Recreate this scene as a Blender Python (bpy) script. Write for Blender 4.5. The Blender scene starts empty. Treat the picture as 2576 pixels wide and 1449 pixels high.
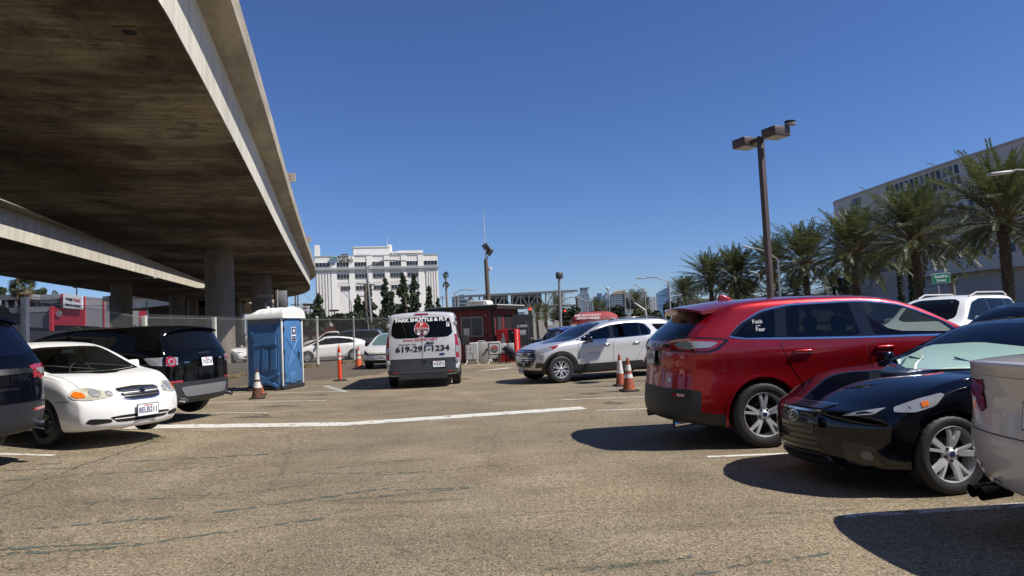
import bpy, bmesh, math, random
from mathutils import Vector, Matrix, noise
from mathutils.bvhtree import BVHTree
R = math.radians
S = bpy.context.scene
COL = S.collection
random.seed(7)
# ---------------- camera, sky, sun, exposure ----------------
EYE = Vector((0, 0, 1.55))
PITCH, ROLL = R(3.2), R(2.6)
cam_d = bpy.data.cameras.new('camera')
cam_d.sensor_width = 36
cam_d.lens = 36 * 1740 / 2576
cam_d.clip_start = 0.05
cam_d.clip_end = 12000
cam = bpy.data.objects.new('camera', cam_d)
COL.objects.link(cam)
cam.matrix_world = Matrix.Translation(EYE) @ Matrix.Rotation(R(90) + PITCH, 4, 'X') @ Matrix.Rotation(-ROLL, 4, 'Z')
S.camera = cam
SUN_EL = R(50)
SUN_DIR = Vector((math.cos(R(-19)) * math.cos(SUN_EL), math.sin(R(-19)) * math.cos(SUN_EL), math.sin(SUN_EL)))
W = bpy.data.worlds.new('World')
S.world = W
W.use_nodes = True
nt = W.node_tree
nt.nodes.clear()
sky = nt.nodes.new('ShaderNodeTexSky')
sky.sky_type = 'NISHITA'
sky.sun_disc = False
sky.sun_elevation = SUN_EL
sky.sun_rotation = math.atan2(SUN_DIR.x, SUN_DIR.y)
sky.altitude = 0
sky.air_density = 1.0
sky.dust_density = 0.0
sky.ozone_density = 6.0
bg = nt.nodes.new('ShaderNodeBackground')
bg.inputs[1].default_value = 0.061
wo = nt.nodes.new('ShaderNodeOutputWorld')
wb = nt.nodes.new('ShaderNodeMix')      # camera white balance of the clear blue sky
wb.data_type = 'RGBA'; wb.blend_type = 'MULTIPLY'; wb.inputs[0].default_value = 1
wb.inputs[7].default_value = (.84, .98, 1.34, 1)
nt.links.new(sky.outputs[0], wb.inputs[6])
nt.links.new(wb.outputs[2], bg.inputs[0])
nt.links.new(bg.outputs[0], wo.inputs[0])
sd = bpy.data.lights.new('sun', 'SUN')
sd.energy = 4.7
sd.angle = R(0.5)
sd.color = (1.0, 0.95, 0.88)
sun = bpy.data.objects.new('sun', sd)
COL.objects.link(sun)
sun.rotation_euler = SUN_DIR.to_track_quat('Z', 'Y').to_euler()
sun.location = SUN_DIR * 50
S.view_settings.view_transform = 'Standard'
S.view_settings.look = 'None'
S.view_settings.gamma = 1
S.view_settings.exposure = 0.35
S.cycles.max_bounces = 8
# ---------------- materials ----------------
MATS = {}
def srgb(r, g, b):
    f = lambda c: c / 12.92 if c <= 0.04045 else ((c + 0.055) / 1.055) ** 2.4
    return (f(r / 255), f(g / 255), f(b / 255))
def mat(name, col, rough=0.6, metal=0.0, coat=0.0, var=0.0, vs=3.0, bump=0.0, bs=60.0, spec=0.5, emit=None, stretch=None, trans=0.0):
    if name in MATS: return MATS[name]
    m = bpy.data.materials.new(name); m.use_nodes = True
    n = m.node_tree.nodes; l = m.node_tree.links
    p = n['Principled BSDF']
    p.inputs['Base Color'].default_value = (*col, 1)
    p.inputs['Roughness'].default_value = rough
    p.inputs['Metallic'].default_value = metal
    p.inputs['Coat Weight'].default_value = coat
    p.inputs['Coat Roughness'].default_value = 0.04
    p.inputs['Specular IOR Level'].default_value = spec
    if trans: p.inputs['Transmission Weight'].default_value = trans
    if emit:
        p.inputs['Emission Color'].default_value = (*emit[:3], 1); p.inputs['Emission Strength'].default_value = emit[3]
    if var or bump:
        tc = n.new('ShaderNodeTexCoord'); mp = n.new('ShaderNodeMapping'); l.new(tc.outputs['Object'], mp.inputs[0])
        if stretch: mp.inputs['Scale'].default_value = stretch
    if var:
        a = n.new('ShaderNodeTexNoise'); a.inputs['Scale'].default_value = vs; a.inputs['Detail'].default_value = 6; a.inputs['Roughness'].default_value = 0.65
        l.new(mp.outputs[0], a.inputs[0])
        r = n.new('ShaderNodeMapRange'); r.inputs['From Min'].default_value = 0.3; r.inputs['From Max'].default_value = 0.7
        r.inputs['To Min'].default_value = 1 - var; r.inputs['To Max'].default_value = 1 + var * 0.6
        l.new(a.outputs[0], r.inputs[0])
        x = n.new('ShaderNodeMix'); x.data_type = 'RGBA'; x.blend_type = 'MULTIPLY'; x.inputs[0].default_value = 1
        x.inputs[6].default_value = (*col, 1)
        l.new(r.outputs[0], x.inputs[7]); l.new(x.outputs[2], p.inputs['Base Color'])
    if bump:
        b = n.new('ShaderNodeTexNoise'); b.inputs['Scale'].default_value = bs; b.inputs['Detail'].default_value = 4
        l.new(mp.outputs[0], b.inputs[0])
        bb = n.new('ShaderNodeBump'); bb.inputs['Strength'].default_value = bump; bb.inputs['Distance'].default_value = 0.02
        l.new(b.outputs[0], bb.inputs['Height']); l.new(bb.outputs[0], p.inputs['Normal'])
    MATS[name] = m
    return m
# ---------------- objects ----------------
def tag(o, label=None, cat=None, group=None, kind=None):
    if label: o['label'] = label
    if cat: o['category'] = cat
    if group: o['group'] = group
    if kind: o['kind'] = kind
    return o
def empty(name, loc=(0, 0, 0), rz=0, label=None, cat=None, group=None):
    o = bpy.data.objects.new(name, None); COL.objects.link(o)
    o.location = loc; o.rotation_euler = (0, 0, rz); o.empty_display_size = 0.2
    return tag(o, label, cat, group)
def link_mesh(name, me, parent=None):
    o = bpy.data.objects.new(name, me); COL.objects.link(o)
    if parent is not None: o.parent = parent
    return o
def copy_tree(o, parent=None):
    c = o.copy(); COL.objects.link(c)
    if parent is not None: c.parent = parent
    for ch in list(o.children): copy_tree(ch, c)
    return c
class MB:
    def __init__(s): s.v = []; s.f = []; s.m = []
    def add(s, vs, fs, mi=0):
        b = len(s.v); s.v += [tuple(v) for v in vs]
        s.f += [tuple(b + i for i in f) for f in fs]; s.m += [mi] * len(fs)
    def box(s, c, d, rz=0, mi=0, M=None, taper=1.0):
        x, y, z = d[0] / 2, d[1] / 2, d[2] / 2
        vs = [Vector((a * x * (taper if e > 0 else 1), b * y * (taper if e > 0 else 1), e * z)) for e in (-1, 1) for a, b in ((-1, -1), (1, -1), (1, 1), (-1, 1))]
        m = Matrix.Rotation(rz, 3, 'Z') if M is None else M
        vs = [m @ v + Vector(c) for v in vs]
        s.add(vs, [(3, 2, 1, 0), (4, 5, 6, 7), (0, 1, 5, 4), (1, 2, 6, 5), (2, 3, 7, 6), (3, 0, 4, 7)], mi)
    def bar(s, a, b, w, h=None, mi=0, up=(0, 0, 1)):
        a = Vector(a); b = Vector(b); h = h or w; d = (b - a); L = d.length
        if L < 1e-6: return
        d = d / L; u = Vector(up)
        if abs(d.dot(u)) > 0.98: u = Vector((1, 0, 0))
        sx = d.cross(u).normalized(); uz = sx.cross(d)
        M = Matrix((d, sx, uz)).transposed()
        s.box((a + b) / 2, (L, w, h), M=M, mi=mi)
    def tube(s, pts, r, n=8, mi=0, cap=True):
        pts = [Vector(p) for p in pts]; rs = r if isinstance(r, (list, tuple)) else [r] * len(pts)
        rings = []; u = None
        for i, p in enumerate(pts):
            d = (pts[min(i + 1, len(pts) - 1)] - pts[max(i - 1, 0)]).normalized()
            if u is None: u = d.orthogonal().normalized()
            u = (u - d * u.dot(d)).normalized(); w = d.cross(u)
            rings.append([p + (u * math.cos(t) + w * math.sin(t)) * rs[i] for t in [2 * math.pi * k / n for k in range(n)]])
        vs = [v for r_ in rings for v in r_]; fs = []
        for i in range(len(pts) - 1):
            for k in range(n):
                a = i * n + k; b = i * n + (k + 1) % n
                fs.append((a, b, b + n, a + n))
        if cap: fs += [tuple(range(n - 1, -1, -1)), tuple((len(pts) - 1) * n + k for k in range(n))]
        s.add(vs, fs, mi)
    def cyl(s, a, b, r0, r1=None, n=16, mi=0): s.tube([a, b], [r0, r0 if r1 is None else r1], n, mi)
    def lathe(s, prof, c=(0, 0, 0), n=24, axis='Z', mi=0, rad=None):
        # prof: (r, h) pairs along the axis
        vs = []; fs = []
        for j, (r, h) in enumerate(prof):
            for k in range(n):
                t = 2 * math.pi * k / n; rr = r if rad is None else rad(j, k, r)
                p = (rr * math.cos(t), rr * math.sin(t), h)
                if axis == 'Y': p = (p[0], p[2], p[1])
                if axis == 'X': p = (p[2], p[0], p[1])
                vs.append(Vector(p) + Vector(c))
        for j in range(len(prof) - 1):
            for k in range(n):
                a = j * n + k; b = j * n + (k + 1) % n
                q = (a, b, b + n, a + n)
                fs.append(q[::-1] if axis == 'Y' else q)
        s.add(vs, fs, mi)
    def prism(s, poly, y0, y1, plane='XZ', mi=0):
        n = len(poly)
        def P(a, b, t): return (a, t, b) if plane == 'XZ' else ((t, a, b) if plane == 'YZ' else (a, b, t))
        vs = [P(a, b, y0) for a, b in poly] + [P(a, b, y1) for a, b in poly]
        fs = [tuple(range(n)), tuple(range(2 * n - 1, n - 1, -1))] + [(i, i + n, (i + 1) % n + n, (i + 1) % n) for i in range(n)]
        s.add(vs, fs, mi)
    def build(s, name, mats, parent=None, smooth=None, loc=None):
        me = bpy.data.meshes.new(name); me.from_pydata(s.v, [], s.f)
        if not isinstance(mats, (list, tuple)): mats = [mats]
        for m in mats: me.materials.append(m)
        if len(mats) > 1: me.polygons.foreach_set('material_index', s.m)
        bm = bmesh.new(); bm.from_mesh(me); bmesh.ops.recalc_face_normals(bm, faces=bm.faces); bm.to_mesh(me); bm.free()
        if smooth is not None:
            me.shade_smooth(); me.set_sharp_from_angle(angle=R(smooth))
        o = link_mesh(name, me, parent)
        if loc: o.location = loc
        return o
def bevel(o, w=0.01, seg=2, ang=40):
    bm = bmesh.new(); bm.from_mesh(o.data)
    es = [e for e in bm.edges if len(e.link_faces) == 2 and e.calc_face_angle(0) > R(ang)]
    bmesh.ops.bevel(bm, geom=es, offset=w, segments=seg, affect='EDGES', profile=0.5, clamp_overlap=True)
    bm.to_mesh(o.data); bm.free()
    o.data.shade_smooth(); o.data.set_sharp_from_angle(angle=R(50))
    return o
def pl(pts):
    """monotone cubic through (x, value) points"""
    pts = sorted(pts); xs = [p[0] for p in pts]; ys = [p[1] for p in pts]; n = len(xs)
    d = [(ys[i + 1] - ys[i]) / (xs[i + 1] - xs[i]) for i in range(n - 1)]
    m = [d[0]] + [0 if d[i - 1] * d[i] <= 0 else 2 * d[i - 1] * d[i] / (d[i - 1] + d[i]) for i in range(1, n - 1)] + [d[-1]]
    def f(x):
        if x <= xs[0]: return ys[0]
        if x >= xs[-1]: return ys[-1]
        i = max(k for k in range(n) if xs[k] <= x); h = xs[i + 1] - xs[i]; t = (x - xs[i]) / h
        return (ys[i] * (1 + 2 * t) * (1 - t) ** 2 + m[i] * h * t * (1 - t) ** 2 + ys[i + 1] * t * t * (3 - 2 * t) + m[i + 1] * h * t * t * (t - 1))
    return f
def chaikin(p, it=2, q=0.22):
    for _ in range(it):
        o = []
        for i in range(len(p)):
            a = p[i]; b = p[(i + 1) % len(p)]
            o += [(a[0] + (b[0] - a[0]) * q, a[1] + (b[1] - a[1]) * q), (a[0] + (b[0] - a[0]) * (1 - q), a[1] + (b[1] - a[1]) * (1 - q))]
        p = o
    return p
TEXT_FONT = None
def text_geo(txt, size, bold=0.0, width=None, space=1.0):
    """flat text mesh as (verts2d, faces), centred; size is letter height"""
    c = bpy.data.curves.new('t', 'FONT'); c.body = txt; c.size = size / 0.70; c.offset = bold; c.fill_mode = 'FRONT'
    c.align_x = 'CENTER'; c.align_y = 'CENTER'; c.resolution_u = 3; c.space_character = space
    o = bpy.data.objects.new('t', c); COL.objects.link(o)
    me = bpy.data.meshes.new_from_object(o.evaluated_get(bpy.context.evaluated_depsgraph_get()))
    vs = [(v.co.x, v.co.y) for v in me.vertices]; fs = [tuple(p.vertices) for p in me.polygons]
    bpy.data.objects.remove(o); bpy.data.curves.remove(c); bpy.data.meshes.remove(me)
    if width and vs:
        w = max(v[0] for v in vs) - min(v[0] for v in vs); k = width / w
        vs = [(v[0] * k, v[1]) for v in vs]
    return vs, fs
def put_text(mb, txt, size, origin, right, up, mi=0, **kw):
    vs, fs = text_geo(txt, size, **kw)
    o = Vector(origin); r = Vector(right).normalized(); u = Vector(up).normalized()
    mb.add([o + r * a + u * b for a, b in vs], fs, mi)
def circle(cx, cy, r, n=28, a0=0, a1=360):
    full = abs(a1 - a0) >= 360
    k = n if full else n + 1
    return [(cx + r * math.cos(R(a0 + (a1 - a0) * i / n)), cy + r * math.sin(R(a0 + (a1 - a0) * i / n))) for i in range(k)]
def flat_poly(mb, poly, origin, right, up, mi=0):
    o = Vector(origin); r = Vector(right).normalized(); u = Vector(up).normalized()
    mb.add([o + r * a + u * b for a, b in poly], [tuple(range(len(poly)))], mi)
def ground_z(x, y):
    f = min(1, max(0, (19.5 - y) / 9)); f = f * f * (3 - 2 * f)
    a = 0.042 * max(0, -x - 3.0) if x > -12 else 0.378
    t = min(1, max(0, (y - 21) / 4)); s = min(1, max(0, (x - 0.5) / 3))
    t2 = min(1, max(0, (60 - y) / 20))
    return a * f - 0.16 * t * t * (3 - 2 * t) * s * t2 * min(1, max(0, (30 - x) / 15))
# ---------------- vehicles ----------------
M_GLASS = mat('dark_glass', (0.004, 0.0045, 0.005), 0.03, spec=0.2)
M_PLASTIC = mat('black_plastic', (0.018, 0.018, 0.019), 0.55, bump=0.15, bs=300)
M_TRIM = mat('gloss_black', (0.008, 0.008, 0.009), 0.15, coat=0.5)
M_CHROME = mat('chrome', (0.75, 0.76, 0.78), 0.12, metal=1.0)
M_TYRE = mat('tyre_rubber', (0.013, 0.013, 0.014), 0.6, bump=0.06, bs=90)
M_RIM = mat('alloy_wheel', (0.62, 0.63, 0.65), 0.33, metal=0.45)
M_DARK = mat('wheel_well', (0.006, 0.006, 0.006), 0.9)
M_RED = mat('red_lens', (0.30, 0.008, 0.012), 0.1, coat=1.0)
M_CLEAR = mat('clear_lens', (0.36, 0.37, 0.38), 0.1, metal=0.3, coat=1.0, var=0.12, vs=30)
M_AMBER = mat('amber_lens', (0.75, 0.16, 0.01), 0.12, coat=1.0)
M_SEAM = mat('panel_gap', (0.004, 0.004, 0.004), 0.8)
M_PLATE = mat('plate_white', (0.72, 0.73, 0.75), 0.4)
M_PLTXT = mat('plate_blue', (0.01, 0.015, 0.09), 0.5)
M_PLRED = mat('plate_red', (0.5, 0.02, 0.02), 0.5)
M_HAZE = mat('hazed_lens', (0.50, 0.47, 0.36), 0.16, coat=0.8, var=0.35, vs=9)
class Car:
    def __init__(s, name, loc, heading, spec, label, group=None, cat='car'):
        s.s = spec; s.L = spec['L']; s.Wd = spec['W']
        z = ground_z(loc[0], loc[1])
        s.root = empty(name, (loc[0], loc[1], z), R(heading), label, cat, group)
        # tilt with the local ground
        s.paint = spec['paint']
        s.make_body()
    def sections(s):
        sp = s.s; L = s.L
        top = pl([(x - L / 2, z) for x, z in sp['top']]); belt = pl([(x - L / 2, z) for x, z in sp['belt']])
        bot = pl([(x - L / 2, z) for x, z in sp['bot']]); plan = pl([(x - L / 2, w) for x, w in sp['plan']])
        return top, belt, bot, plan
    def make_body(s):
        sp = s.s; L = s.L; hw0 = s.Wd / 2
        top, belt, bot, plan = s.sections()
        rows = sp['rows']            # (fraction of height bottom..belt, width fraction)
        up = sp.get('up', [0.4, 0.8, 1.0])
        cols = [-1, -0.86, -0.6, -0.25, 0.25, 0.6, 0.86, 1]
        fx = [0, .012, .04, .08, .13, .19, .26, .33, .40, .47, .54, .61, .67, .73, .78, .83, .88, .925, .96, .985, 1]
        xs = [-L / 2 + f * L for f in fx]; N = len(xs) - 1; K = len(rows) + len(up) - 1; J = len(cols) - 1
        pf = pl(sp['front']); pr = pl(sp['rear']); Rf = sp.get('Rf', 0.9); Rr = sp.get('Rr', 1.0)
        af = sp.get('af', 0.22); ar = sp.get('ar', 0.14); tumble = sp.get('tumble', 0.33); crown = sp.get('crown', 0.05)
        pw = sp.get('pw', 2.6)
        def pos(i, j, k):
            x = xs[i]; v = cols[j]; T = top(x); B = bot(x); bz = min(belt(x), T - 0.045)
            if k < len(rows):
                fr, wf = rows[k]; z = B + fr * (bz - B); w = hw0 * plan(x) * wf
            else:
                g = up[k - len(rows)]; Te = T - crown * min(1, (T - bz) / 0.3) ; z = bz + g * (Te - bz)
                w = hw0 * plan(x) * rows[-1][1] - tumble * (z - bz) - 0.01
            y = v * w
            if k == K: z = z + (T - z) * (1 - abs(v) ** 2.2)
            t = min(1, max(0, (x - (L / 2 - Rf)) / Rf)); t = t * t * (1.6 - 0.6 * t)
            dx = -t * (af * abs(v) ** pw + pf(z))
            t = min(1, max(0, ((-L / 2 + Rr) - x) / Rr)); t = t * t * (1.6 - 0.6 * t)
            dx += t * (ar * abs(v) ** pw + pr(z))
            return (x + dx, y, z)
        idx = {}; vs = []
        def vid(i, j, k):
            key = (i, j, k)
            if key not in idx: idx[key] = len(vs); vs.append(pos(i, j, k))
            return idx[key]
        fs = []; mi = []
        split = sp.get('split', lambda c, k, i, N: 0)
        def addf(q, kind, k, i): fs.append(q); mi.append(split(kind, k, i, N))
        for i in range(N):
            for k in range(K):
                addf((vid(i, 0, k), vid(i, 0, k + 1), vid(i + 1, 0, k + 1), vid(i + 1, 0, k)), 'side', k, i)
                addf((vid(i, J, k), vid(i + 1, J, k), vid(i + 1, J, k + 1), vid(i, J, k + 1)), 'side', k, i)
            for j in range(J):
                addf((vid(i, j, K), vid(i, j + 1, K), vid(i + 1, j + 1, K), vid(i + 1, j, K)), 'top', K, i)
                addf((vid(i, j, 0), vid(i + 1, j, 0), vid(i + 1, j + 1, 0), vid(i, j + 1, 0)), 'bottom', 0, i)
        for j in range(J):
            for k in range(K):
                addf((vid(0, j, k), vid(0, j + 1, k), vid(0, j + 1, k + 1), vid(0, j, k + 1)), 'rear', k, 0)
                addf((vid(N, j, k), vid(N, j, k + 1), vid(N, j + 1, k + 1), vid(N, j + 1, k)), 'front', k, N)
        me = bpy.data.meshes.new('cage'); me.from_pydata(vs, [], fs)
        for m in range(max(mi) + 2): me.materials.append(None)
        me.polygons.foreach_set('material_index', mi)
        o = bpy.data.objects.new('cage', me); COL.objects.link(o)
        md = o.modifiers.new('s', 'SUBSURF'); md.levels = sp.get('lod', 2); md.render_levels = md.levels
        dg = bpy.context.evaluated_depsgraph_get()
        me2 = bpy.data.meshes.new_from_object(o.evaluated_get(dg))
        bm = bmesh.new(); bm.from_mesh(me2); s.bvh = BVHTree.FromBMesh(bm); bm.free()
        o.data = me2; o.modifiers.clear()
        # wheel arches
        DK = max(mi) + 1
        cut = MB()
        for ax in sp['axles']:
            for sd in (-1, 1):
                r = sp['arch']; zc = sp['wr'] + sp.get('arch_dz', 0.0)
                cut.tube([(ax - L / 2, sd * (hw0 - 0.34), zc), (ax - L / 2, sd * (hw0 + 0.3), zc)], r, 40, DK)
        cm = bpy.data.meshes.new('cut'); cm.from_pydata(cut.v, [], cut.f)
        for m in range(DK + 1): cm.materials.append(None)
        cm.polygons.foreach_set('material_index', cut.m)
        bm = bmesh.new(); bm.from_mesh(cm); bmesh.ops.recalc_face_normals(bm, faces=bm.faces); bm.to_mesh(cm); bm.free()
        co = bpy.data.objects.new('cut', cm); COL.objects.link(co)
        b = o.modifiers.new('b', 'BOOLEAN'); b.operation = 'DIFFERENCE'; b.solver = 'EXACT'; b.object = co
        dg = bpy.context.evaluated_depsgraph_get(); dg.update()
        me3 = bpy.data.meshes.new_from_object(o.evaluated_get(dg))
        for q in (o, co): bpy.data.objects.remove(q)
        # split into parts by index
        names = sp.get('parts', ['body']); mats_ = sp.get('part_mats', [s.paint])
        bm = bmesh.new(); bm.from_mesh(me3)
        for f in bm.faces:      # boolean walls of the arch belong to the body
            pass
        s.bodies = []
        for n_, nm in enumerate(names):
            keep = {n_} | ({DK} if n_ == 0 else set())
            b2 = bm.copy()
            bmesh.ops.delete(b2, geom=[f for f in b2.faces if f.material_index not in keep], context='FACES')
            if not b2.faces: b2.free(); continue
            for f in b2.faces: f.material_index = 1 if f.material_index == DK else 0
            m4 = bpy.data.meshes.new(nm); b2.to_mesh(m4); b2.free()
            m4.materials.clear(); m4.materials.append(mats_[n_]); m4.materials.append(M_DARK)
            m4.shade_smooth(); m4.set_sharp_from_angle(angle=R(38))
            s.bodies.append(link_mesh(nm, m4, s.root))
        bm.free()
    def ray(s, view, a, b, side=1):
        if view == 'side': o = Vector((a, 3 * side, b)); d = Vector((0, -side, 0))
        elif view == 'rear': o = Vector((-9, a, b)); d = Vector((1, 0, 0))
        elif view == 'front': o = Vector((9, a, b)); d = Vector((-1, 0, 0))
        else: o = Vector((a, b, 5)); d = Vector((0, 0, -1))
        h = s.bvh.ray_cast(o, d)
        for _ in range(60):          # off the silhouette: slide back to its edge
            if h[0] is not None and abs(h[1].dot(d)) > .2: break
            if view == 'side': o.x *= .993; o.z += (.9 - o.z) * .004
            elif view == 'top': o.y *= .985
            else: o.y *= .985; o.z += (.9 - o.z) * .004
            h = s.bvh.ray_cast(o, d)
        if h[0] is None: h = s.bvh.find_nearest(o + d * 2); return h[0], h[1]
        n = h[1]
        if n.dot(d) > 0: n = -n
        return h[0], n
    def panel(s, name, view, poly, m, off=0.004, side=1, step=0.07, parent=None, edge=None, obj=True, mb=None, mi=0, skirt=True, tris=None):
        """polygon in a view of the car, laid onto the body surface as a thin raised panel"""
        bm = bmesh.new()
        if tris is None:
            vs = [bm.verts.new((a, b, 0)) for a, b in poly]
            try: bm.faces.new(vs)
            except ValueError: bm.free(); return None
            xs = [p[0] for p in poly]; ys = [p[1] for p in poly]
            for ax, lo, hi in ((0, min(xs), max(xs)), (1, min(ys), max(ys))):
                t = lo + step
                while t < hi - 1e-4:
                    co = (t, 0, 0) if ax == 0 else (0, t, 0); no = (1, 0, 0) if ax == 0 else (0, 1, 0)
                    bmesh.ops.bisect_plane(bm, geom=bm.verts[:] + bm.edges[:] + bm.faces[:], plane_co=co, plane_no=no, dist=1e-5)
                    t += step
        else:
            vv = [bm.verts.new((a, b, 0)) for a, b in tris[0]]
            for f in tris[1]:
                try: bm.faces.new([vv[i] for i in f])
                except ValueError: pass
        low = {}
        for v in bm.verts[:]:
            p, n = s.ray(view, v.co.x, v.co.y, side)
            low[v] = p - n * 0.012
            v.co = p + n * off
        if skirt:
            es = [e for e in bm.edges if len(e.link_faces) == 1]; nv = {}
            for e in es:
                for v in e.verts:
                    if v not in nv: nv[v] = bm.verts.new(low[v])
            for e in es:
                a, b = e.verts
                f = bm.faces.new((a, b, nv[b], nv[a])); f.material_index = 1
        bmesh.ops.recalc_face_normals(bm, faces=bm.faces)
        me = bpy.data.meshes.new(name)
        cvec = Vector((0, 0, 0.7))
        # outward orientation
        fl = sum((1 if f.normal.dot(f.calc_center_median() - cvec) > 0 else -1) for f in bm.faces if f.material_index == 0)
        if fl < 0: bmesh.ops.reverse_faces(bm, faces=bm.faces)
        bm.to_mesh(me); bm.free()
        me.materials.append(m); me.materials.append(edge or m)
        me.shade_smooth(); me.set_sharp_from_angle(angle=R(45))
        return link_mesh(name, me, parent or s.root)
    def both(s, name, view, poly, m, **kw):
        o = s.panel(name, 'side', poly, m, side=-1, **kw)
        s.panel(name, 'side', poly, m, side=1, **kw)
        return o
    def text(s, name, view, txt, size, c, m, side=1, off=0.006, parent=None, **kw):
        vs, fs = text_geo(txt, size, **kw)
        fl = -1 if (view == 'rear' or (view == 'side' and side > 0)) else 1
        vs = [(c[0] + a * fl, c[1] + b) for a, b in vs]
        return s.panel(name, view, None, m, off=off, side=side, tris=(vs, fs), skirt=False, parent=parent)
    def wheels(s, style='alloy', rim_m=None, only=None, rr=0.66, steer=0):
        sp = s.s; hw = s.Wd / 2
        for a, ax in enumerate(sp['axles']):
            for sd in (-1, 1):
                if only and (a, sd) not in only: continue
                w = make_wheel(s.root, sp['wr'], sp.get('tw', 0.235), sp['wr'] * rr, style, rim_m or M_RIM)
                w.location = (ax - s.L / 2, sd * (hw - sp.get('inset', 0.15)), sp['wr'])
                w.rotation_euler = (0, 0, (0 if sd > 0 else math.pi) + (steer if a == 1 else 0))
    def handle(s, x, z, side, m, w=0.2):
        b = MB(); p, n = s.ray('side', x, z, side)
        for t in (-1, 1): b.box(p + n * 0.012 + Vector((t * w * 0.42, 0, 0)), (0.03, 0.04, 0.03))
        b.tube([p + n * 0.02 + Vector((-w / 2, 0, 0)), p + n * 0.026 + Vector((-w / 4, 0, 0.004)), p + n * 0.026 + Vector((w / 4, 0, 0.004)), p + n * 0.02 + Vector((w / 2, 0, 0))], [0.010, 0.014, 0.014, 0.010], 8)
        return b.build('door_handle', m, s.root, 60)
    def mirror(s, x, z, side, m, sz=(0.12, 0.24, 0.16)):
        p, n = s.ray('side', x, z, side); y = p.y
        b = MB(); c = Vector((x - 0.02, y + side * (sz[1] / 2 + 0.05), z + 0.03))
        b.box(c, sz, taper=0.9); b.box((x, y + side * 0.03, z - 0.02), (0.07, 0.12, 0.05), mi=1)
        o = b.build('wing_mirror', [m, M_TRIM], s.root); bevel(o, 0.035, 3); return o
    def plate(s, end, y, z, txt, m_frame=None, w=0.305, tilt=0, off=0.012, blue=True, h=0.152):
        p, n = s.ray(end, y, z); sg = -1 if end == 'rear' else 1
        n = Vector((sg, 0, 0.15 if end == 'rear' else 0.0)).normalized() if not tilt else n
        r = Vector((0, -1, 0)) if end == 'rear' else Vector((0, 1, 0))
        u = (r.cross(n) * -1).normalized() if False else n.cross(r).normalized()
        if u.z < 0: u = -u
        o = p + Vector((sg, 0, 0)) * off + n * 0.01
        b = MB(); M = Matrix((n, r, u)).transposed()
        b.box(o, (0.012, w + 0.02, h + 0.02), M=M, mi=0)
        b.box(o + n * 0.006, (0.006, w, h), M=M, mi=1)
        put_text(b, txt, h * 0.47, o + n * 0.0105 - u * h * 0.04, r, u, 2, width=w * 0.88, bold=0.002)
        put_text(b, 'California', h * 0.15, o + n * 0.0105 + u * h * 0.37, r, u, 3, bold=0.0008)
        return b.build('license_plate', [m_frame or M_TRIM, M_PLATE, M_PLTXT, M_PLRED], s.root)
_wheel_cache = {}
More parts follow.
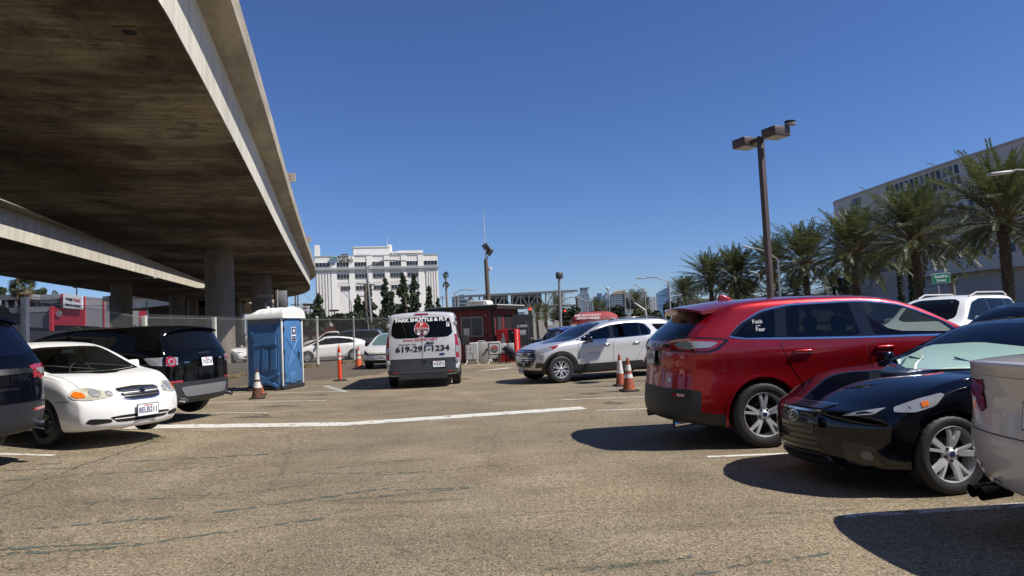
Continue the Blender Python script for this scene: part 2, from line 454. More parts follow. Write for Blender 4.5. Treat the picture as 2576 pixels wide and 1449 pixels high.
def make_wheel(parent, r, w, rim, style, rim_m):
    """wheel lying in XZ, outer face towards +Y"""
    key = (round(r, 3), round(w, 3), round(rim, 3), style, rim_m.name)
    if key not in _wheel_cache:
        t = MB(); h = w / 2
        prof = [(rim * 0.98, -h * 0.86), (rim + 0.02, -h * 0.95), ((r + rim) / 2, -h * 1.0), (r - 0.03, -h * 0.93), (r - 0.006, -h * 0.78), (r, -h * 0.5), (r, -h * 0.18), (r - 0.008, -h * 0.15), (r - 0.008, h * 0.0), (r, h * 0.03), (r, h * 0.5), (r - 0.006, h * 0.78), (r - 0.03, h * 0.93), ((r + rim) / 2, h * 1.0), (rim + 0.02, h * 0.95), (rim * 0.98, h * 0.86)]
        def tread(j, k, rr):
            return rr - (0.009 if (rr > r - 0.02 and j not in (7, 8) and (k + (1 if 5 < j < 11 else 0)) % 3 == 0) else 0)
        t.lathe(prof, n=96, axis='Y', rad=tread)
        tyre = t.build('tyre', M_TYRE, None, 40); 
        m = MB(); f = h * 0.80
        # barrel and lip
        m.lathe([(rim * 0.985, f * 1.12), (rim * 1.0, f * 1.06), (rim * 0.955, f * 1.02), (rim * 0.93, f * 0.7), (rim * 0.88, -h * 0.5), (rim * 0.98, -h * 0.86)], n=48, axis='Y')
        m.lathe([(rim * 0.9, -h * 0.25), (0.001, -h * 0.25)], n=32, axis='Y', mi=1)
        m.lathe([(rim * 0.55, -h * 0.22), (rim * 0.55, -h * 0.05), (rim * 0.2, -h * 0.05)], n=32, axis='Y', mi=2)
        def spoke(a, w0, w1, y0, y1, r0=0.14, r1=0.96, th=0.03, skew=0.0):
            c, s_ = math.cos(a), math.sin(a)
            def P(rr, t_, y): return (c * rr - s_ * t_, y, s_ * rr + c * t_)
            sk = skew * rim; q = []
            for rr, ww, yy, k in ((r0 * rim, w0, y0, 0), ((r0 + r1) / 2 * rim, (w0 + w1) / 2, (y0 + y1) / 2 + 0.012, 0.45), (r1 * rim, w1, y1, 1)):
                q += [P(rr, sk * k - ww / 2, yy - th), P(rr, sk * k - ww / 2 * 0.75, yy), P(rr, sk * k + ww / 2 * 0.75, yy), P(rr, sk * k + ww / 2, yy - th)]
            fs = []
            for i in (0, 4):
                for k in range(4): fs.append((i + k, i + (k + 1) % 4, i + 4 + (k + 1) % 4, i + 4 + k))
            fs += [(3, 2, 1, 0), (8, 9, 10, 11)]
            m.add(q, fs)
        if style == 'double5':
            for i in range(5):
                a = math.pi / 2 + i * 2 * math.pi / 5
                spoke(a, 0.05, 0.034, f * 0.72, f * 1.0, skew=0.17); spoke(a, 0.05, 0.034, f * 0.72, f * 1.0, skew=-0.17)
        elif style == 'twin6':
            for i in range(6):
                a = math.pi / 2 + i * math.pi / 3
                spoke(a, 0.034, 0.024, f * 0.8, f * 1.0, skew=0.22); spoke(a, 0.034, 0.024, f * 0.8, f * 1.0, skew=-0.22)
        elif style == 'spoke5':
            for i in range(5):
                a = math.pi / 2 + 0.25 + i * 2 * math.pi / 5
                spoke(a, 0.055, 0.06, f * 0.7, f * 1.02, skew=0.10); spoke(a, 0.04, 0.028, f * 0.7, f * 1.0, skew=-0.32)
        elif style == 'multi':
            for i in range(10): spoke(i * math.pi / 5, 0.035, 0.03, f * 0.8, f * 1.0)
        if style == 'steel':
            m.lathe([(rim * 0.92, f * 0.7), (rim * 0.86, f * 0.35), (rim * 0.7, f * 0.5), (rim * 0.55, f * 0.62), (rim * 0.35, f * 0.35), (0.001, f * 0.35)], n=40, axis='Y')
            for i in range(12):
                a = i * math.pi / 6; m.cyl((math.cos(a) * rim * 0.7, f * 0.45, math.sin(a) * rim * 0.7), (math.cos(a) * rim * 0.7, f * 0.53, math.sin(a) * rim * 0.7), 0.018, n=8, mi=1)
        else:
            m.lathe([(0.001, f * 0.95), (0.03, f * 0.95), (0.034, f * 0.9), (0.045, f * 0.82), (rim * 0.3, f * 0.74), (rim * 0.32, f * 0.5)], n=30, axis='Y')
        for i in range(5):
            a = math.pi / 2 + (i + 0.5) * 2 * math.pi / 5; q = (math.cos(a) * rim * 0.24, math.sin(a) * rim * 0.24)
            m.cyl((q[0], f * 0.6, q[1]), (q[0], f * 0.86, q[1]), 0.012, n=8, mi=1)
        rm = m.build('rim', [rim_m, M_DARK, mat('brake_disc', (0.12, 0.115, 0.11), 0.4, metal=0.8)], None, 40)
        hb = MB(); hb.lathe([(0.026, f * 0.945), (0.026, f * 0.965), (0.001, f * 0.97)], n=20, axis='Y')
        hc = hb.build('hub_cap', mat('hub_badge', (0.02, 0.03, 0.09), 0.3), None)
        _wheel_cache[key] = (tyre.data, rm.data, hc.data)
        for o in (tyre, rm, hc): bpy.data.objects.remove(o)
    a, b, c = _wheel_cache[key]
    wo = bpy.data.objects.new('wheel', a); COL.objects.link(wo); wo.parent = parent
    link_mesh('rim', b, wo)
    if style != 'steel': link_mesh('hub_cap', c, wo)
    return wo
def paint(name, col, metal=0.25, rough=0.38, coat=1.0, spec=0.5):
    m = mat(name, col, rough, metal=metal, coat=coat, spec=spec)
    return m
def cut_hole(o, view, poly, side=1, nmin=.12):
    """open a window hole: slice the mesh along the outline, drop what lies inside"""
    bm = bmesh.new(); bm.from_mesh(o.data); A, B = (0, 2) if view == 'side' else (1, 2); n = len(poly)
    xs = [p[0] for p in poly]; zs = [p[1] for p in poly]; bb = (min(xs) - .05, max(xs) + .05, min(zs) - .05, max(zs) + .05)
    def near(f):
        c = f.calc_center_median()
        if not (bb[0] < c[A] < bb[1] and bb[2] < c[B] < bb[3]): return False
        return c.y * side > .2 if view == 'side' else ((c.x > -.7) == (view == 'front') and f.normal.x * (1 if view == 'front' else -1) > nmin)
    for i in range(n):
        a = Vector(poly[i]); b = Vector(poly[(i + 1) % n]); d = b - a
        if d.length < 1e-4: continue
        co = [0, 0, 0]; no = [0, 0, 0]; co[A], co[B] = a; no[A], no[B] = -d.y, d.x
        fs = [f for f in bm.faces if near(f)]; g = set(fs)
        for f in fs: g.update(f.edges); g.update(f.verts)
        bmesh.ops.bisect_plane(bm, geom=list(g), plane_co=co, plane_no=no, dist=1e-5)
    def inside(px, pz):
        r = False
        for i in range(n):
            x1, z1 = poly[i]; x2, z2 = poly[(i + 1) % n]
            if (z1 > pz) != (z2 > pz) and px < (x2 - x1) * (pz - z1) / (z2 - z1) + x1: r = not r
        return r

    kill = [f for f in bm.faces if near(f) and inside(f.calc_center_median()[A], f.calc_center_median()[B])]
    bmesh.ops.delete(bm, geom=kill, context='FACES'); bm.to_mesh(o.data); bm.free(); o.data.shade_smooth(); o.data.set_sharp_from_angle(angle=R(38))
def glass_mat(name, tint):
    if name in MATS: return MATS[name]
    m = bpy.data.materials.new(name); m.use_nodes = True; n = m.node_tree.nodes; l = m.node_tree.links; n.remove(n['Principled BSDF'])
    t = n.new('ShaderNodeBsdfTransparent'); t.inputs[0].default_value = (*tint, 1); g = n.new('ShaderNodeBsdfGlossy'); g.inputs['Roughness'].default_value = .02; lw = n.new('ShaderNodeLayerWeight'); pw = n.new('ShaderNodeMath'); pw.operation = 'POWER'; pw.inputs[1].default_value = 5; l.new(lw.outputs['Facing'], pw.inputs[0]); lw.inputs[0].default_value = .5; fr_ = n.new('ShaderNodeMath'); fr_.operation = 'MULTIPLY_ADD'; fr_.inputs[1].default_value = .94; fr_.inputs[2].default_value = .05; l.new(pw.outputs[0], fr_.inputs[0])
    x = n.new('ShaderNodeMixShader'); l.new(fr_.outputs[0], x.inputs[0]); l.new(t.outputs[0], x.inputs[1]); l.new(g.outputs[0], x.inputs[2]); l.new(x.outputs[0], n['Material Output'].inputs[0]); MATS[name] = m; return m
G_PRIV = glass_mat('privacy_glass', (.10, .105, .11)); G_SIDE = glass_mat('side_glass', (.50, .55, .50)); G_WIND = glass_mat('windscreen_glass', (.80, .88, .84))
def window(c, view, poly, m, off=.006, under=(), sides=(-1, 1), name='side_window'):
    for sd in (sides if view == 'side' else (1,)):
        for o in list(c.bodies) + [u for u in under if view != 'side' or (sum(v.co.y for v in u.data.vertices) * sd > 0)]: cut_hole(o, view, poly, sd)
        c.panel(name, view, poly, m, off=off, side=sd, skirt=False)
def interior(c, xf, xr, zs=.62, hw=.36, col=(.03, .03, .032), dash=None, wheel_y=.36):
    m = mat('cabin_trim_%g' % col[0], col, .8); X = c.L / 2
    for x, back in ((xf, 1), (xr, 0)):
        for y in (-hw, hw):
            b = MB(); b.box((x - X, y, zs - .1), (.50, .50, .16)); b.box((x - X - .27, y, zs + .22), (.14, .46, .58), M=Matrix.Rotation(R(-12), 3, 'Y')); b.box((x - X - .35, y, zs + .60), (.10, .26, .18)); bevel(b.build('seat', m, c.root), .04, 2)
    if dash:
        b = MB(); b.prism([(dash - X - .32, .72), (dash - X - .28, dash_z(dash, c)), (dash - X + .30, dash_z(dash, c) - .02), (dash - X + .34, .6)], -.66, .66); bevel(b.build('dashboard', m, c.root), .04, 2)
        b = MB(); b.lathe([(.175 + .014 * math.cos(t), .014 * math.sin(t)) for t in [k * math.pi / 4 for k in range(9)]], n=28, axis='X'); b.bar((0, -.17, 0), (0, .17, 0), .03); w = b.build('steering_wheel', m, c.root, 50); w.location = (dash - X - .42, wheel_y, dash_z(dash, c) + .02); w.rotation_euler = (0, R(-20), 0)
def dash_z(d, c): return c.s.get('dash_z', .95)
def spoiler(c, tip, root, zt, zr, hw, m, th=.035, bow=.06):
    b = MB(); vs = []; n = 5; X = c.L / 2; ys = [-1, -.9, -.55, 0, .55, .9, 1]
    for f in ys:
        r = abs(f) ** 3; xt = tip + bow * r * 1.6; dz = -.05 * r - .012 * abs(f)
        for x, z in ((root, zr - .05), (xt + .03, zt - th), (xt, zt - th * .6), (xt + .005, zt - .004), (root, zr + .006)): vs.append((x - X, f * hw, z + dz))
    fs = [(i * n + k, (i + 1) * n + k, (i + 1) * n + (k + 1) % n, i * n + (k + 1) % n) for i in range(len(ys) - 1) for k in range(n)] + [tuple(range(n)), tuple((len(ys) - 1) * n + k for k in range(n))[::-1]]
    b.add(vs, fs); return b.build('roof_spoiler', m, c.root, 40)
def arch_trim(c, m, w=0.05, z_lo=None, r_add=0.0, name='arch_trim'):
    sp = c.s
    for ax in sp['axles']:
        cx = ax - c.L / 2; cz = sp['wr'] + sp.get('arch_dz', 0.0); r0 = sp['arch'] + r_add + 0.001; r1 = r0 + w
        out = circle(cx, cz, r1, 30, -28, 208); inn = circle(cx, cz, r0, 30, 208, -28)
        for sd in (-1, 1): c.panel(name, 'side', out + inn, m, off=0.012, side=sd, step=0.09)
P_RED = paint('ruby_red_paint', (0.33, 0.003, 0.008), 0.6, 0.34)
P_BLACK = paint('black_paint', (0.0022, 0.0022, 0.0022), 0.0, 0.3, .55, 0.0)
P_NAVY = paint('navy_paint', (0.002, 0.0026, 0.006), 0.0, 0.3, .5, 0.0)
P_WHITE = paint('white_paint', (0.78, 0.77, 0.73), 0.0, 0.4, 0.6)
P_SILVER = paint('white_silver_paint', (0.56, 0.555, 0.54), 0.25, 0.34)
P_LEX = paint('midnight_paint', (0.002, 0.0024, 0.0045), 0.0, 0.3, 1.0, 0.0)
P_BMW = paint('pale_grey_white_paint', (0.66, 0.62, 0.58), 0.0, 0.3)
P_BLUE = paint('blue_paint', (0.012, 0.03, 0.20), 0.3, 0.35)
P_KIA = paint('pearl_paint', (0.66, 0.63, 0.57), 0.05, 0.35)
P_DGREY = paint('dark_grey_paint', (0.02, 0.022, 0.027), 0.2, 0.35)
SUV_ROWS = [(0, .90), (.16, .955), (.42, .985), (.70, .982), (.86, 1.0), (1.0, .982)]
SED_ROWS = [(0, .90), (.14, .955), (.42, .99), (.68, .985), (.86, 1.0), (1.0, .965)]
def suv_spec(**kw):
    L = kw.get('L', 4.7); Wd = kw.get('W', 1.9); H = kw.get('H', 1.7); wr = kw.get('wr', 0.36); ro = kw.get('ro', 1.0); wb = kw.get('wb', 2.8); be = kw.get('be', 1.1)
    hd = kw.get('hood', 1.08)
    d = dict(L=L, W=Wd, wr=wr, arch=wr + 0.055, axles=[ro, ro + wb], rows=SUV_ROWS, up=[0.35, 0.75, 1.0],
             top=[(0, H - .06), (.5, H - .02), (1.3, H), (L * .52, H), (L * .64, H - .10), (L * .79, hd + .03), (L * .9, hd - .07), (L, hd - .28)],
             belt=[(0, be - .02), (1.0, be), (L * .6, be - .06), (L * .78, hd - .06), (L * .95, hd - .18), (L, hd - .3)],
             bot=[(0, .33), (.5, .24), (L - .6, .22), (L, .28)],
             plan=[(0, .93), (.5, .985), (1.3, 1.0), (L - 1.3, 1.0), (L - .4, .97), (L, .91)],
             front=[(.2, .10), (.45, 0), (.62, 0), (.8, .03), (hd - .1, .12), (hd, .25)],
             rear=[(.2, .12), (.4, .02), (.66, 0), (.85, .05), (be, .10), (be + .2, .22), (H - .1, .50)], Rr=1.3,
             parts=['body', 'lower_cladding'], part_mats=[kw['paint'], M_PLASTIC],
             split=lambda kd, k, i, N: 1 if (k == 0 and kd != 'top') else 0)
    d.update(kw); return d
def sedan_spec(**kw):
    L = kw.get('L', 4.6); Wd = kw.get('W', 1.75); H = kw.get('H', 1.45); wr = kw.get('wr', 0.32); ro = kw.get('ro', .98); wb = kw.get('wb', 2.65)
    be = kw.get('be', .96); tk = kw.get('trunk', 1.08); hd = kw.get('hood', .96)
    d = dict(L=L, W=Wd, wr=wr, arch=wr + 0.045, axles=[ro, ro + wb], rows=SED_ROWS, up=[0.35, 0.75, 1.0],
             top=[(0, tk - .04), (.3, tk), (.75, tk + .03), (1.2, H - .12), (1.7, H - .01), (2.15, H), (2.6, H - .03), (L * .655, H - .20), (L * .755, hd + .03), (L * .88, hd - .07), (L, hd - .30)],
             belt=[(0, be), (1.0, be), (L * .6, be - .03), (L * .74, hd - .05), (L * .93, hd - .16), (L, hd - .32)],
             bot=[(0, .30), (.5, .20), (L - .6, .18), (L, .20)],
             plan=[(0, .92), (.5, .98), (1.3, 1.0), (L - 1.3, 1.0), (L - .4, .965), (L, .89)],
             front=[(.15, .08), (.35, 0), (.5, 0), (.65, .05), (hd - .15, .16), (hd, .30)],
             rear=[(.2, .10), (.4, .02), (.6, 0), (.8, .04), (tk, .10)], Rr=.8, tumble=.36)
    d.update(kw); return d
def generic_glass(c, dlo, ws, rw, door_x=(), mirror=None, detail=True, frame=M_TRIM):
    if dlo:
        c.both('window_frame', 'side', chaikin([(x - c.L / 2, z) for x, z in dlo[0]], 1, .1), frame, off=.003) if frame else None
        for w in dlo[1]: c.both('side_window', 'side', chaikin([(x - c.L / 2, z) for x, z in w], 1, .06), M_GLASS, off=.006)
    if ws: c.panel('windshield', 'front', chaikin(ws, 2, .15), M_GLASS, off=.004)
    if rw: c.panel('rear_window', 'rear', chaikin(rw, 2, .15), M_GLASS, off=.004)
def doors(c, polys, m=None, z=None):
    for p in polys:
        q = [(x - c.L / 2, zz) for x, zz in p]
        cx = sum(a for a, b in q) / len(q); cz = sum(b for a, b in q) / len(q)
        g = [(a + (0.006 if a > cx else -0.006), b + (0.006 if b > cz else -0.006)) for a, b in q]
        c.both('door_gap', 'side', chaikin(g, 2, .08), M_SEAM, off=.0015)
        c.both('door', 'side', chaikin(q, 2, .08), m or c.paint, off=.004, edge=M_SEAM)
# ---- red crossover ----
def red_suv():
    L = 4.78
    sp = suv_spec(L=L, W=1.93, H=1.735, wr=.38, ro=1.13, wb=2.85, be=1.13, paint=P_RED, hood=1.12, tw=.245,
        top=[(0, 1.65), (.35, 1.69), (.9, 1.73), (1.7, 1.755), (2.4, 1.75), (2.9, 1.69), (3.3, 1.54), (3.85, 1.22), (4.3, 1.10), (L, .84)],
        belt=[(0, 1.24), (1.0, 1.24), (2.8, 1.18), (3.7, 1.10), (4.5, .95), (L, .82)],
        rear=[(.2, .16), (.35, .03), (.62, 0), (.70, .05), (.90, .09), (1.16, .07), (1.27, .12), (1.38, .24), (1.56, .50), (1.65, .58)], Rr=1.35, ar=.20, pw=3.2,
        parts=['body', 'lower_cladding', 'rear_bumper'], part_mats=[P_RED, M_PLASTIC, M_PLASTIC], tumble=.30,
        rows=[(0, .90), (.14, .955), (.42, .978), (.66, .962), (.82, 1.0), (1.0, .978)],
        split=lambda kd, k, i, N: 2 if (kd in ('rear', 'bottom') and k <= 1 and i < 1) or (kd == 'side' and i < 2 and k <= 1) else (1 if k == 0 and kd != 'top' else 0))
    c = Car('red_suv', (1.70 + L / 2, 9.18), 4, sp, 'ruby red crossover with its dark rear corner towards the aisle, beside the black sedan', 'vehicles in the right-hand parking row', 'car')
    q = lambda p: [(x - L / 2, z) for x, z in p]
    dlo = q([(.74, 1.285), (.90, 1.43), (1.18, 1.58), (1.55, 1.645), (2.45, 1.655), (2.95, 1.585), (3.45, 1.36), (3.66, 1.185), (2.3, 1.205), (1.35, 1.235), (.92, 1.255)])
    c.both('window_trim', 'side', chaikin(dlo, 2, .12), M_CHROME, off=.004)
    k = [(x * .985 - .012, 1.42 + (z - 1.42) * .90) for x, z in dlo]
    un = []
    for sd in (-1, 1):
        un += [o for o in c.root.children if o.name.startswith('window_trim')] if sd < 0 else []
        un.append(c.panel('window_pillars', 'side', chaikin(k, 2, .12), M_TRIM, off=.008, side=sd))
    for w, g in (([(.82, 1.30), (.96, 1.42), (1.20, 1.54), (1.36, 1.59), (1.30, 1.26), (.95, 1.268)], G_PRIV), ([(1.50, 1.612), (2.28, 1.625), (2.36, 1.24), (1.44, 1.255)], G_PRIV), ([(2.46, 1.622), (2.72, 1.60), (3.02, 1.52), (3.38, 1.35), (3.55, 1.215), (2.52, 1.235)], G_SIDE)): window(c, 'side', chaikin(q(w), 1, .06), g, off=.011, under=un)
    window(c, 'front', chaikin([(-.72, 1.22), (-.60, 1.62), (.60, 1.62), (.72, 1.22)], 1, .1), G_WIND, name='windshield')
    sp['dash_z'] = 1.14; interior(c, 2.75, 1.75, .78, dash=3.55, col=(.16, .145, .12))
    doors(c, [[(2.40, 1.18), (2.42, .50), (2.36, .34), (1.74, .36), (1.66, .62), (1.50, .88), (1.34, 1.21)], [(2.43, 1.18), (2.45, .34), (3.34, .34), (3.44, .60), (3.60, 1.165)]])
    for sd in (-1, 1):
        for x in (1.62, 2.62):
            c.panel('handle_cup', 'side', circle(x - L / 2, .945, .10, 20), M_TRIM, off=.005, side=sd) if False else None
            c.handle(x - L / 2, 1.09, sd, P_RED, .24)
    # hatch glass, spoiler, tail lights
    c.panel('rear_window', 'rear', chaikin([(-.76, 1.29), (-.60, 1.58), (-.3, 1.62), (.3, 1.62), (.60, 1.58), (.76, 1.29), (.4, 1.265), (-.4, 1.265)], 2, .15), M_GLASS, off=.006)
    spoiler(c, .36, .95, 1.668, 1.728, .70, P_RED, .045, .09)
    b = MB(); b.bar((.40 - L / 2, 0.14, 1.62), (.40 - L / 2, -.14, 1.62), .03, .012); b.build('brake_light', M_RED, c.root)
    b = MB(); b.prism([(.98 - L / 2, 1.71), (1.22 - L / 2, 1.725), (1.06 - L / 2, 1.80), (1.0 - L / 2, 1.80)], -.02, .02); f = b.build('roof_antenna', P_RED, c.root); bevel(f, .01, 2)
    b = MB(); b.tube([(.26 - L / 2, .18, 1.35), (.25 - L / 2, .0, 1.335), (.24 - L / 2, -.16, 1.31)], [.022, .02, .008], 8); b.build('rear_wiper', M_PLASTIC, c.root)
    for sd in (-1, 1):
        o = c.panel('tail_light', 'side', chaikin(q([(.10, 1.285), (.30, 1.310), (.55, 1.285), (.76, 1.260), (.62, 1.160), (.50, 1.120), (.12, 1.140)]), 1, .1), M_TRIM, off=.006, side=sd)
        c.panel('red_lens', 'side', chaikin(q([(.14, 1.260), (.30, 1.283), (.52, 1.268), (.70, 1.247), (.56, 1.160), (.46, 1.140), (.16, 1.155)]), 1, .1), M_RED, off=.013, side=sd, parent=o)
        c.panel('clear_lens', 'side', chaikin(q([(.20, 1.240), (.36, 1.253), (.62, 1.230), (.52, 1.175), (.24, 1.170)]), 1, .1), M_CLEAR, off=.019, side=sd, parent=o)
        o = c.panel('tail_light', 'rear', chaikin([(sd * .90, 1.270), (sd * .90, 1.140), (sd * .66, 1.160), (sd * .52, 1.215), (sd * .62, 1.260)], 1, .1), M_RED, off=.008)
        c.panel('clear_lens', 'rear', chaikin([(sd * .88, 1.250), (sd * .88, 1.160), (sd * .72, 1.175), (sd * .62, 1.220)], 1, .1), M_CLEAR, off=.016, parent=o)
        b = MB(); b.tube([(.40 - L / 2, sd * .60, .31), (.13 - L / 2, sd * .60, .285)], [.045, .048], 20, cap=False); b.tube([(.40 - L / 2, sd * .60, .31), (.15 - L / 2, sd * .60, .29)], [.034, .04], 20, mi=1)
        b.build('exhaust_tip', [M_CHROME, M_DARK], c.root, 40)
        c.panel('bumper_reflector', 'rear', [(sd * .62, .62), (sd * .82, .62), (sd * .82, .65), (sd * .62, .65)], M_RED, off=.004)
    c.panel('light_bar', 'rear', chaikin([(-.52, 1.18), (-.52, 1.225), (.52, 1.225), (.52, 1.18)], 1, .1), M_TRIM, off=.007)
    c.panel('plate_recess', 'rear', chaikin([(-.34, 1.16), (.34, 1.16), (.28, .95), (-.28, .95)], 1, .1), M_TRIM, off=.003)
    c.plate('rear', 0, 1.06, '7ZUW976')
    c.panel('badge', 'rear', [(a * 1.0, 1.20 + b * .45) for a, b in circle(0, 0, .07, 20)], mat('badge_blue', (.02, .04, .15), .3), off=.012, edge=M_CHROME)
    c.text('model_lettering', 'rear', 'SEL', .035, (-.55, .80), M_CHROME, off=.006)
    c.text('model_lettering', 'rear', 'EDGE', .035, (.55, .84), M_CHROME, off=.006)
    c.text('window_sticker', 'side', 'Faith', .045, (1.12 - L / 2, 1.445), mat('sticker_white', (.7, .7, .7), .6), side=-1, off=.013)
    c.text('window_sticker', 'side', 'over', .022, (1.12 - L / 2, 1.40), MATS['sticker_white'], side=-1, off=.013)
    c.text('window_sticker', 'side', 'Fear', .045, (1.14 - L / 2, 1.355), MATS['sticker_white'], side=-1, off=.013)
    for sd in (-1, 1): c.mirror(3.60 - L / 2, 1.19, sd, P_RED, (.14, .22, .14))
    c.root.scale = (1, 1, 1.02)
    arch_trim(c, P_RED, .03, name='arch_lip')
    c.wheels('double5', rr=.68)
    return c
def navy_suv():
    L = 5.19
    sp = suv_spec(L=L, W=2.0, H=1.79, wr=.37, ro=1.1, wb=3.07, be=1.16, paint=P_NAVY, hood=1.14,
        rear=[(.2, .16), (.38, .02), (.60, 0), (.74, .03), (.9, .06), (1.0, .05), (1.15, .07), (1.3, .14), (1.68, .36)], Rr=1.2, ar=.16, pw=3.4,
        parts=['body', 'lower_cladding', 'rear_bumper'], part_mats=[P_NAVY, M_PLASTIC, mat('navy_bumper', (.012, .013, .016), .5)],
        split=lambda kd, k, i, N: 2 if (kd == 'rear' and k <= 1) or (kd == 'side' and i < 2 and k <= 1) else (1 if k == 0 and kd != 'top' else 0))
    sp['top'][0] = (0, 1.72)
    th = 171
    hx, hy = math.cos(R(th)), math.sin(R(th))
    rx, ry = NAVY_REAR
    c = Car('navy_suv', (rx + hx * L / 2, ry + hy * L / 2), th, sp, 'dark navy SUV cut off by the left edge, rear corner with red tail light showing', None, 'car')
    X = L / 2
    c.panel('rear_window', 'rear', chaikin([(-.80, 1.24), (-.64, 1.64), (-.3, 1.70), (.3, 1.70), (.64, 1.64), (.80, 1.24)], 2, .15), mat('navy_glass', (.003, .005, .014), .05, spec=.2), off=.006)
    spoiler(c, .26, .8, 1.722, 1.765, .66, P_NAVY)
    c.panel('chrome_bar', 'rear', chaikin([(-.66, 1.02), (-.60, 1.085), (.60, 1.085), (.66, 1.02)], 1, .1), M_CHROME, off=.012)
    for sd in (-1, 1):
        o = c.panel('tail_light', 'rear', chaikin([(sd * .97, 1.14), (sd * .97, .95), (sd * .78, .93), (sd * .56, 1.11), (sd * .7, 1.12)], 1, .1), M_RED, off=.012)
        c.panel('clear_lens', 'rear', chaikin([(sd * .93, 1.08), (sd * .93, 1.02), (sd * .78, 1.0), (sd * .68, 1.07)], 1, .1), M_CLEAR, off=.018, parent=o)
        c.panel('tail_light', 'side', chaikin([(.08 - X, 1.13), (.26 - X, 1.12), (.22 - X, .98), (.06 - X, .96)], 1, .1), M_RED, off=.010, side=sd)
        c.panel('bumper_reflector', 'rear', [(sd * .60, .555), (sd * .84, .565), (sd * .84, .60), (sd * .60, .59)], M_RED, off=.006)
        b = MB(); b.tube([(.16 - X, sd * .72, .395), (-.01 - X, sd * .72, .37)], [.055, .062], 24, cap=False); b.tube([(.16 - X, sd * .72, .395), (.05 - X, sd * .72, .38)], [.04, .048], 24, mi=1)
        b.build('exhaust_tip', [M_CHROME, M_DARK], c.root, 40)
    c.text('trim_badge', 'rear', 'LT', .045, (-.82, .70), M_CHROME, off=.008)
    c.panel('bumper_step', 'rear', [(-.93, .655), (.93, .655), (.93, .67), (-.93, .67)], M_SEAM, off=.003)
    for sd in (-1, 1): c.panel('bumper_sensor', 'rear', circle(sd * .35, .60, .02, 12), M_SEAM, off=.004)
    c.panel('tailgate_handle', 'rear', chaikin([(-.40, .83), (-.40, .86), (.40, .86), (.40, .83)], 1, .1), M_TRIM, off=.006)
    generic_glass(c, ([(.7, 1.22), (.95, 1.62), (2.8, 1.66), (3.3, 1.58), (3.95, 1.16)], [[(.8, 1.24), (1.02, 1.6), (1.5, 1.62), (1.5, 1.22)], [(1.58, 1.22), (1.58, 1.62), (2.5, 1.64), (2.5, 1.2)], [(2.6, 1.2), (2.6, 1.63), (3.2, 1.57), (3.8, 1.18)]]), [(-.75, 1.15), (-.62, 1.68), (.62, 1.68), (.75, 1.15)], None)
    arch_trim(c, M_PLASTIC, .06); c.wheels('twin6')
    return c
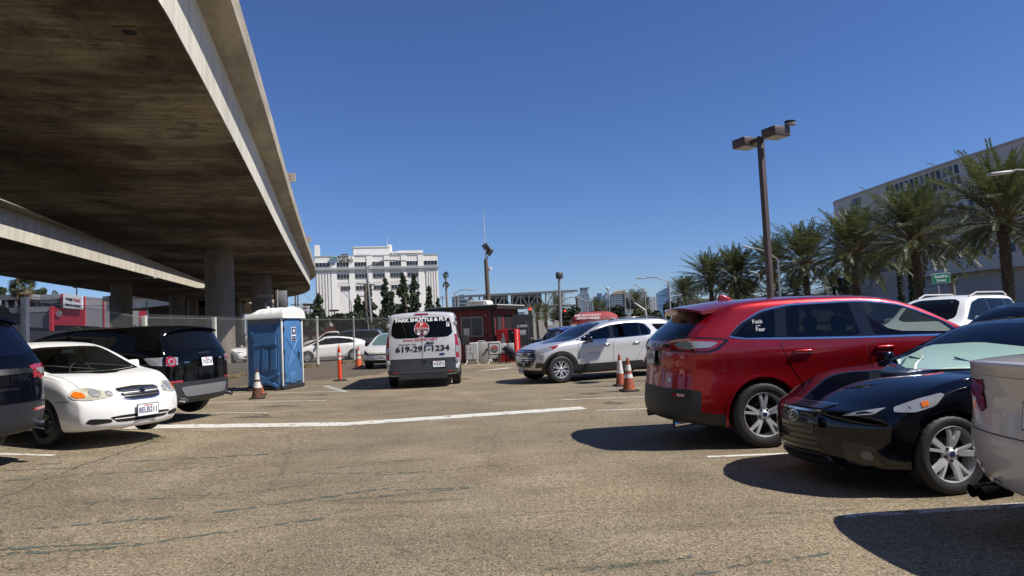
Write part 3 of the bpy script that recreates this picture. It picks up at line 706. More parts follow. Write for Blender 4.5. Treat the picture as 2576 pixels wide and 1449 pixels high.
def white_suv():
    L = 4.97
    sp = suv_spec(L=L, W=2.0, H=1.73, wr=.385, ro=1.1, wb=3.07, be=1.14, paint=P_SILVER, hood=1.14, arch=.45, tumble=.30,
        top=[(0, 1.66), (.5, 1.72), (1.3, 1.74), (2.1, 1.735), (2.6, 1.69), (3.05, 1.55), (3.66, 1.20), (4.3, 1.12), (4.8, 1.00), (L, .88)],
        belt=[(0, 1.14), (1.0, 1.15), (3.1, 1.11), (4.0, 1.06), (4.6, .97), (L, .84)],
        front=[(.2, .14), (.42, .02), (.60, 0), (.8, .02), (1.0, .10), (1.12, .26)], af=.30, pw=2.4, Rf=1.0,
        rows=[(0, .90), (.17, .955), (.42, .985), (.70, .978), (.86, 1.0), (1.0, .985)])
    th = TRAV_H; hx, hy = math.cos(R(th)), math.sin(R(th))
    fx, fy = TRAV_FW          # near front wheel contact
    lx, ly = -hy, hx          # car's left
    ax = sp['axles'][1] - L / 2
    cx = fx - hx * ax - lx * .88; cy = fy - hy * ax - ly * .88
    c = Car('white_suv', (cx, cy), th, sp, 'silver white SUV side-on with black lower cladding, parked behind the two orange cones', 'vehicles in the right-hand parking row', 'car')
    q = lambda p: [(x - L / 2, z) for x, z in p]
    dlo = q([(1.36, 1.215), (3.78, 1.135), (3.36, 1.35), (3.0, 1.48), (2.6, 1.58), (2.1, 1.62), (1.7, 1.625), (1.46, 1.56), (1.3, 1.36)])
    c.both('window_trim', 'side', chaikin(dlo, 2, .12), M_CHROME, off=.004)
    k = [(x * .985 + (.0), 1.4 + (z - 1.4) * .93) for x, z in dlo]
    un = [o for o in c.root.children if o.name.startswith('window_trim')]
    for sd in (-1, 1): un.append(c.panel('window_pillars', 'side', chaikin(k, 2, .12), M_TRIM, off=.008, side=sd))
    for w, g in (([(1.42, 1.235), (1.40, 1.36), (1.52, 1.53), (1.66, 1.59), (1.64, 1.23)], G_PRIV), ([(1.70, 1.23), (1.72, 1.595), (2.1, 1.595), (2.50, 1.565), (2.52, 1.20)], G_PRIV), ([(2.66, 1.195), (2.64, 1.535), (3.0, 1.44), (3.30, 1.325), (3.62, 1.155)], G_SIDE)): window(c, 'side', chaikin(q(w), 1, .06), g, off=.011, under=un)
    sp['dash_z'] = 1.08; interior(c, 2.85, 1.9, .74, dash=3.45)
    c.both('rear_quarter_window', 'side', chaikin(q([(.40, 1.52), (1.25, 1.55), (1.12, 1.38), (.85, 1.27), (.50, 1.27)]), 1, .1), M_GLASS, off=.006)
    doors(c, [[(2.58, 1.15), (2.58, .47), (1.88, .47), (1.76, .72), (1.62, .92), (1.56, 1.17)], [(2.61, 1.15), (2.61, .47), (3.60, .47), (3.64, .7), (3.66, 1.10)]])
    c.both('door_cladding', 'side', q([(1.60, .30), (1.66, .50), (3.66, .50), (3.72, .30)]), M_PLASTIC, off=.012)
    for sd in (-1, 1):
        for x in (1.85, 2.80): c.handle(x - L / 2, 1.02, sd, M_CHROME, .22)
        c.mirror(3.40 - L / 2, 1.15, sd, M_TRIM, (.12, .22, .16))
        o = c.panel('head_light', 'side', chaikin(q([(4.84, .93), (4.56, 1.02), (4.20, 1.075), (4.30, 1.0), (4.54, .90), (4.80, .86)]), 1, .1), M_CLEAR, off=.008, side=sd)
        c.panel('red_marker', 'side', chaikin(q([(4.46, 1.025), (4.20, 1.072), (4.30, 1.005), (4.42, .95)]), 1, .1), M_RED, off=.013, side=sd, parent=o)
        c.panel('head_light', 'front', chaikin([(sd * .93, 1.02), (sd * .62, .96), (sd * .62, .90), (sd * .92, .90)], 1, .1), M_CLEAR, off=.006)
        c.panel('fog_light', 'side', chaikin(q([(4.78, .60), (4.66, .58), (4.67, .47), (4.80, .44)]), 1, .1), M_TRIM, off=.006, side=sd)
    c.panel('grille', 'front', chaikin([(-.60, .96), (-.70, .72), (-.52, .46), (.52, .46), (.70, .72), (.60, .96)], 1, .1), M_TRIM, off=.006)
    for z in (.90, .84, .72, .66, .58, .52): c.panel('grille_bar', 'front', [(-.58, z), (.58, z), (.58, z + .011), (-.58, z + .011)], M_CHROME, off=.014)
    c.plate('front', 0, .36, '8KTR502')
    c.text('model_lettering', 'side', 'TRAVERSE', .035, (3.20 - L / 2, .80), M_PLASTIC, side=1, off=.01, space=1.6)
    c.panel('windshield', 'front', chaikin([(-.78, 1.17), (-.62, 1.66), (.62, 1.66), (.78, 1.17)], 2, .15), M_GLASS)
    for sd in (-1, 1):
        b = MB(); b.tube([(.8 - L / 2, sd * .66, 1.70), (1.0 - L / 2, sd * .68, 1.775), (2.2 - L / 2, sd * .68, 1.77), (2.5 - L / 2, sd * .66, 1.70)], .016, 8); b.build('roof_rail', M_TRIM, c.root, 60)
    arch_trim(c, M_PLASTIC, .065); c.wheels('twin6', rr=.62, rim_m=M_RIM); c.root.scale = (1, 1, .94)
    return c
def black_suv():
    L = 4.60
    sp = suv_spec(L=L, W=1.98, H=1.72, wr=.37, ro=.98, wb=2.74, be=1.18, paint=P_BLACK, hood=1.14,
        top=[(0, 1.66), (.4, 1.69), (1.4, 1.72), (2.2, 1.72), (2.7, 1.66), (3.2, 1.5), (3.65, 1.20), (4.1, 1.12), (L, .95)],
        rear=[(.2, .16), (.38, .03), (.56, 0), (.60, .03), (.80, .05), (1.06, .05), (1.2, .10), (1.58, .28)], Rr=1.0, ar=.16, pw=3.2,
        parts=['body', 'lower_cladding'], split=lambda kd, k, i, N: 1 if (k <= 0 and kd != 'top') or (k == 1 and (kd == 'rear' or (kd == 'side' and i < 2))) else 0)
    th = DISC_H; hx, hy = math.cos(R(th)), math.sin(R(th))
    c = Car('black_suv', (DISC_REAR[0] + hx * L / 2, DISC_REAR[1] + hy * L / 2), th, sp, 'glossy black SUV parked beyond the white sedan with its rear towards the aisle', None, 'car')
    X = L / 2
    q = lambda p: [(x - X, z) for x, z in p]
    c.panel('rear_window', 'rear', chaikin([(-.76, 1.25), (-.66, 1.58), (.66, 1.58), (.76, 1.25)], 2, .15), M_GLASS, off=.006)
    spoiler(c, .19, .7, 1.655, 1.69, .67, P_BLACK)
    b = MB(); b.tube([(.17 - X, -.10, 1.29), (.19 - X, -.32, 1.31)], [.03, .02], 8); b.build('rear_wiper', M_PLASTIC, c.root, 60)
    for sd in (-1, 1):
        o = c.panel('tail_light', 'rear', circle(sd * .80, 1.05, .088, 24), M_RED, off=.012)
        c.panel('light_ring', 'rear', circle(sd * .80, 1.05, .055, 20), M_CLEAR, off=.018, parent=o); c.panel('light_core', 'rear', circle(sd * .80, 1.05, .035, 16), M_RED, off=.022, parent=o)
        c.panel('tail_light', 'side', chaikin(q([(.14, 1.13), (.58, 1.13), (.44, 1.0), (.12, .98)]), 1, .1), M_CLEAR, off=.010, side=sd)
        c.panel('bumper_reflector', 'rear', [(sd * .60, .68), (sd * .90, .68), (sd * .90, .715), (sd * .60, .715)], M_RED, off=.006)
        b = MB(); b.tube([(.10 - X, sd * .66, .38), (-.02 - X, sd * .66, .365)], [.04, .046], 16, cap=False); b.build('exhaust_tip', M_CHROME, c.root, 40)
    c.plate('rear', 0, 1.01, '7XQE734', w=.305)
    c.panel('skid_plate', 'rear', chaikin([(-.66, .60), (-.56, .42), (.56, .42), (.66, .60)], 1, .1), mat('skid_grey', (.14, .14, .14), .5), off=.01)
    c.text('model_lettering', 'rear', 'SPORT', .028, (.50, 1.02), M_CHROME, off=.007)
    c.text('model_lettering', 'rear', 'DISCOVERY', .03, (0, 1.17), mat('dull_badge', (.08, .08, .08), .4), off=.007, space=1.6)
    c.panel('badge', 'rear', [(-.46 + a * 1.0, 1.06 + b * .55) for a, b in circle(0, 0, .035, 16)], M_CHROME, off=.008)
    generic_glass(c, None, [(-.75, 1.2), (-.62, 1.62), (.62, 1.62), (.75, 1.2)], None)
    c.both('side_window', 'side', chaikin(q([(.42, 1.26), (.34, 1.6), (.98, 1.63), (1.26, 1.24)]), 1, .06), M_GLASS, off=.006)
    c.both('side_window', 'side', chaikin(q([(1.40, 1.24), (1.28, 1.62), (2.15, 1.63), (2.15, 1.22)]), 1, .06), M_GLASS, off=.006)
    c.both('side_window', 'side', chaikin(q([(2.25, 1.22), (2.25, 1.62), (2.6, 1.60), (3.0, 1.45), (3.45, 1.22)]), 1, .06), M_GLASS, off=.006)
    doors(c, [[(2.2, 1.2), (2.2, .42), (1.62, .42), (1.5, .7), (1.3, .85), (1.3, 1.2)], [(2.23, 1.2), (2.23, .42), (3.1, .42), (3.2, .7), (3.3, 1.18)]])
    arch_trim(c, M_PLASTIC, .05); c.wheels('double5', rim_m=M_TRIM)
    return c
def white_sedan():
    L = 4.62
    sp = sedan_spec(L=L, W=1.70, H=1.47, wr=.315, ro=.98, wb=2.60, paint=P_WHITE, hood=.985, be=.98, af=.30, pw=2.3, Rf=1.0, tw=.19, inset=.12,
        front=[(.15, .10), (.30, .0), (.50, 0), (.62, .05), (.74, .10), (.85, .20), (.98, .36)], crown=.04,
        top=[(0, 1.04), (.3, 1.08), (.75, 1.11), (1.2, 1.35), (1.7, 1.46), (2.15, 1.47), (2.5, 1.44), (2.95, 1.27), (3.42, 1.01), (3.95, .93), (4.3, .83), (L, .70)])
    th = COR_H; hx, hy = math.cos(R(th)), math.sin(R(th)); lx, ly = -hy, hx
    ax = sp['axles'][1] - L / 2; mx, my = COR_AX
    c = Car('white_sedan', (mx - hx * ax, my - hy * ax), th, sp, 'older white sedan facing the aisle with hazy headlights and scuffed front bumper', None, 'car')
    X = L / 2; q = lambda p: [(x - X, z) for x, z in p]
    wsp = chaikin([(-.70, .99), (-.55, 1.355), (-.3, 1.375), (.3, 1.375), (.55, 1.355), (.70, .99), (.3, .965), (-.3, .965)], 2, .12)
    fr_ = c.panel('windshield_frame', 'front', wsp, M_TRIM, off=.004); wi = [(y * .95, 1.17 + (z - 1.17) * .88) for y, z in wsp]
    window(c, 'front', wi, G_WIND, off=.007, under=[fr_], name='windshield'); sp['dash_z'] = .93; interior(c, 2.35, 1.55, .56, hw=.32, dash=3.0, wheel_y=.32)
    b = MB(); b.box((2.78 - X, 0, 1.30), (.03, .20, .06)); b.build('rear_mirror', M_TRIM, c.root)
    for sd, nm in ((-1, 1), (1, 1)):
        o = c.panel('head_light', 'front', chaikin([(sd * .79, .70), (sd * .74, .775), (sd * .58, .79), (sd * .46, .735), (sd * .36, .665), (sd * .46, .635), (sd * .66, .615), (sd * .77, .64)], 2, .15), M_HAZE, off=.008, edge=M_SEAM)
        c.panel('turn_lamp', 'front', chaikin([(sd * .775, .70), (sd * .735, .745), (sd * .67, .72), (sd * .66, .655), (sd * .75, .655)], 1, .15), M_AMBER, off=.013, parent=o)
        c.panel('reflector_bowl', 'front', circle(sd * .56, .705, .055, 20), M_CLEAR, off=.014, parent=o)
        c.panel('reflector_bowl', 'front', circle(sd * .42, .69, .036, 20), M_CLEAR, off=.014, parent=o)
        c.panel('fog_opening', 'front', chaikin([(sd * .70, .315), (sd * .66, .37), (sd * .44, .345), (sd * .42, .30), (sd * .62, .285)], 1, .15), M_DARK, off=.004)
    b0 = c.panel('grille', 'front', chaikin([(-.32, .745), (-.28, .60), (-.16, .575), (.16, .575), (.28, .60), (.32, .745), (0, .765)], 1, .12), M_CHROME, off=.010)
    c.panel('grille_mesh', 'front', chaikin([(-.298, .73), (-.262, .61), (-.15, .590), (.15, .590), (.262, .61), (.298, .73), (0, .748)], 1, .12), M_DARK, off=.015, parent=b0)
    for z in (.625, .66, .695): c.panel('grille_bar', 'front', [(-.26, z), (.26, z), (.265, z + .012), (-.265, z + .012)], mat('grille_grey', (.16, .16, .165), .35, metal=.6), off=.022, parent=b0)
    for rx_, ry_ in ((.045, .03), (.034, .02)):
        ring = [(a * rx_ * .85, .69 + b * ry_ * .85) for a, b in circle(0, 0, 1, 24)] ; inn = [(a * (rx_ - .006), .69 + b * (ry_ - .006)) for a, b in circle(0, 0, 1, 24)][::-1]
        c.panel('badge', 'front', ring + [ring[0]] + [inn[-1]] + inn, M_CHROME, off=.030, parent=b0) if False else c.panel('badge', 'front', ring, M_CHROME, off=.028 + .002 * (rx_ < .04) , parent=b0) if rx_ == .045 else c.panel('badge_inset', 'front', ring, M_TRIM, off=.032, parent=b0)
    c.panel('lower_grille', 'front', chaikin([(-.46, .37), (-.36, .29), (.36, .29), (.46, .37), (.30, .385), (-.30, .385)], 1, .12), M_DARK, off=.004)
    c.panel('grille_bar', 'front', [(-.40, .335), (.40, .335), (.40, .347), (-.40, .347)], P_WHITE, off=.010)
    c.panel('hood_gap', 'top', [(1.18, -.72), (1.9, -.66), (1.9, -.652), (1.18, -.712)], M_SEAM, off=.002, skirt=False)
    c.panel('bumper_gap', 'side', q([(4.15, .615), (3.92, .60), (3.92, .607), (4.15, .622)]), M_SEAM, off=.003, side=-1, skirt=False)
    c.plate('front', .02, .425, '8ELB211', w=.315, h=.16, off=.025)
    rnd = random.Random(4)
    for i in range(9):
        y, z = rnd.uniform(.52, .78), rnd.uniform(.42, .60); c.panel('scuff_mark', 'front', chaikin([(y, z), (y + rnd.uniform(.01, .05), z + rnd.uniform(0, .012)), (y + .02, z - .008)], 1, .2), mat('scuff', (.12, .10, .09), .8), off=.002, skirt=False)
    b = MB()
    for yy in (-.30, .28): b.tube([(3.40 - X, yy + .35, .985 + .03), (3.28 - X, yy - .1, 1.08), (3.20 - X, yy - .28, 1.11)], [.008, .01, .006], 6)
    b.build('wiper', M_PLASTIC, c.root)
    generic_glass(c, ([(1.0, 1.02), (1.35, 1.36), (2.4, 1.40), (2.95, 1.20), (3.25, 1.0)], [[(1.1, 1.03), (1.4, 1.33), (1.95, 1.38), (1.95, 1.02)], [(2.03, 1.02), (2.03, 1.37), (2.4, 1.365), (2.9, 1.18), (3.1, 1.02)]]), None, [(-.6, 1.1), (-.5, 1.38), (.5, 1.38), (.6, 1.1)])
    for sd in (-1, 1): c.mirror(3.02 - X, 1.02, sd, P_WHITE, (.1, .18, .12))
    c.wheels('steel', rim_m=mat('black_steel', (.012, .012, .012), .35), rr=.66, steer=R(0))
    return c
def black_sedan():
    L = 4.68
    sp = sedan_spec(L=L, W=1.80, H=1.42, wr=.335, ro=1.05, wb=2.73, paint=P_LEX, hood=.98, be=.98, af=.34, pw=2.2, Rf=1.1, tw=.235, inset=.14, arch=.365,
        front=[(.15, .10), (.25, .03), (.45, 0), (.66, .02), (.76, .06), (.88, .18), (.98, .32)],
        top=[(0, 1.04), (.3, 1.07), (.75, 1.10), (1.2, 1.32), (1.55, 1.425), (1.85, 1.435), (2.16, 1.40), (2.54, 1.26), (3.02, 1.005), (3.7, .95), (4.25, .83), (4.45, .75), (L, .70)],
        belt=[(0, .98), (1.0, .98), (2.7, .94), (3.4, .93), (4.2, .80), (L, .66)])
    th = LEX_H; hx, hy = math.cos(R(th)), math.sin(R(th)); lx, ly = -hy, hx
    ax = sp['axles'][1] - L / 2; fx, fy = LEX_FW
    c = Car('black_sedan', (fx - hx * ax - lx * .80, fy - hy * ax - ly * .80), th, sp, 'shiny black sedan nose towards the aisle with spindle grille and silver alloys', 'vehicles in the right-hand parking row', 'car')
    X = L / 2; q = lambda p: [(x - X, z) for x, z in p]
    wsp = chaikin([(-.75, .985), (-.56, 1.36), (-.3, 1.385), (.3, 1.385), (.56, 1.36), (.75, .985), (.3, .965), (-.3, .965)], 2, .12)
    fr_ = c.panel('windshield_frame', 'front', wsp, M_TRIM, off=.004); wi = [(y * .96, 1.17 + (z - 1.17) * .91) for y, z in wsp]
    window(c, 'front', wi, G_WIND, off=.007, under=[fr_], name='windshield'); sp['dash_z'] = .96; interior(c, 2.15, 1.4, .56, hw=.34, dash=2.56, wheel_y=.34)
    c.panel('windshield_backing', 'front', chaikin([(-.68, 1.0), (-.62, 1.16), (0, 1.20), (.62, 1.16), (.68, 1.0), (0, .985)], 1, .12), mat('backing_pale_green', (.70, .84, .76), .6), off=-.006, skirt=False)  # pale green panel just under the lower windshield glass
    sp_out = [(-.36, .73), (-.20, .50), (-.40, .20), (.40, .20), (.20, .50), (.36, .73)]
    sp_out = [(-.34, .735), (-.23, .53), (-.24, .48), (-.42, .20), (.42, .20), (.24, .48), (.23, .53), (.34, .735)]
    o = c.panel('grille', 'front', sp_out, M_CHROME, off=.008)
    c.panel('grille_mesh', 'front', [(a * .972, .47 + (b - .47) * .972) for a, b in sp_out], M_TRIM, off=.013, parent=o)
    for i in range(9):
        z = .26 + i * .05; w = .21 + abs(z - .505) * (.45 if z > .505 else .55)
        c.panel('grille_bar', 'front', [(-w, z), (w, z), (w, z + .012), (-w, z + .012)], mat('grille_bar_black', (.02, .02, .022), .3), off=.020, parent=o, skirt=False)
    ring = circle(0, .615, 1, 24); c.panel('badge', 'front', [(a * .075, .615 + (b - .615) * .052) for a, b in ring], M_CHROME, off=.026, parent=o)
    c.panel('badge_inset', 'front', [(a * .066, .615 + (b - .615) * .044) for a, b in ring], M_TRIM, off=.030, parent=o)
    c.panel('badge_letter', 'front', [(-.012, .648), (.004, .648), (-.022, .598), (.034, .598), (.034, .590), (-.040, .590)], M_CHROME, off=.034, parent=o, skirt=False)
    for sd in (-1, 1):
        o = c.panel('head_light', 'side', chaikin(q([(4.22, .735), (4.06, .80), (3.86, .845), (3.83, .83), (3.93, .745), (4.10, .70), (4.24, .70)]), 1, .12), M_CLEAR, off=.007, side=sd, edge=M_SEAM)
        c.panel('turn_lamp', 'side', q([(4.04, .775), (3.98, .79), (3.985, .75), (4.04, .738)]), M_AMBER, off=.012, side=sd, parent=o)
        c.panel('head_light', 'front', chaikin([(sd * .72, .735), (sd * .52, .675), (sd * .50, .655), (sd * .70, .68)], 1, .12), M_CLEAR, off=.007, edge=M_SEAM)
        c.panel('fog_light', 'front', circle(sd * .66, .34, .04, 18), mat('dim_lens', (.10, .10, .11), .1, coat=1), off=.006)
        c.panel('fog_opening', 'front', chaikin([(sd * .50, .46), (sd * .80, .40), (sd * .80, .27), (sd * .50, .24)], 1, .12), M_TRIM, off=.003)
        c.mirror(2.92 - X, .99, sd, P_LEX, (.12, .2, .13))
    generic_glass(c, ([(1.0, 1.02), (1.35, 1.32), (2.4, 1.36), (2.95, 1.18), (3.3, .985)], [[(1.1, 1.03), (1.4, 1.29), (1.95, 1.34), (1.95, 1.01)], [(2.03, 1.01), (2.03, 1.335), (2.4, 1.325), (2.9, 1.16), (3.15, 1.0)]]), None, [(-.6, 1.1), (-.5, 1.34), (.5, 1.34), (.6, 1.1)])
    doors(c, [[(2.0, .98), (2.0, .28), (1.45, .28), (1.4, .6), (1.2, .98)], [(2.03, .98), (2.03, .28), (3.2, .28), (3.25, .96)]])
    b = MB(); b.tube([(3.08 - X, .62, .985), (2.96 - X, .05, 1.06)], .009, 6); b.tube([(3.08 - X, .0, 1.0), (2.96 - X, -.55, 1.05)], .009, 6); b.build('wiper', M_PLASTIC, c.root)
    c.wheels('spoke5', rr=.70)
    return c
def grey_sedan():
    L = 4.62
    sp = sedan_spec(L=L, W=1.81, H=1.43, wr=.33, ro=.97, wb=2.81, paint=P_BMW, trunk=1.13, be=.99, ar=.16, pw=3.0, Rr=.8, tumble=.36,
        rear=[(.2, .14), (.34, .04), (.50, .0), (.66, .0), (.70, .05), (.9, .05), (1.04, .02), (1.10, .0), (1.14, .03)],
        top=[(0, 1.11), (.35, 1.135), (.75, 1.15), (1.3, 1.33), (1.8, 1.42), (2.2, 1.43), (2.6, 1.40), (3.0, 1.25), (3.45, 1.0), (4.1, .92), (L, .7)],
        belt=[(0, 1.0), (1.0, .99), (2.7, .96), (3.4, .95), (4.2, .82), (L, .66)])
    th = BMW_H; hx, hy = math.cos(R(th)), math.sin(R(th)); lx, ly = -hy, hx
    c = Car('pale_sedan', (BMW_REAR[0] + hx * L / 2, BMW_REAR[1] + hy * L / 2), th, sp, 'pale sedan cut off by the right edge, its rear corner and twin exhaust showing', 'vehicles in the right-hand parking row', 'car')
    X = L / 2; q = lambda p: [(x - X, z) for x, z in p]
    for sd in (-1, 1):
        o = c.panel('tail_light', 'rear', chaikin([(sd * .88, .985), (sd * .52, .89), (sd * .50, .80), (sd * .58, .765), (sd * .90, .80)], 2, .15), M_RED, off=.010, edge=M_SEAM)
        c.panel('tail_light', 'side', chaikin(q([(.0, .99), (.30, .96), (.36, .88), (.28, .81), (.0, .80)]), 2, .15), M_RED, off=.010, side=sd, edge=M_SEAM)
        c.panel('bumper_reflector', 'rear', chaikin([(sd * .62, .40), (sd * .86, .44), (sd * .86, .48), (sd * .62, .435)], 1, .1), M_RED, off=.006)
    for y in (.60, .70) :
        b = MB(); b.tube([(.20 - X, y - .1, .27), (.00 - X, y - .1, .255)], [.038, .042], 20, cap=False); b.tube([(.2 - X, y - .1, .27), (.05 - X, y - .1, .26)], [.03, .034], 20, mi=1); b.build('exhaust_tip', [M_TRIM, M_DARK], c.root, 40)
    c.panel('bumper_recess', 'rear', chaikin([(.36, .30), (.40, .36), (.72, .36), (.76, .30)], 1, .1), M_TRIM, off=.003)
    c.panel('trunk_gap', 'rear', [(-.72, .655), (.72, .655), (.72, .648), (-.72, .648)], M_SEAM, off=.003, skirt=False)
    for sd in (-1, 1): c.panel('trunk_gap', 'rear', [(sd * .72, .76), (sd * .727, .76), (sd * .735, .66), (sd * .70, .648), (sd * .70, .655), (sd * .725, .668)], M_SEAM, off=.003, skirt=False)
    c.panel('trunk_crease', 'rear', [(-.8, 1.02), (.8, 1.02), (.8, 1.013), (-.8, 1.013)], mat('crease_shade', (.4, .38, .35), .4), off=.002, skirt=False)
    c.plate('rear', -.07, .80, '7RBT310', m_frame=mat('plate_frame_grey', (.06, .06, .065), .4))
    generic_glass(c, ([(1.0, 1.05), (1.35, 1.33), (2.4, 1.37), (2.95, 1.2), (3.3, 1.0)], [[(1.1, 1.05), (1.4, 1.3), (1.95, 1.34), (1.95, 1.03)], [(2.03, 1.02), (2.03, 1.34), (2.4, 1.33), (2.9, 1.17), (3.15, 1.02)]]), [(-.75, .99), (-.55, 1.38), (.55, 1.38), (.75, .99)], [(-.65, 1.17), (-.5, 1.36), (.5, 1.36), (.65, 1.17)])
    c.wheels('spoke5', rr=.68); c.root.scale = (1, 1, 1.06)
    return c
def simple_suv(name, loc, th, p, label, group, L=4.6, H=1.66, Wd=1.85, lod=1, rails=False, plate=None, **kw):
    sp = suv_spec(L=L, W=Wd, H=H, wr=.35, ro=.95, wb=L * .59, be=1.08 * H / 1.66, paint=p, hood=1.05 * H / 1.66, lod=lod, **kw)
    c = Car(name, loc, th, sp, label, group, kw.get('cat', 'car')); k = H / 1.66; b_ = sp['be'] if 'be' in sp else 1.08 * k
    b_ = 1.08 * k
    generic_glass(c, ([(.5, b_ + .06), (.75, H - .14), (L * .52, H - .10), (L * .62, H - .2), (L * .75, b_ + .0)], [[(.62, b_ + .08), (.82, H - .16), (1.2, H - .13), (1.2, b_ + .05)], [(1.3, b_ + .05), (1.3, H - .13), (L * .45, H - .12), (L * .45, b_ + .03)], [(L * .47, b_ + .03), (L * .47, H - .12), (L * .53, H - .13), (L * .62, H - .23), (L * .72, b_ + .03)]]),
        [(-.70, b_ + .02), (-.58, H - .10), (.58, H - .10), (.70, b_ + .02)], [(-.70, b_ + .08), (-.58, H - .12), (.58, H - .12), (.70, b_ + .08)])
    for sd in (-1, 1):
        c.panel('tail_light', 'rear', chaikin([(sd * .90, b_ - .02), (sd * .90, b_ - .2), (sd * .62, b_ - .16), (sd * .62, b_ - .05)], 1, .1), M_RED, off=.008)
        c.panel('head_light', 'front', chaikin([(sd * .84, .84 * k), (sd * .84, .70 * k), (sd * .52, .70 * k), (sd * .55, .78 * k)], 1, .1), M_CLEAR, off=.008)
        c.mirror(L * .69 - L / 2, b_, sd, p)
        if rails:
            b = MB(); b.tube([(.6 - L / 2, sd * .60, H - .04), (.85 - L / 2, sd * .62, H + .045), (L * .48 - L / 2, sd * .62, H + .05), (L * .56 - L / 2, sd * .60, H - .05)], .02, 8); b.build('roof_rail', mat('satin_rail', (.45, .45, .45), .5), c.root, 60)
    spoiler(c, .36, .85, H - .07, H - .03, .66, p)
    c.panel('grille', 'front', chaikin([(-.5, .80 * k), (-.42, .55 * k), (.42, .55 * k), (.5, .80 * k)], 1, .1), M_TRIM, off=.006)
    if plate: c.plate('rear', 0, .80 * k, plate)
    c.wheels('multi'); return c
def simple_sedan(name, loc, th, p, label, group, L=4.6, H=1.45, lod=1, style='multi', **kw):
    sp = sedan_spec(L=L, W=1.76, H=H, paint=p, lod=lod, **kw); c = Car(name, loc, th, sp, label, group)
    generic_glass(c, ([(1.0, 1.0), (1.35, H - .12), (2.4, H - .08), (2.95, H - .28), (3.3, .98)], [[(1.1, 1.01), (1.4, H - .14), (1.95, H - .10), (1.95, 1.0)], [(2.03, 1.0), (2.03, H - .10), (2.4, H - .11), (2.9, H - .30), (3.15, 1.0)]]),
        [(-.68, .98), (-.54, H - .06), (.54, H - .06), (.68, .98)], [(-.60, 1.1), (-.5, H - .09), (.5, H - .09), (.60, 1.1)])
    for sd in (-1, 1):
        c.panel('head_light', 'front', chaikin([(sd * .80, .74), (sd * .76, .62), (sd * .45, .60), (sd * .50, .68)], 1, .1), M_CLEAR, off=.008)
        c.panel('tail_light', 'rear', chaikin([(sd * .80, .92), (sd * .80, .76), (sd * .5, .78), (sd * .5, .9)], 1, .1), M_RED, off=.008)
        c.mirror(3.0 - L / 2, 1.0, sd, p)
    c.panel('lower_grille', 'front', chaikin([(-.5, .42), (-.45, .3), (.45, .3), (.5, .42)], 1, .1), M_DARK, off=.004)
    c.wheels(style); return c
def hatch(name, loc, th, p, label, group):
    L = 4.46; H = 1.49
    sp = sedan_spec(L=L, W=1.745, H=H, paint=p, lod=1, trunk=1.15, hood=.92, wb=2.70, ro=.95,
        top=[(0, 1.12), (.3, 1.22), (.9, 1.36), (1.6, 1.46), (2.15, H), (2.6, H - .05), (3.1, H - .28), (3.65, .98), (4.1, .85), (L, .66)])
    c = Car(name, loc, th, sp, label, group)
    generic_glass(c, ([(.75, 1.05), (1.1, 1.28), (1.8, 1.38), (2.5, 1.38), (3.1, 1.16), (3.45, .96)], [[(1.0, 1.07), (1.25, 1.26), (1.9, 1.35), (1.9, 1.01)], [(1.98, 1.01), (1.98, 1.36), (2.5, 1.34), (3.0, 1.14), (3.3, .98)]]),
        [(-.68, .96), (-.54, H - .08), (.54, H - .08), (.68, .96)], [(-.60, 1.12), (-.5, 1.34), (.5, 1.34), (.60, 1.12)])
    for sd in (-1, 1):
        c.panel('head_light', 'front', chaikin([(sd * .80, .80), (sd * .80, .62), (sd * .55, .56), (sd * .60, .70)], 1, .1), M_CLEAR, off=.008); c.mirror(3.1 - L / 2, 1.0, sd, p)
        c.panel('fog_opening', 'front', chaikin([(sd * .74, .44), (sd * .74, .30), (sd * .58, .30)], 1, .1), M_DARK, off=.004)
    c.panel('lower_grille', 'front', chaikin([(-.45, .42), (-.4, .28), (.4, .28), (.45, .42)], 1, .1), M_DARK, off=.004)
    doors(c, [[(1.95, .98), (1.95, .3), (1.4, .3), (1.3, .9)], [(1.97, .98), (1.97, .3), (3.1, .3), (3.2, .94)]])
    c.wheels('multi'); return c
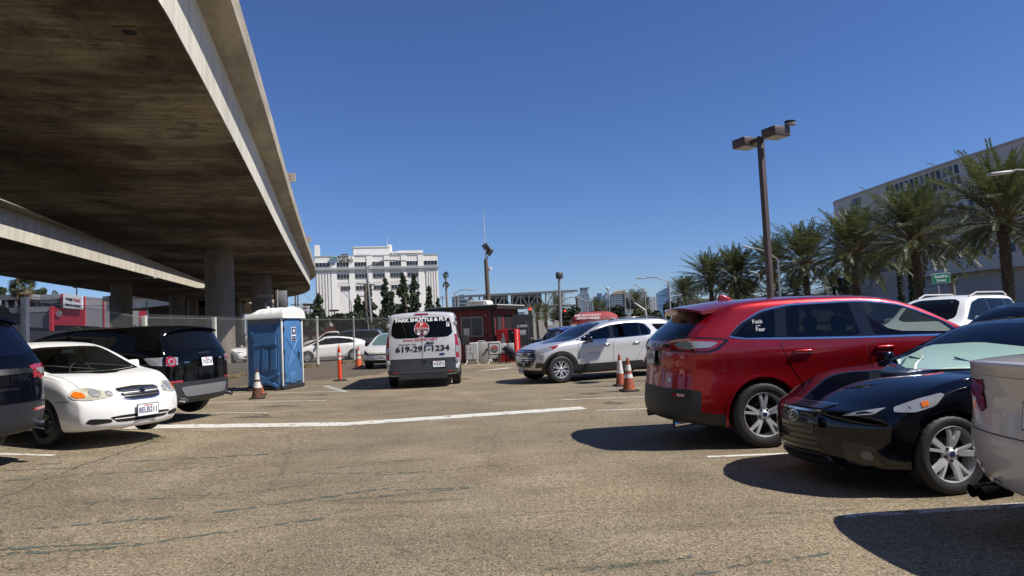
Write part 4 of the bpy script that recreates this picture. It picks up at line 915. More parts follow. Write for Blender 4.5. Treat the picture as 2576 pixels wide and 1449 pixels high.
def electric_car():
    L = 4.69; H = 1.55
    sp = suv_spec(L=L, W=1.89, H=H, wr=.36, ro=.95, wb=2.9, be=1.02, paint=P_KIA, hood=1.0, lod=2, front=[(.2, .08), (.4, 0), (.6, .02), (.75, .06), (.9, .2), (1.0, .34)], af=.3, pw=2.3,
        parts=['body', 'lower_cladding'], split=lambda kd, k, i, N: 1 if (k == 0 and kd != 'top') else 0)
    th = KIA_H; hx, hy = math.cos(R(th)), math.sin(R(th))
    c = Car('electric_crossover', (KIA_F[0] - hx * L / 2, KIA_F[1] - hy * L / 2), th, sp, 'pearl white electric crossover facing out from behind the shuttle van', None, 'car')
    c.panel('windshield', 'front', chaikin([(-.78, 1.0), (-.58, 1.48), (.58, 1.48), (.78, 1.0)], 2, .12), mat('pale_windshield', (.10, .16, .15), .05), off=.004)
    for sd in (-1, 1):
        c.panel('head_light', 'front', chaikin([(sd * .86, .80), (sd * .84, .66), (sd * .60, .58), (sd * .52, .60), (sd * .66, .70)], 1, .1), M_TRIM, off=.006)
        c.mirror(3.25 - L / 2, 1.02, sd, M_TRIM)
    c.panel('nose_panel', 'front', chaikin([(-.52, .645), (-.5, .60), (.5, .60), (.52, .645)], 1, .1), M_TRIM, off=.005)
    c.panel('lower_grille', 'front', chaikin([(-.84, .40), (-.70, .22), (.70, .22), (.84, .40), (.3, .38), (-.3, .38)], 1, .1), M_DARK, off=.005)
    c.text('badge', 'front', 'KIA', .035, (0, .71), M_DARK, off=.006, space=1.3)
    c.plate('front', 0, .47, '9VNW221')
    generic_glass(c, ([(.7, 1.08), (1.0, 1.40), (2.6, 1.46), (3.1, 1.32), (3.6, 1.03)], [[(1.0, 1.08), (1.2, 1.38), (2.0, 1.42), (2.0, 1.06)], [(2.1, 1.06), (2.1, 1.42), (2.6, 1.42), (3.4, 1.05)]]), None, [(-.65, 1.15), (-.5, 1.42), (.5, 1.42), (.65, 1.15)])
    arch_trim(c, M_PLASTIC, .06); c.wheels('multi'); return c
def pickup():
    L = 5.6; H = 1.85
    sp = suv_spec(L=L, W=1.95, H=H, wr=.38, ro=1.2, wb=3.5, be=1.18, paint=P_WHITE, hood=1.2, lod=1,
        top=[(0, 1.20), (2.1, 1.20), (2.2, 1.21), (2.3, 1.80), (2.5, 1.85), (3.5, 1.85), (3.8, 1.75), (4.3, 1.24), (4.9, 1.18), (L, 1.0)],
        rear=[(.2, .1), (.5, 0), (1.2, 0)], split=lambda kd, k, i, N: 0)
    c = Car('pickup_truck', (-14.4, 56.5), 185, sp, 'white pickup truck partly hidden behind the dark SUV beyond the fence', 'cars in the lot beyond the fence', 'pickup truck')
    b_ = 1.2
    generic_glass(c, ([(2.35, 1.24), (2.4, 1.76), (3.5, 1.76), (3.75, 1.66), (4.15, 1.22)], [[(2.42, 1.26), (2.45, 1.74), (3.0, 1.74), (3.0, 1.25)], [(3.08, 1.25), (3.08, 1.74), (3.5, 1.73), (4.0, 1.25)]]), [(-.75, 1.24), (-.62, 1.76), (.62, 1.76), (.75, 1.24)], [(-.7, 1.3), (-.6, 1.76), (.6, 1.76), (.7, 1.3)])
    c.panel('truck_bed', 'top', [(.1 - L / 2, -.75), (2.1 - L / 2, -.75), (2.1 - L / 2, .75), (.1 - L / 2, .75)], M_PLASTIC, off=.006)
    for sd in (-1, 1): c.panel('tail_light', 'rear', [(sd * .9, 1.1), (sd * .9, .8), (sd * .78, .8), (sd * .78, 1.1)], M_RED, off=.006)
    b = MB()
    for y in (-.6, .6): b.bar((.3 - L / 2, y, 1.62), (2.3 - L / 2, y, 1.72), .05)
    for x in (.3, 1.3, 2.2):
        b.bar((x - L / 2, -.6, 1.66), (x - L / 2, .6, 1.66), .05)
        for y in (-.72, .72): b.bar((x - L / 2, y, 1.18), (x - L / 2, y * .85, 1.66), .05)
    b.build('ladder_rack', P_WHITE, c.root); c.wheels('steel', rim_m=M_RIM); return c
def shuttle_van():
    L = 5.6; H = 2.09; Wd = 2.06; X = L / 2
    pv = paint('van_silver_white', (.52, .52, .52), .05, .34, .6)
    sp = dict(L=L, W=Wd, wr=.345, arch=.40, axles=[1.05, 4.35], paint=pv, lod=2, tw=.235, inset=.14,
        rows=[(0, .93), (.20, .975), (.45, 1.0), (.72, .995), (.9, 1.0), (1.0, .985)], up=[.25, .6, .86, 1.0], tumble=.115, crown=.06,
        top=[(0, 2.045), (.4, 2.08), (1.2, 2.09), (3.9, 2.09), (4.3, 2.0), (4.95, 1.35), (5.2, 1.2), (L, .95)],
        belt=[(0, 1.14), (3.9, 1.14), (4.9, 1.1), (L, .85)], bot=[(0, .34), (.6, .30), (5.0, .25), (L, .25)],
        plan=[(0, .965), (.5, .99), (1.3, 1.0), (4.3, 1.0), (5.2, .95), (L, .88)], front=[(.2, .1), (.5, 0), (.9, .1), (1.1, .2)],
        rear=[(.2, .05), (.42, -.05), (.50, -.05), (.56, .02), (1.1, .03), (1.5, .08), (2.05, .20)], Rr=.7, ar=.07, pw=5,
        parts=['body', 'rear_bumper'], part_mats=[pv, mat('van_bumper', (.06, .062, .065), .45)],
        split=lambda kd, k, i, N: 1 if (k == 0 and (kd == 'rear' or (kd == 'side' and i < 2))) else 0)
    th = VAN_H; hx, hy = math.cos(R(th)), math.sin(R(th))
    c = Car('shuttle_van', (VAN_REAR[0] + hx * X, VAN_REAR[1] + hy * X), th, sp, 'silver shuttle van seen from behind with lettering and phone number on its rear doors', None, 'van')
    mt = mat('van_text_black', (.008, .008, .01), .5); mr = mat('van_text_red', (.42, .015, .02), .5); mw = mat('van_text_white', (.78, .78, .78), .5)
    low = mat('van_lower_grey', (.035, .037, .04), .4, var=.15, vs=5)
    # doors: a left and right leaf
    for sd in (-1, 1):
        d = c.panel('rear_door', 'rear', chaikin([(sd * .008, .50), (sd * .90, .50), (sd * .895, 1.3), (sd * .80, 1.95), (sd * .008, 1.975)], 1, .03), pv, off=.008, edge=M_SEAM)
        c.panel('door_lower_panel', 'rear', chaikin([(sd * .006, .505), (sd * .895, .505), (sd * .90, .80), (sd * .006, .80)], 1, .03), low, off=.011, parent=d)
        w = c.panel('rear_window', 'rear', chaikin([(sd * .012, 1.36), (sd * .70, 1.36), (sd * .835, 1.46), (sd * .80, 1.74), (sd * .74, 1.90), (sd * .012, 1.925)], 2, .12), M_GLASS, off=.013, parent=d)
        o = c.panel('tail_light', 'rear', chaikin([(sd * .965, 1.42), (sd * .985, .75), (sd * .90, .75), (sd * .900, 1.42)], 1, .08), M_RED, off=.012)
        c.panel('clear_lens', 'rear', [(sd * .98, 1.12), (sd * .98, .92), (sd * .905, .92), (sd * .905, 1.12)], M_CLEAR, off=.017, parent=o)
        c.panel('tail_light', 'side', chaikin([(.12 - X, 1.42), (.17 - X, 1.42), (.15 - X, .76), (.08 - X, .76)], 1, .08), M_RED, off=.010, side=sd)
        b = MB(); p, n = c.ray('rear', sd * .90, 1.72); b.box(p + Vector((-.015, sd * .02, 0)), (.04, .09, .10)); o2 = b.build('door_hinge', mat('hinge_silver', (.45, .45, .46), .35, metal=.5), c.root); bevel(o2, .01, 2)
        p, n = c.ray('rear', sd * .92, .72); b = MB(); b.box(p + Vector((-.02, sd * .01, 0)), (.05, .10, .11)); bevel(b.build('door_hinge', MATS['hinge_silver'], c.root), .01, 2)
        c.panel('bumper_reflector', 'rear', [(sd * .66, .415), (sd * .80, .415), (sd * .80, .45), (sd * .66, .45)], M_RED, off=.006)
        c.mirror(4.25 - X, 1.15, sd, M_PLASTIC, (.14, .26, .34))
    c.panel('door_split', 'rear', [(-.004, .5), (.004, .5), (.004, 1.98), (-.004, 1.98)], M_SEAM, off=.018, skirt=False)
    o = c.panel('brake_light', 'rear', chaikin([(-.20, 1.985), (.20, 1.985), (.18, 2.02), (-.18, 2.02)], 1, .1), M_RED, off=.02)
    c.text('company_name', 'rear', 'PARK SHUTTLE & FLY', .088, (0, 1.845), mw, off=.016, width=1.44, bold=.006)
    c.text('web_address', 'rear', 'www.SDPSF.NET', .072, (.04, 1.305), mr, off=.016, width=.95, bold=.0015)
    c.text('phone_number', 'rear', '619-291-1234', .145, (-.01, 1.055), mt, off=.016, width=1.46, bold=.006)
    c.text('model_lettering', 'rear', 'TRANSIT 350', .035, (.40, 1.185), mat('badge_grey', (.12, .12, .125), .4), off=.014, width=.48, bold=.002)
    c.text('number_sticker', 'rear', '7', .095, (-.715, 1.705), mt, off=.019, bold=.004)
    c.panel('sticker', 'rear', [(-.675, 1.64), (-.675, 1.77), (-.755, 1.77), (-.755, 1.64)], mw, off=.015, skirt=False)
    cy_, cz_ = 0, 1.60
    lg = c.panel('logo', 'rear', circle(cy_, cz_, .205, 40), mat('logo_white', (.7, .7, .7), .5), off=.0155, skirt=False)
    c.panel('logo_top', 'rear', circle(cy_, cz_ + .008, .19, 20, 0, 180), mat('logo_red', (.40, .02, .025), .5), off=.019, skirt=False, parent=lg)
    c.panel('logo_base', 'rear', circle(cy_, cz_ - .008, .19, 12, 180, 268) + [(-.006, cz_ - .01)], mat('logo_dark', (.10, .03, .03), .5), off=.019, skirt=False, parent=lg)
    c.panel('logo_base', 'rear', circle(cy_, cz_ - .008, .19, 12, 272, 360) + [(.006, cz_ - .01)], MATS['logo_dark'], off=.019, skirt=False, parent=lg)
    c.text('logo_letter', 'rear', 'P', .11, (0, cz_ + .11), mw, off=.021, parent=lg, bold=.002)
    c.text('logo_name', 'rear', 'PARK SHUTTLE & FLY', .022, (0, cz_ + .03), mw, off=.021, parent=lg)
    bus = [(.045, -.155), (.115, -.155), (.115, -.14), (.12, -.14), (.12, -.06), (.105, -.045), (.055, -.045), (.04, -.06), (.04, -.14), (.045, -.14)]
    c.panel('logo_bus', 'rear', [(a, cz_ + b) for a, b in bus], mw, off=.021, skirt=False, parent=lg)
    c.panel('logo_bus_window', 'rear', [(.05, cz_ - .10), (.11, cz_ - .10), (.11, cz_ - .065), (.05, cz_ - .065)], MATS['logo_dark'], off=.0225, skirt=False, parent=lg)
    pln = [(-.04, -.14), (-.055, -.15), (-.075, -.115), (-.10, -.14), (-.10, -.155), (-.115, -.14), (-.13, -.125), (-.115, -.125), (-.09, -.10), (-.055, -.085), (-.05, -.07), (-.09, -.085), (-.13, -.05), (-.14, -.04), (-.12, -.04), (-.09, -.065)]
    pln = [(-.035, -.045), (-.05, -.045), (-.075, -.075), (-.125, -.06), (-.135, -.07), (-.095, -.095), (-.115, -.12), (-.135, -.12), (-.14, -.13), (-.12, -.14), (-.112, -.16), (-.10, -.155), (-.10, -.135), (-.08, -.11), (-.055, -.15), (-.045, -.14), (-.06, -.09), (-.03, -.06)]
    c.panel('logo_plane', 'rear', [(-a - .175, cz_ + b) for a, b in pln], mw, off=.021, skirt=False, parent=lg)
    b = MB(); p, n = c.ray('rear', -.22, 1.215); b.box(p + Vector((-.03, 0, 0)), (.04, .22, .035)); b.cyl(p + Vector((-.02, .06, 0)), p + Vector((-.05, .06, 0)), .035, n=16); bevel(b.build('door_handle', M_PLASTIC, c.root), .008, 2)
    p, n = c.ray('rear', -.07, .72); b = MB(); b.box(p + Vector((-.02, 0, 0)), (.03, .05, .07)); b.build('door_latch', M_PLASTIC, c.root)
    c.panel('badge', 'rear', [(-.53 + a * .085, .895 + bb * .035) for a, bb in circle(0, 0, 1, 24)], mat('badge_blue', (.02, .04, .15), .3), off=.014, edge=M_CHROME)
    c.panel('plate_recess', 'rear', chaikin([(-.25, .52), (-.66, .52), (-.66, .74), (-.25, .74)], 1, .08), M_PLASTIC, off=.014)
    c.plate('rear', -.44, .63, '9762572', off=.02, h=.16, w=.32)
    b = MB(); b.box((-X + .10, 0, .30), (.3, 1.3, .10)); b.cyl((-X + .25, .55, .36), (-X + .45, -.55, .36), .10, n=16)
    b.bar((-X + 1.05, -.8, .345), (-X + 1.05, .8, .345), .09); b.bar((-X + .3, .5, .42), (X - 1.5, .5, .42), .12); b.bar((-X + .3, -.5, .42), (X - 1.5, -.5, .42), .12)
    b.build('underbody', mat('underbody_grime', (.03, .03, .03), .9), c.root)
    c.both('side_window', 'side', chaikin([(-X + .5, 1.3), (-X + .6, 1.86), (-X + 2.2, 1.88), (-X + 2.2, 1.3)], 1, .05), M_GLASS, off=.006)
    c.both('side_window', 'side', chaikin([(-X + 2.35, 1.3), (-X + 2.35, 1.88), (-X + 3.3, 1.88), (-X + 3.3, 1.3)], 1, .05), M_GLASS, off=.006)
    c.both('side_window', 'side', chaikin([(-X + 3.45, 1.28), (-X + 3.45, 1.88), (-X + 3.85, 1.84), (-X + 4.5, 1.3)], 1, .05), M_GLASS, off=.006)
    c.panel('windshield', 'front', chaikin([(-.85, 1.3), (-.78, 1.95), (.78, 1.95), (.85, 1.3)], 1, .1), M_GLASS)
    c.wheels('steel', rim_m=M_RIM); return c
# ---------------- ground ----------------
def at(vx, vy, Y):
    """world point at depth Y seen along a measured sight line"""
    x = vx - 1288; y = -(vy - 724.5); c, s = math.cos(ROLL), math.sin(ROLL)
    X = (c * x + s * y) / 1740; Z = (-s * x + c * y) / 1740
    c, s = math.cos(PITCH), math.sin(PITCH)
    d = Vector((X, c - s * Z, s + c * Z)); return EYE + d * (Y / d.y)
def asphalt():
    m = bpy.data.materials.new('worn_asphalt'); m.use_nodes = True; n = m.node_tree.nodes; l = m.node_tree.links; p = n['Principled BSDF']
    tc = n.new('ShaderNodeTexCoord')
    def noise_(scale, det=4, rough=.6, stretch=None, rot=0):
        mp = n.new('ShaderNodeMapping'); l.new(tc.outputs['Object'], mp.inputs[0])
        if stretch: mp.inputs['Scale'].default_value = stretch
        mp.inputs['Rotation'].default_value = (0, 0, rot)
        a = n.new('ShaderNodeTexNoise'); a.inputs['Scale'].default_value = scale; a.inputs['Detail'].default_value = det; a.inputs['Roughness'].default_value = rough
        l.new(mp.outputs[0], a.inputs[0]); return a.outputs[0]
    def ramp(src, pts):
        r = n.new('ShaderNodeValToRGB'); l.new(src, r.inputs[0]); e = r.color_ramp.elements
        e[0].position, e[0].color = pts[0][0], (*pts[0][1], 1); e[1].position, e[1].color = pts[-1][0], (*pts[-1][1], 1)
        for q, c in pts[1:-1]:
            k = e.new(q); k.color = (*c, 1)
        return r.outputs[0]
    def mixc(a, b, f, mode='MIX'):
        x = n.new('ShaderNodeMix'); x.data_type = 'RGBA'; x.blend_type = mode
        if isinstance(f, float): x.inputs[0].default_value = f
        else: l.new(f, x.inputs[0])
        for i, v in ((6, a), (7, b)):
            if isinstance(v, tuple): x.inputs[i].default_value = (*v, 1)
            else: l.new(v, x.inputs[i])
        return x.outputs[2]
    g = lambda v: (v, v, v)
    base = ramp(noise_(1.1, 6, .6), [(.30, (.215, .170, .108)), (.5, (.262, .212, .139)), (.72, (.318, .262, .176))])
    agg = ramp(noise_(55, 3, .75), [(.34, g(.16)), (.44, g(.72)), (.55, g(1.05)), (.68, g(1.75))])
    agg2 = ramp(noise_(17, 4, .8), [(.32, g(.60)), (.5, g(1.0)), (.68, g(1.35))])
    c = mixc(base, agg, 1.0, 'MULTIPLY'); c = mixc(c, agg2, 1.0, 'MULTIPLY')
    big = ramp(noise_(.22, 5, .62), [(.35, (.72, .73, .74)), (.5, g(.95)), (.65, (1.12, 1.10, 1.05))])
    c = mixc(c, big, 1.0, 'MULTIPLY')
    pit = n.new('ShaderNodeTexVoronoi'); pit.inputs['Scale'].default_value = 26; l.new(tc.outputs['Object'], pit.inputs[0])
    c = mixc(c, ramp(pit.outputs[0], [(.16, g(.30)), (.30, g(1.0))]), .85, 'MULTIPLY')
    # tyre scuffs and old sealing strokes, stretched along the aisle
    st = ramp(noise_(1.0, 5, .6, (.35, 3.2, 1), R(-9)), [(.60, g(0)), (.70, g(1))])
    c = mixc(c, (.058, .062, .055), st)if False else mixc(c, mixc(c, (.55, .60, .58), 1.0, 'MULTIPLY'), st)
    tire = ramp(noise_(.9, 6, .7, (.14, 2.6, 1), R(6)), [(.55, g(1.0)), (.7, g(.78))])
    c = mixc(c, tire, 1.0, 'MULTIPLY')
    vor = n.new('ShaderNodeTexVoronoi'); vor.feature = 'DISTANCE_TO_EDGE'; vor.inputs['Scale'].default_value = .28; vor.inputs['Randomness'].default_value = 1
    wmix = n.new('ShaderNodeMix'); wmix.data_type = 'VECTOR'; wmix.inputs[0].default_value = .22
    nz = n.new('ShaderNodeTexNoise'); nz.inputs['Scale'].default_value = 1.6; nz.inputs['Detail'].default_value = 5; l.new(tc.outputs['Object'], nz.inputs[0])
    l.new(tc.outputs['Object'], wmix.inputs[4]); l.new(nz.outputs[1], wmix.inputs[5]); l.new(wmix.outputs[1], vor.inputs[0])
    cr = ramp(vor.outputs[0], [(.002, g(.75)), (.008, g(1.0))])
    c = mixc(c, cr, .6, 'MULTIPLY')
    l.new(c, p.inputs['Base Color']); p.inputs['Roughness'].default_value = .88; p.inputs['Specular IOR Level'].default_value = .3
    b = n.new('ShaderNodeBump'); b.inputs['Strength'].default_value = .7; b.inputs['Distance'].default_value = .008; l.new(noise_(45, 3, .7), b.inputs['Height']); l.new(b.outputs[0], p.inputs['Normal'])
    return m
M_ASPH = asphalt()
def sheet(name, xs, ys, m, dz=0.0, zf=None):
    zf = zf or ground_z; vs = [(x, y, zf(x, y) + dz) for y in ys for x in xs]; nx = len(xs)
    fs = [(j * nx + i, j * nx + i + 1, (j + 1) * nx + i + 1, (j + 1) * nx + i) for j in range(len(ys) - 1) for i in range(nx - 1)]
    me = bpy.data.meshes.new(name); me.from_pydata(vs, [], fs); me.materials.append(m); me.shade_smooth(); o = link_mesh(name, me); o['kind'] = 'structure'; return o
fr = lambda a, b, s: [a + (b - a) * i / round((b - a) / s) for i in range(round((b - a) / s))]
XS = [-4000, -1000, -300, -120, -60, -30] + fr(-20, 12, .5) + [12, 16, 20, 30, 60, 120, 300, 1000, 4000]
YS = [-300, -60, -15, -5] + fr(0, 34, .5) + [34, 38, 45, 55, 70, 100, 200, 500, 1500, 6000]
sheet('ground', XS, YS, M_ASPH)
def strip(name, pts, w, m, dz=.004, rag=0.0, seed=1, w2=None, seg=.12):
    """ribbon on the ground following pts; ragged edges where the paint has worn"""
    rnd = random.Random(seed); P = []
    for a, b in zip(pts[:-1], pts[1:]):
        a = Vector(a); b = Vector(b); n_ = max(1, int((b - a).length / seg)); P += [a.lerp(b, i / n_) for i in range(n_)]
    P.append(Vector(pts[-1])); vs = []; N = len(P)
    for i, p in enumerate(P):
        d = (P[min(i + 1, N - 1)] - P[max(0, i - 1)]).normalized(); nrm = Vector((-d.y, d.x)); t = i / (N - 1)
        ww = (w + ((w2 if w2 is not None else w) - w) * t) / 2
        for s_ in (-1, -.33, .33, 1):
            q = p + nrm * (ww * s_ + (rnd.uniform(-rag, rag) if abs(s_) == 1 else 0)); vs.append((q.x, q.y, ground_z(q.x, q.y) + dz))
    fs = [(i * 4 + k, i * 4 + k + 1, i * 4 + k + 5, i * 4 + k + 4) for i in range(N - 1) for k in range(3)]
    me = bpy.data.meshes.new(name); me.from_pydata(vs, [], fs); me.materials.append(m); o = link_mesh(name, me); o['kind'] = 'structure'; return o
def worn_paint(name, col, wear, scale=9.0, soft=.03):
    m = bpy.data.materials.new(name); m.use_nodes = True; n = m.node_tree.nodes; l = m.node_tree.links; p = n['Principled BSDF']
    p.inputs['Base Color'].default_value = (*col, 1); p.inputs['Roughness'].default_value = .8
    tc = n.new('ShaderNodeTexCoord'); a = n.new('ShaderNodeTexNoise'); a.inputs['Scale'].default_value = scale; a.inputs['Detail'].default_value = 8; a.inputs['Roughness'].default_value = .72; l.new(tc.outputs['Object'], a.inputs[0])
    r = n.new('ShaderNodeMapRange'); r.inputs['From Min'].default_value = wear - soft; r.inputs['From Max'].default_value = wear + soft; l.new(a.outputs[0], r.inputs[0])
    t = n.new('ShaderNodeBsdfTransparent'); x = n.new('ShaderNodeMixShader'); l.new(r.outputs[0], x.inputs[0]); l.new(t.outputs[0], x.inputs[1]); l.new(p.outputs[0], x.inputs[2]); l.new(x.outputs[0], n['Material Output'].inputs[0])
    v = n.new('ShaderNodeTexNoise'); v.inputs['Scale'].default_value = 30; l.new(tc.outputs['Object'], v.inputs[0]); q = n.new('ShaderNodeMapRange'); q.inputs['To Min'].default_value = .7; q.inputs['To Max'].default_value = 1.1; l.new(v.outputs[0], q.inputs[0])
    mx = n.new('ShaderNodeMix'); mx.data_type = 'RGBA'; mx.blend_type = 'MULTIPLY'; mx.inputs[0].default_value = 1; mx.inputs[6].default_value = (*col, 1); l.new(q.outputs[0], mx.inputs[7]); l.new(mx.outputs[2], p.inputs['Base Color'])
    return m
W1 = worn_paint('line_paint', (.66, .64, .57), .405, 6.0); W2 = worn_paint('faded_line_paint', (.50, .48, .42), .47); TEAL = worn_paint('teal_sealer', (.095, .118, .095), .51, 9.0)
strip('painted_line', [(-6.6, 11.85), (-3, 12.05), (1.22, 12.82)], .50, W1, dz=.005, rag=.02, seed=3, w2=.42)
for i, (a, b, w, m) in enumerate([((-9.5, 9.7), (-6.12, 9.2), .09, W1), ((-7.6, 14.15), (-5.01, 13.95), .08, W1), ((-8.0, 17.2), (-4.48, 16.32), .09, W1), ((-8.4, 19.7), (-4.66, 18.98), .09, W1), ((-8.2, 20.9), (-5.9, 21.3), .09, W2), ((-5.85, 21.3), (-4.57, 18.66), .20, W2),
        ((2.09, 7.82), (7.5, 7.70), .085, W1), ((1.39, 12.36), (6.6, 12.0), .075, W1), ((.93, 14.35), (6.5, 14.0), .075, W1), ((1.15, 16.6), (6.5, 15.3), .075, W2), ((2.42, 5.34), (7.0, 5.6), .11, W2), ((1.2, 18.6), (6.5, 17.6), .08, W2), ((-3.6, 22.9), (-4.9, 23.2), .08, W2)]):
    strip('parking_line', [a, b], w, m, dz=.004, rag=.008, seed=i)
# painted arrow head seen beyond the van
strip('painted_arrow', [(-1.35, 25.2), (-.2, 26.3)], .10, W1, w2=.42)
# sealing strokes
for i, (pts, w) in enumerate([([(-6.2, 7.5), (-4.6, 8.1), (-3.4, 8.5)], .07), ([(-6.0, 8.6), (-4.4, 8.9), (-3.1, 9.3)], .05), ([(-5.2, 5.5), (-4.0, 5.9), (-2.6, 6.4), (-1.3, 7.0)], .09), ([(-4.4, 5.1), (-3.2, 5.35), (-1.6, 6.0)], .08), ([(-4.3, 5.3), (-3.0, 5.5)], .07),
        ([(-1.25, 6.9), (-.5, 6.85)], .06), ([(-2.4, 7.9), (-1.2, 7.7), (-.2, 7.9)], .05), ([(-1.9, 6.55), (-.6, 6.8)], .05), ([(-.7, 3.72), (.2, 3.80), (1.1, 3.92)], .09), ([(-.5, 3.5), (.6, 4.1), (1.3, 4.4), (2.0, 4.55)], .05), ([(.2, 4.4), (1.1, 4.6)], .04), ([(-5.0, 8.7), (-2.0, 9.7)], .04), ([(-3.5, 7.6), (-1.0, 8.6)], .035), ([(-4.2, 6.7), (-2.2, 7.3)], .05), ([(.1, 9.2), (1.6, 9.5)], .04)]):
    strip('crack_sealer', pts, w * .75, TEAL, dz=.003, rag=.02, seed=i + 40)
M_CRK = mat('crack_dark', (.028, .024, .019), .95)
rnd = random.Random(9)
def crack(a, b, n, amp, w, seed):
    r = random.Random(seed); a = Vector(a); b = Vector(b); d = b - a; nn = Vector((-d.y, d.x)).normalized(); off = 0; pts = []
    for i in range(n + 1):
        off = off * .8 + r.uniform(-amp, amp); q = a + d * i / n + nn * off; pts.append((q.x, q.y))
    strip('ground_crack', pts, w, M_CRK, dz=.002, rag=w * .3, seed=seed, seg=.05)
crack((-5.4, 10.5), (-5.3, 8.4), 30, .03, .018, 1); crack((-5.3, 8.4), (-7.5, 8.0), 20, .03, .015, 2); crack((-5.3, 8.4), (-5.0, 5.6), 30, .04, .010, 3)
# weeds in the crack
def tuft(mb, c, n, h, rnd, w=.006):
    for _ in range(n):
        a = rnd.uniform(0, 6.28); p = Vector((c[0] + rnd.gauss(0, .05), c[1] + rnd.gauss(0, .05), c[2])); t = Vector((math.cos(a), math.sin(a), 0)); s = Vector((-t.y, t.x, 0)) * w; hh = h * rnd.uniform(.4, 1)
        mb.add([p - s, p + s, p + t * hh * .5 + s * .5 + Vector((0, 0, hh * .8)), p + t * hh * .9 + Vector((0, 0, hh * .6))], [(0, 1, 2), (0, 2, 3)])
M_WEED = mat('weed_green', (.09, .12, .035), .8, var=.3, vs=8); M_DRY = mat('dry_grass', (.26, .20, .10), .9, var=.3, vs=6)
b = MB(); r_ = random.Random(5)
for i in range(26):
    t = i / 25; x, y = -5.45 - .25 * t, 10.62 - 1.5 * t; tuft(b, (x + r_.gauss(0, .05), y, ground_z(x, y)), 10 if i < 5 else 3, .05 if i < 4 else .025, r_, .003)
tag(b.build('weeds', M_WEED), kind='stuff', label='small weeds growing in the crack by the white sedan', cat='weeds')
# oil drips and damp stains in the bays and along the aisle
OIL = worn_paint('oil_stain', (.11, .092, .068), .55, 2.5, .13); r_ = random.Random(31)
for i, (x, y, r) in enumerate([(-5.0, 13.3, .5), (-5.2, 15.3, .5), (-5.2, 18.0, .45), (1.9, 13.4, .4), (1.7, 15.4, .4), (-1.8, 21.5, .6)]):
    bm = bmesh.new(); vs = [bm.verts.new((x + math.cos(a * .393) * r * r_.uniform(.5, 1.2), y + math.sin(a * .393) * r * r_.uniform(.4, .9), 0)) for a in range(16)]; bm.faces.new(vs)
    for v in bm.verts: v.co.z = ground_z(v.co.x, v.co.y) + .0015 + i * .00001
    me = bpy.data.meshes.new('oil_stain'); bm.to_mesh(me); bm.free(); me.materials.append(OIL); o = link_mesh('oil_stain', me); o['kind'] = 'structure'
# dirt verge under and beyond the fence
def dirt_mat(name, c):
    return mat(name, c, .95, var=.35, vs=1.2, bump=.8, bs=25)
M_DIRT = dirt_mat('brown_dirt', (.115, .088, .060))
def verge_z(x, y): return ground_z(x, y)
def patch(name, poly, m, dz, step=1.0):
    bm = bmesh.new(); bm.faces.new([bm.verts.new((x, y, 0)) for x, y in poly]); xs = [p[0] for p in poly]; ys = [p[1] for p in poly]
    for ax, lo, hi in ((0, min(xs), max(xs)), (1, min(ys), max(ys))):
        t = lo + step
        while t < hi: bmesh.ops.bisect_plane(bm, geom=bm.verts[:] + bm.edges[:] + bm.faces[:], plane_co=(t, 0, 0) if ax == 0 else (0, t, 0), plane_no=(1, 0, 0) if ax == 0 else (0, 1, 0)); t += step
    for v in bm.verts: v.co.z = ground_z(v.co.x, v.co.y) + dz
    me = bpy.data.meshes.new(name); bm.to_mesh(me); bm.free(); me.materials.append(m); o = link_mesh(name, me); o['kind'] = 'structure'; return o
patch('dirt_verge', [(-11.4, 12), (-10.6, 20), (-8.9, 23.2), (-6.6, 24.3), (-5.1, 26), (-5.2, 29), (-5.9, 33), (-7.4, 43), (-13, 60), (-16, 60), (-13.5, 43), (-13.5, 12)], M_DIRT, .006)
patch('dirt_under_bridge', [(-13.52, 8), (-13.52, 43), (-16.02, 60), (-16.02, 100), (-75, 120), (-75, 8)], dirt_mat('dark_dirt', (.10, .082, .062)), .006, 3)
patch('far_lot_asphalt', [(-13.0, 60.2), (-7.2, 44), (-7.2, 60), (-8, 100), (-15.9, 100), (-15.9, 60.2)], mat('far_asphalt', (.12, .115, .11), .9, var=.2, vs=1), .005, 4)
M_GRAV = mat('gravel', (.24, .20, .15), .95, var=.4, vs=30)
b = MB(); r_ = random.Random(12)
for i in range(700):
    t = r_.random(); x = -12.6 + 7.2 * t ** 1.2 + r_.gauss(0, .8); y = 14 + 18 * r_.random(); s = r_.uniform(.008, .03)
    if x > -5.0 or (x > -9 and y < 22.5) or (x > -10.8 and y < 18): continue
    b.box((x, y, ground_z(x, y) + s * .3), (s * 2, s * 1.5, s), rz=r_.uniform(0, 3))
tag(b.build('gravel', M_GRAV), kind='stuff', label='loose gravel scattered along the dirt verge', cat='gravel')
b = MB()
for i in range(60):
    x = -12.0 + r_.uniform(-.2, .9) if i < 40 else r_.uniform(-10.5, -8); y = r_.uniform(18, 30) if i < 40 else 33 + (x + 10.5) * 2.4; tuft(b, (x, y, ground_z(x, y)), 14, .22, r_, .012)
tag(b.build('dry_grass', M_DRY), kind='stuff', label='dry grass tufts along the foot of the fence', cat='grass')
M_TGLASS = mat('tinted_glass', (0.035, 0.04, 0.036), 0.03, spec=0.6)
def _mix_glass():
    m = mat('windshield_glass', (0.01, 0.014, 0.016), 0.02); n = m.node_tree.nodes; l = m.node_tree.links
    t = n.new('ShaderNodeBsdfTransparent'); t.inputs[0].default_value = (.62, .75, .72, 1); x = n.new('ShaderNodeMixShader'); x.inputs[0].default_value = 0.42
    out = n['Material Output']; l.new(t.outputs[0], x.inputs[1]); l.new(n['Principled BSDF'].outputs[0], x.inputs[2]); l.new(x.outputs[0], out.inputs[0])
    return m
M_WSGLASS = _mix_glass()
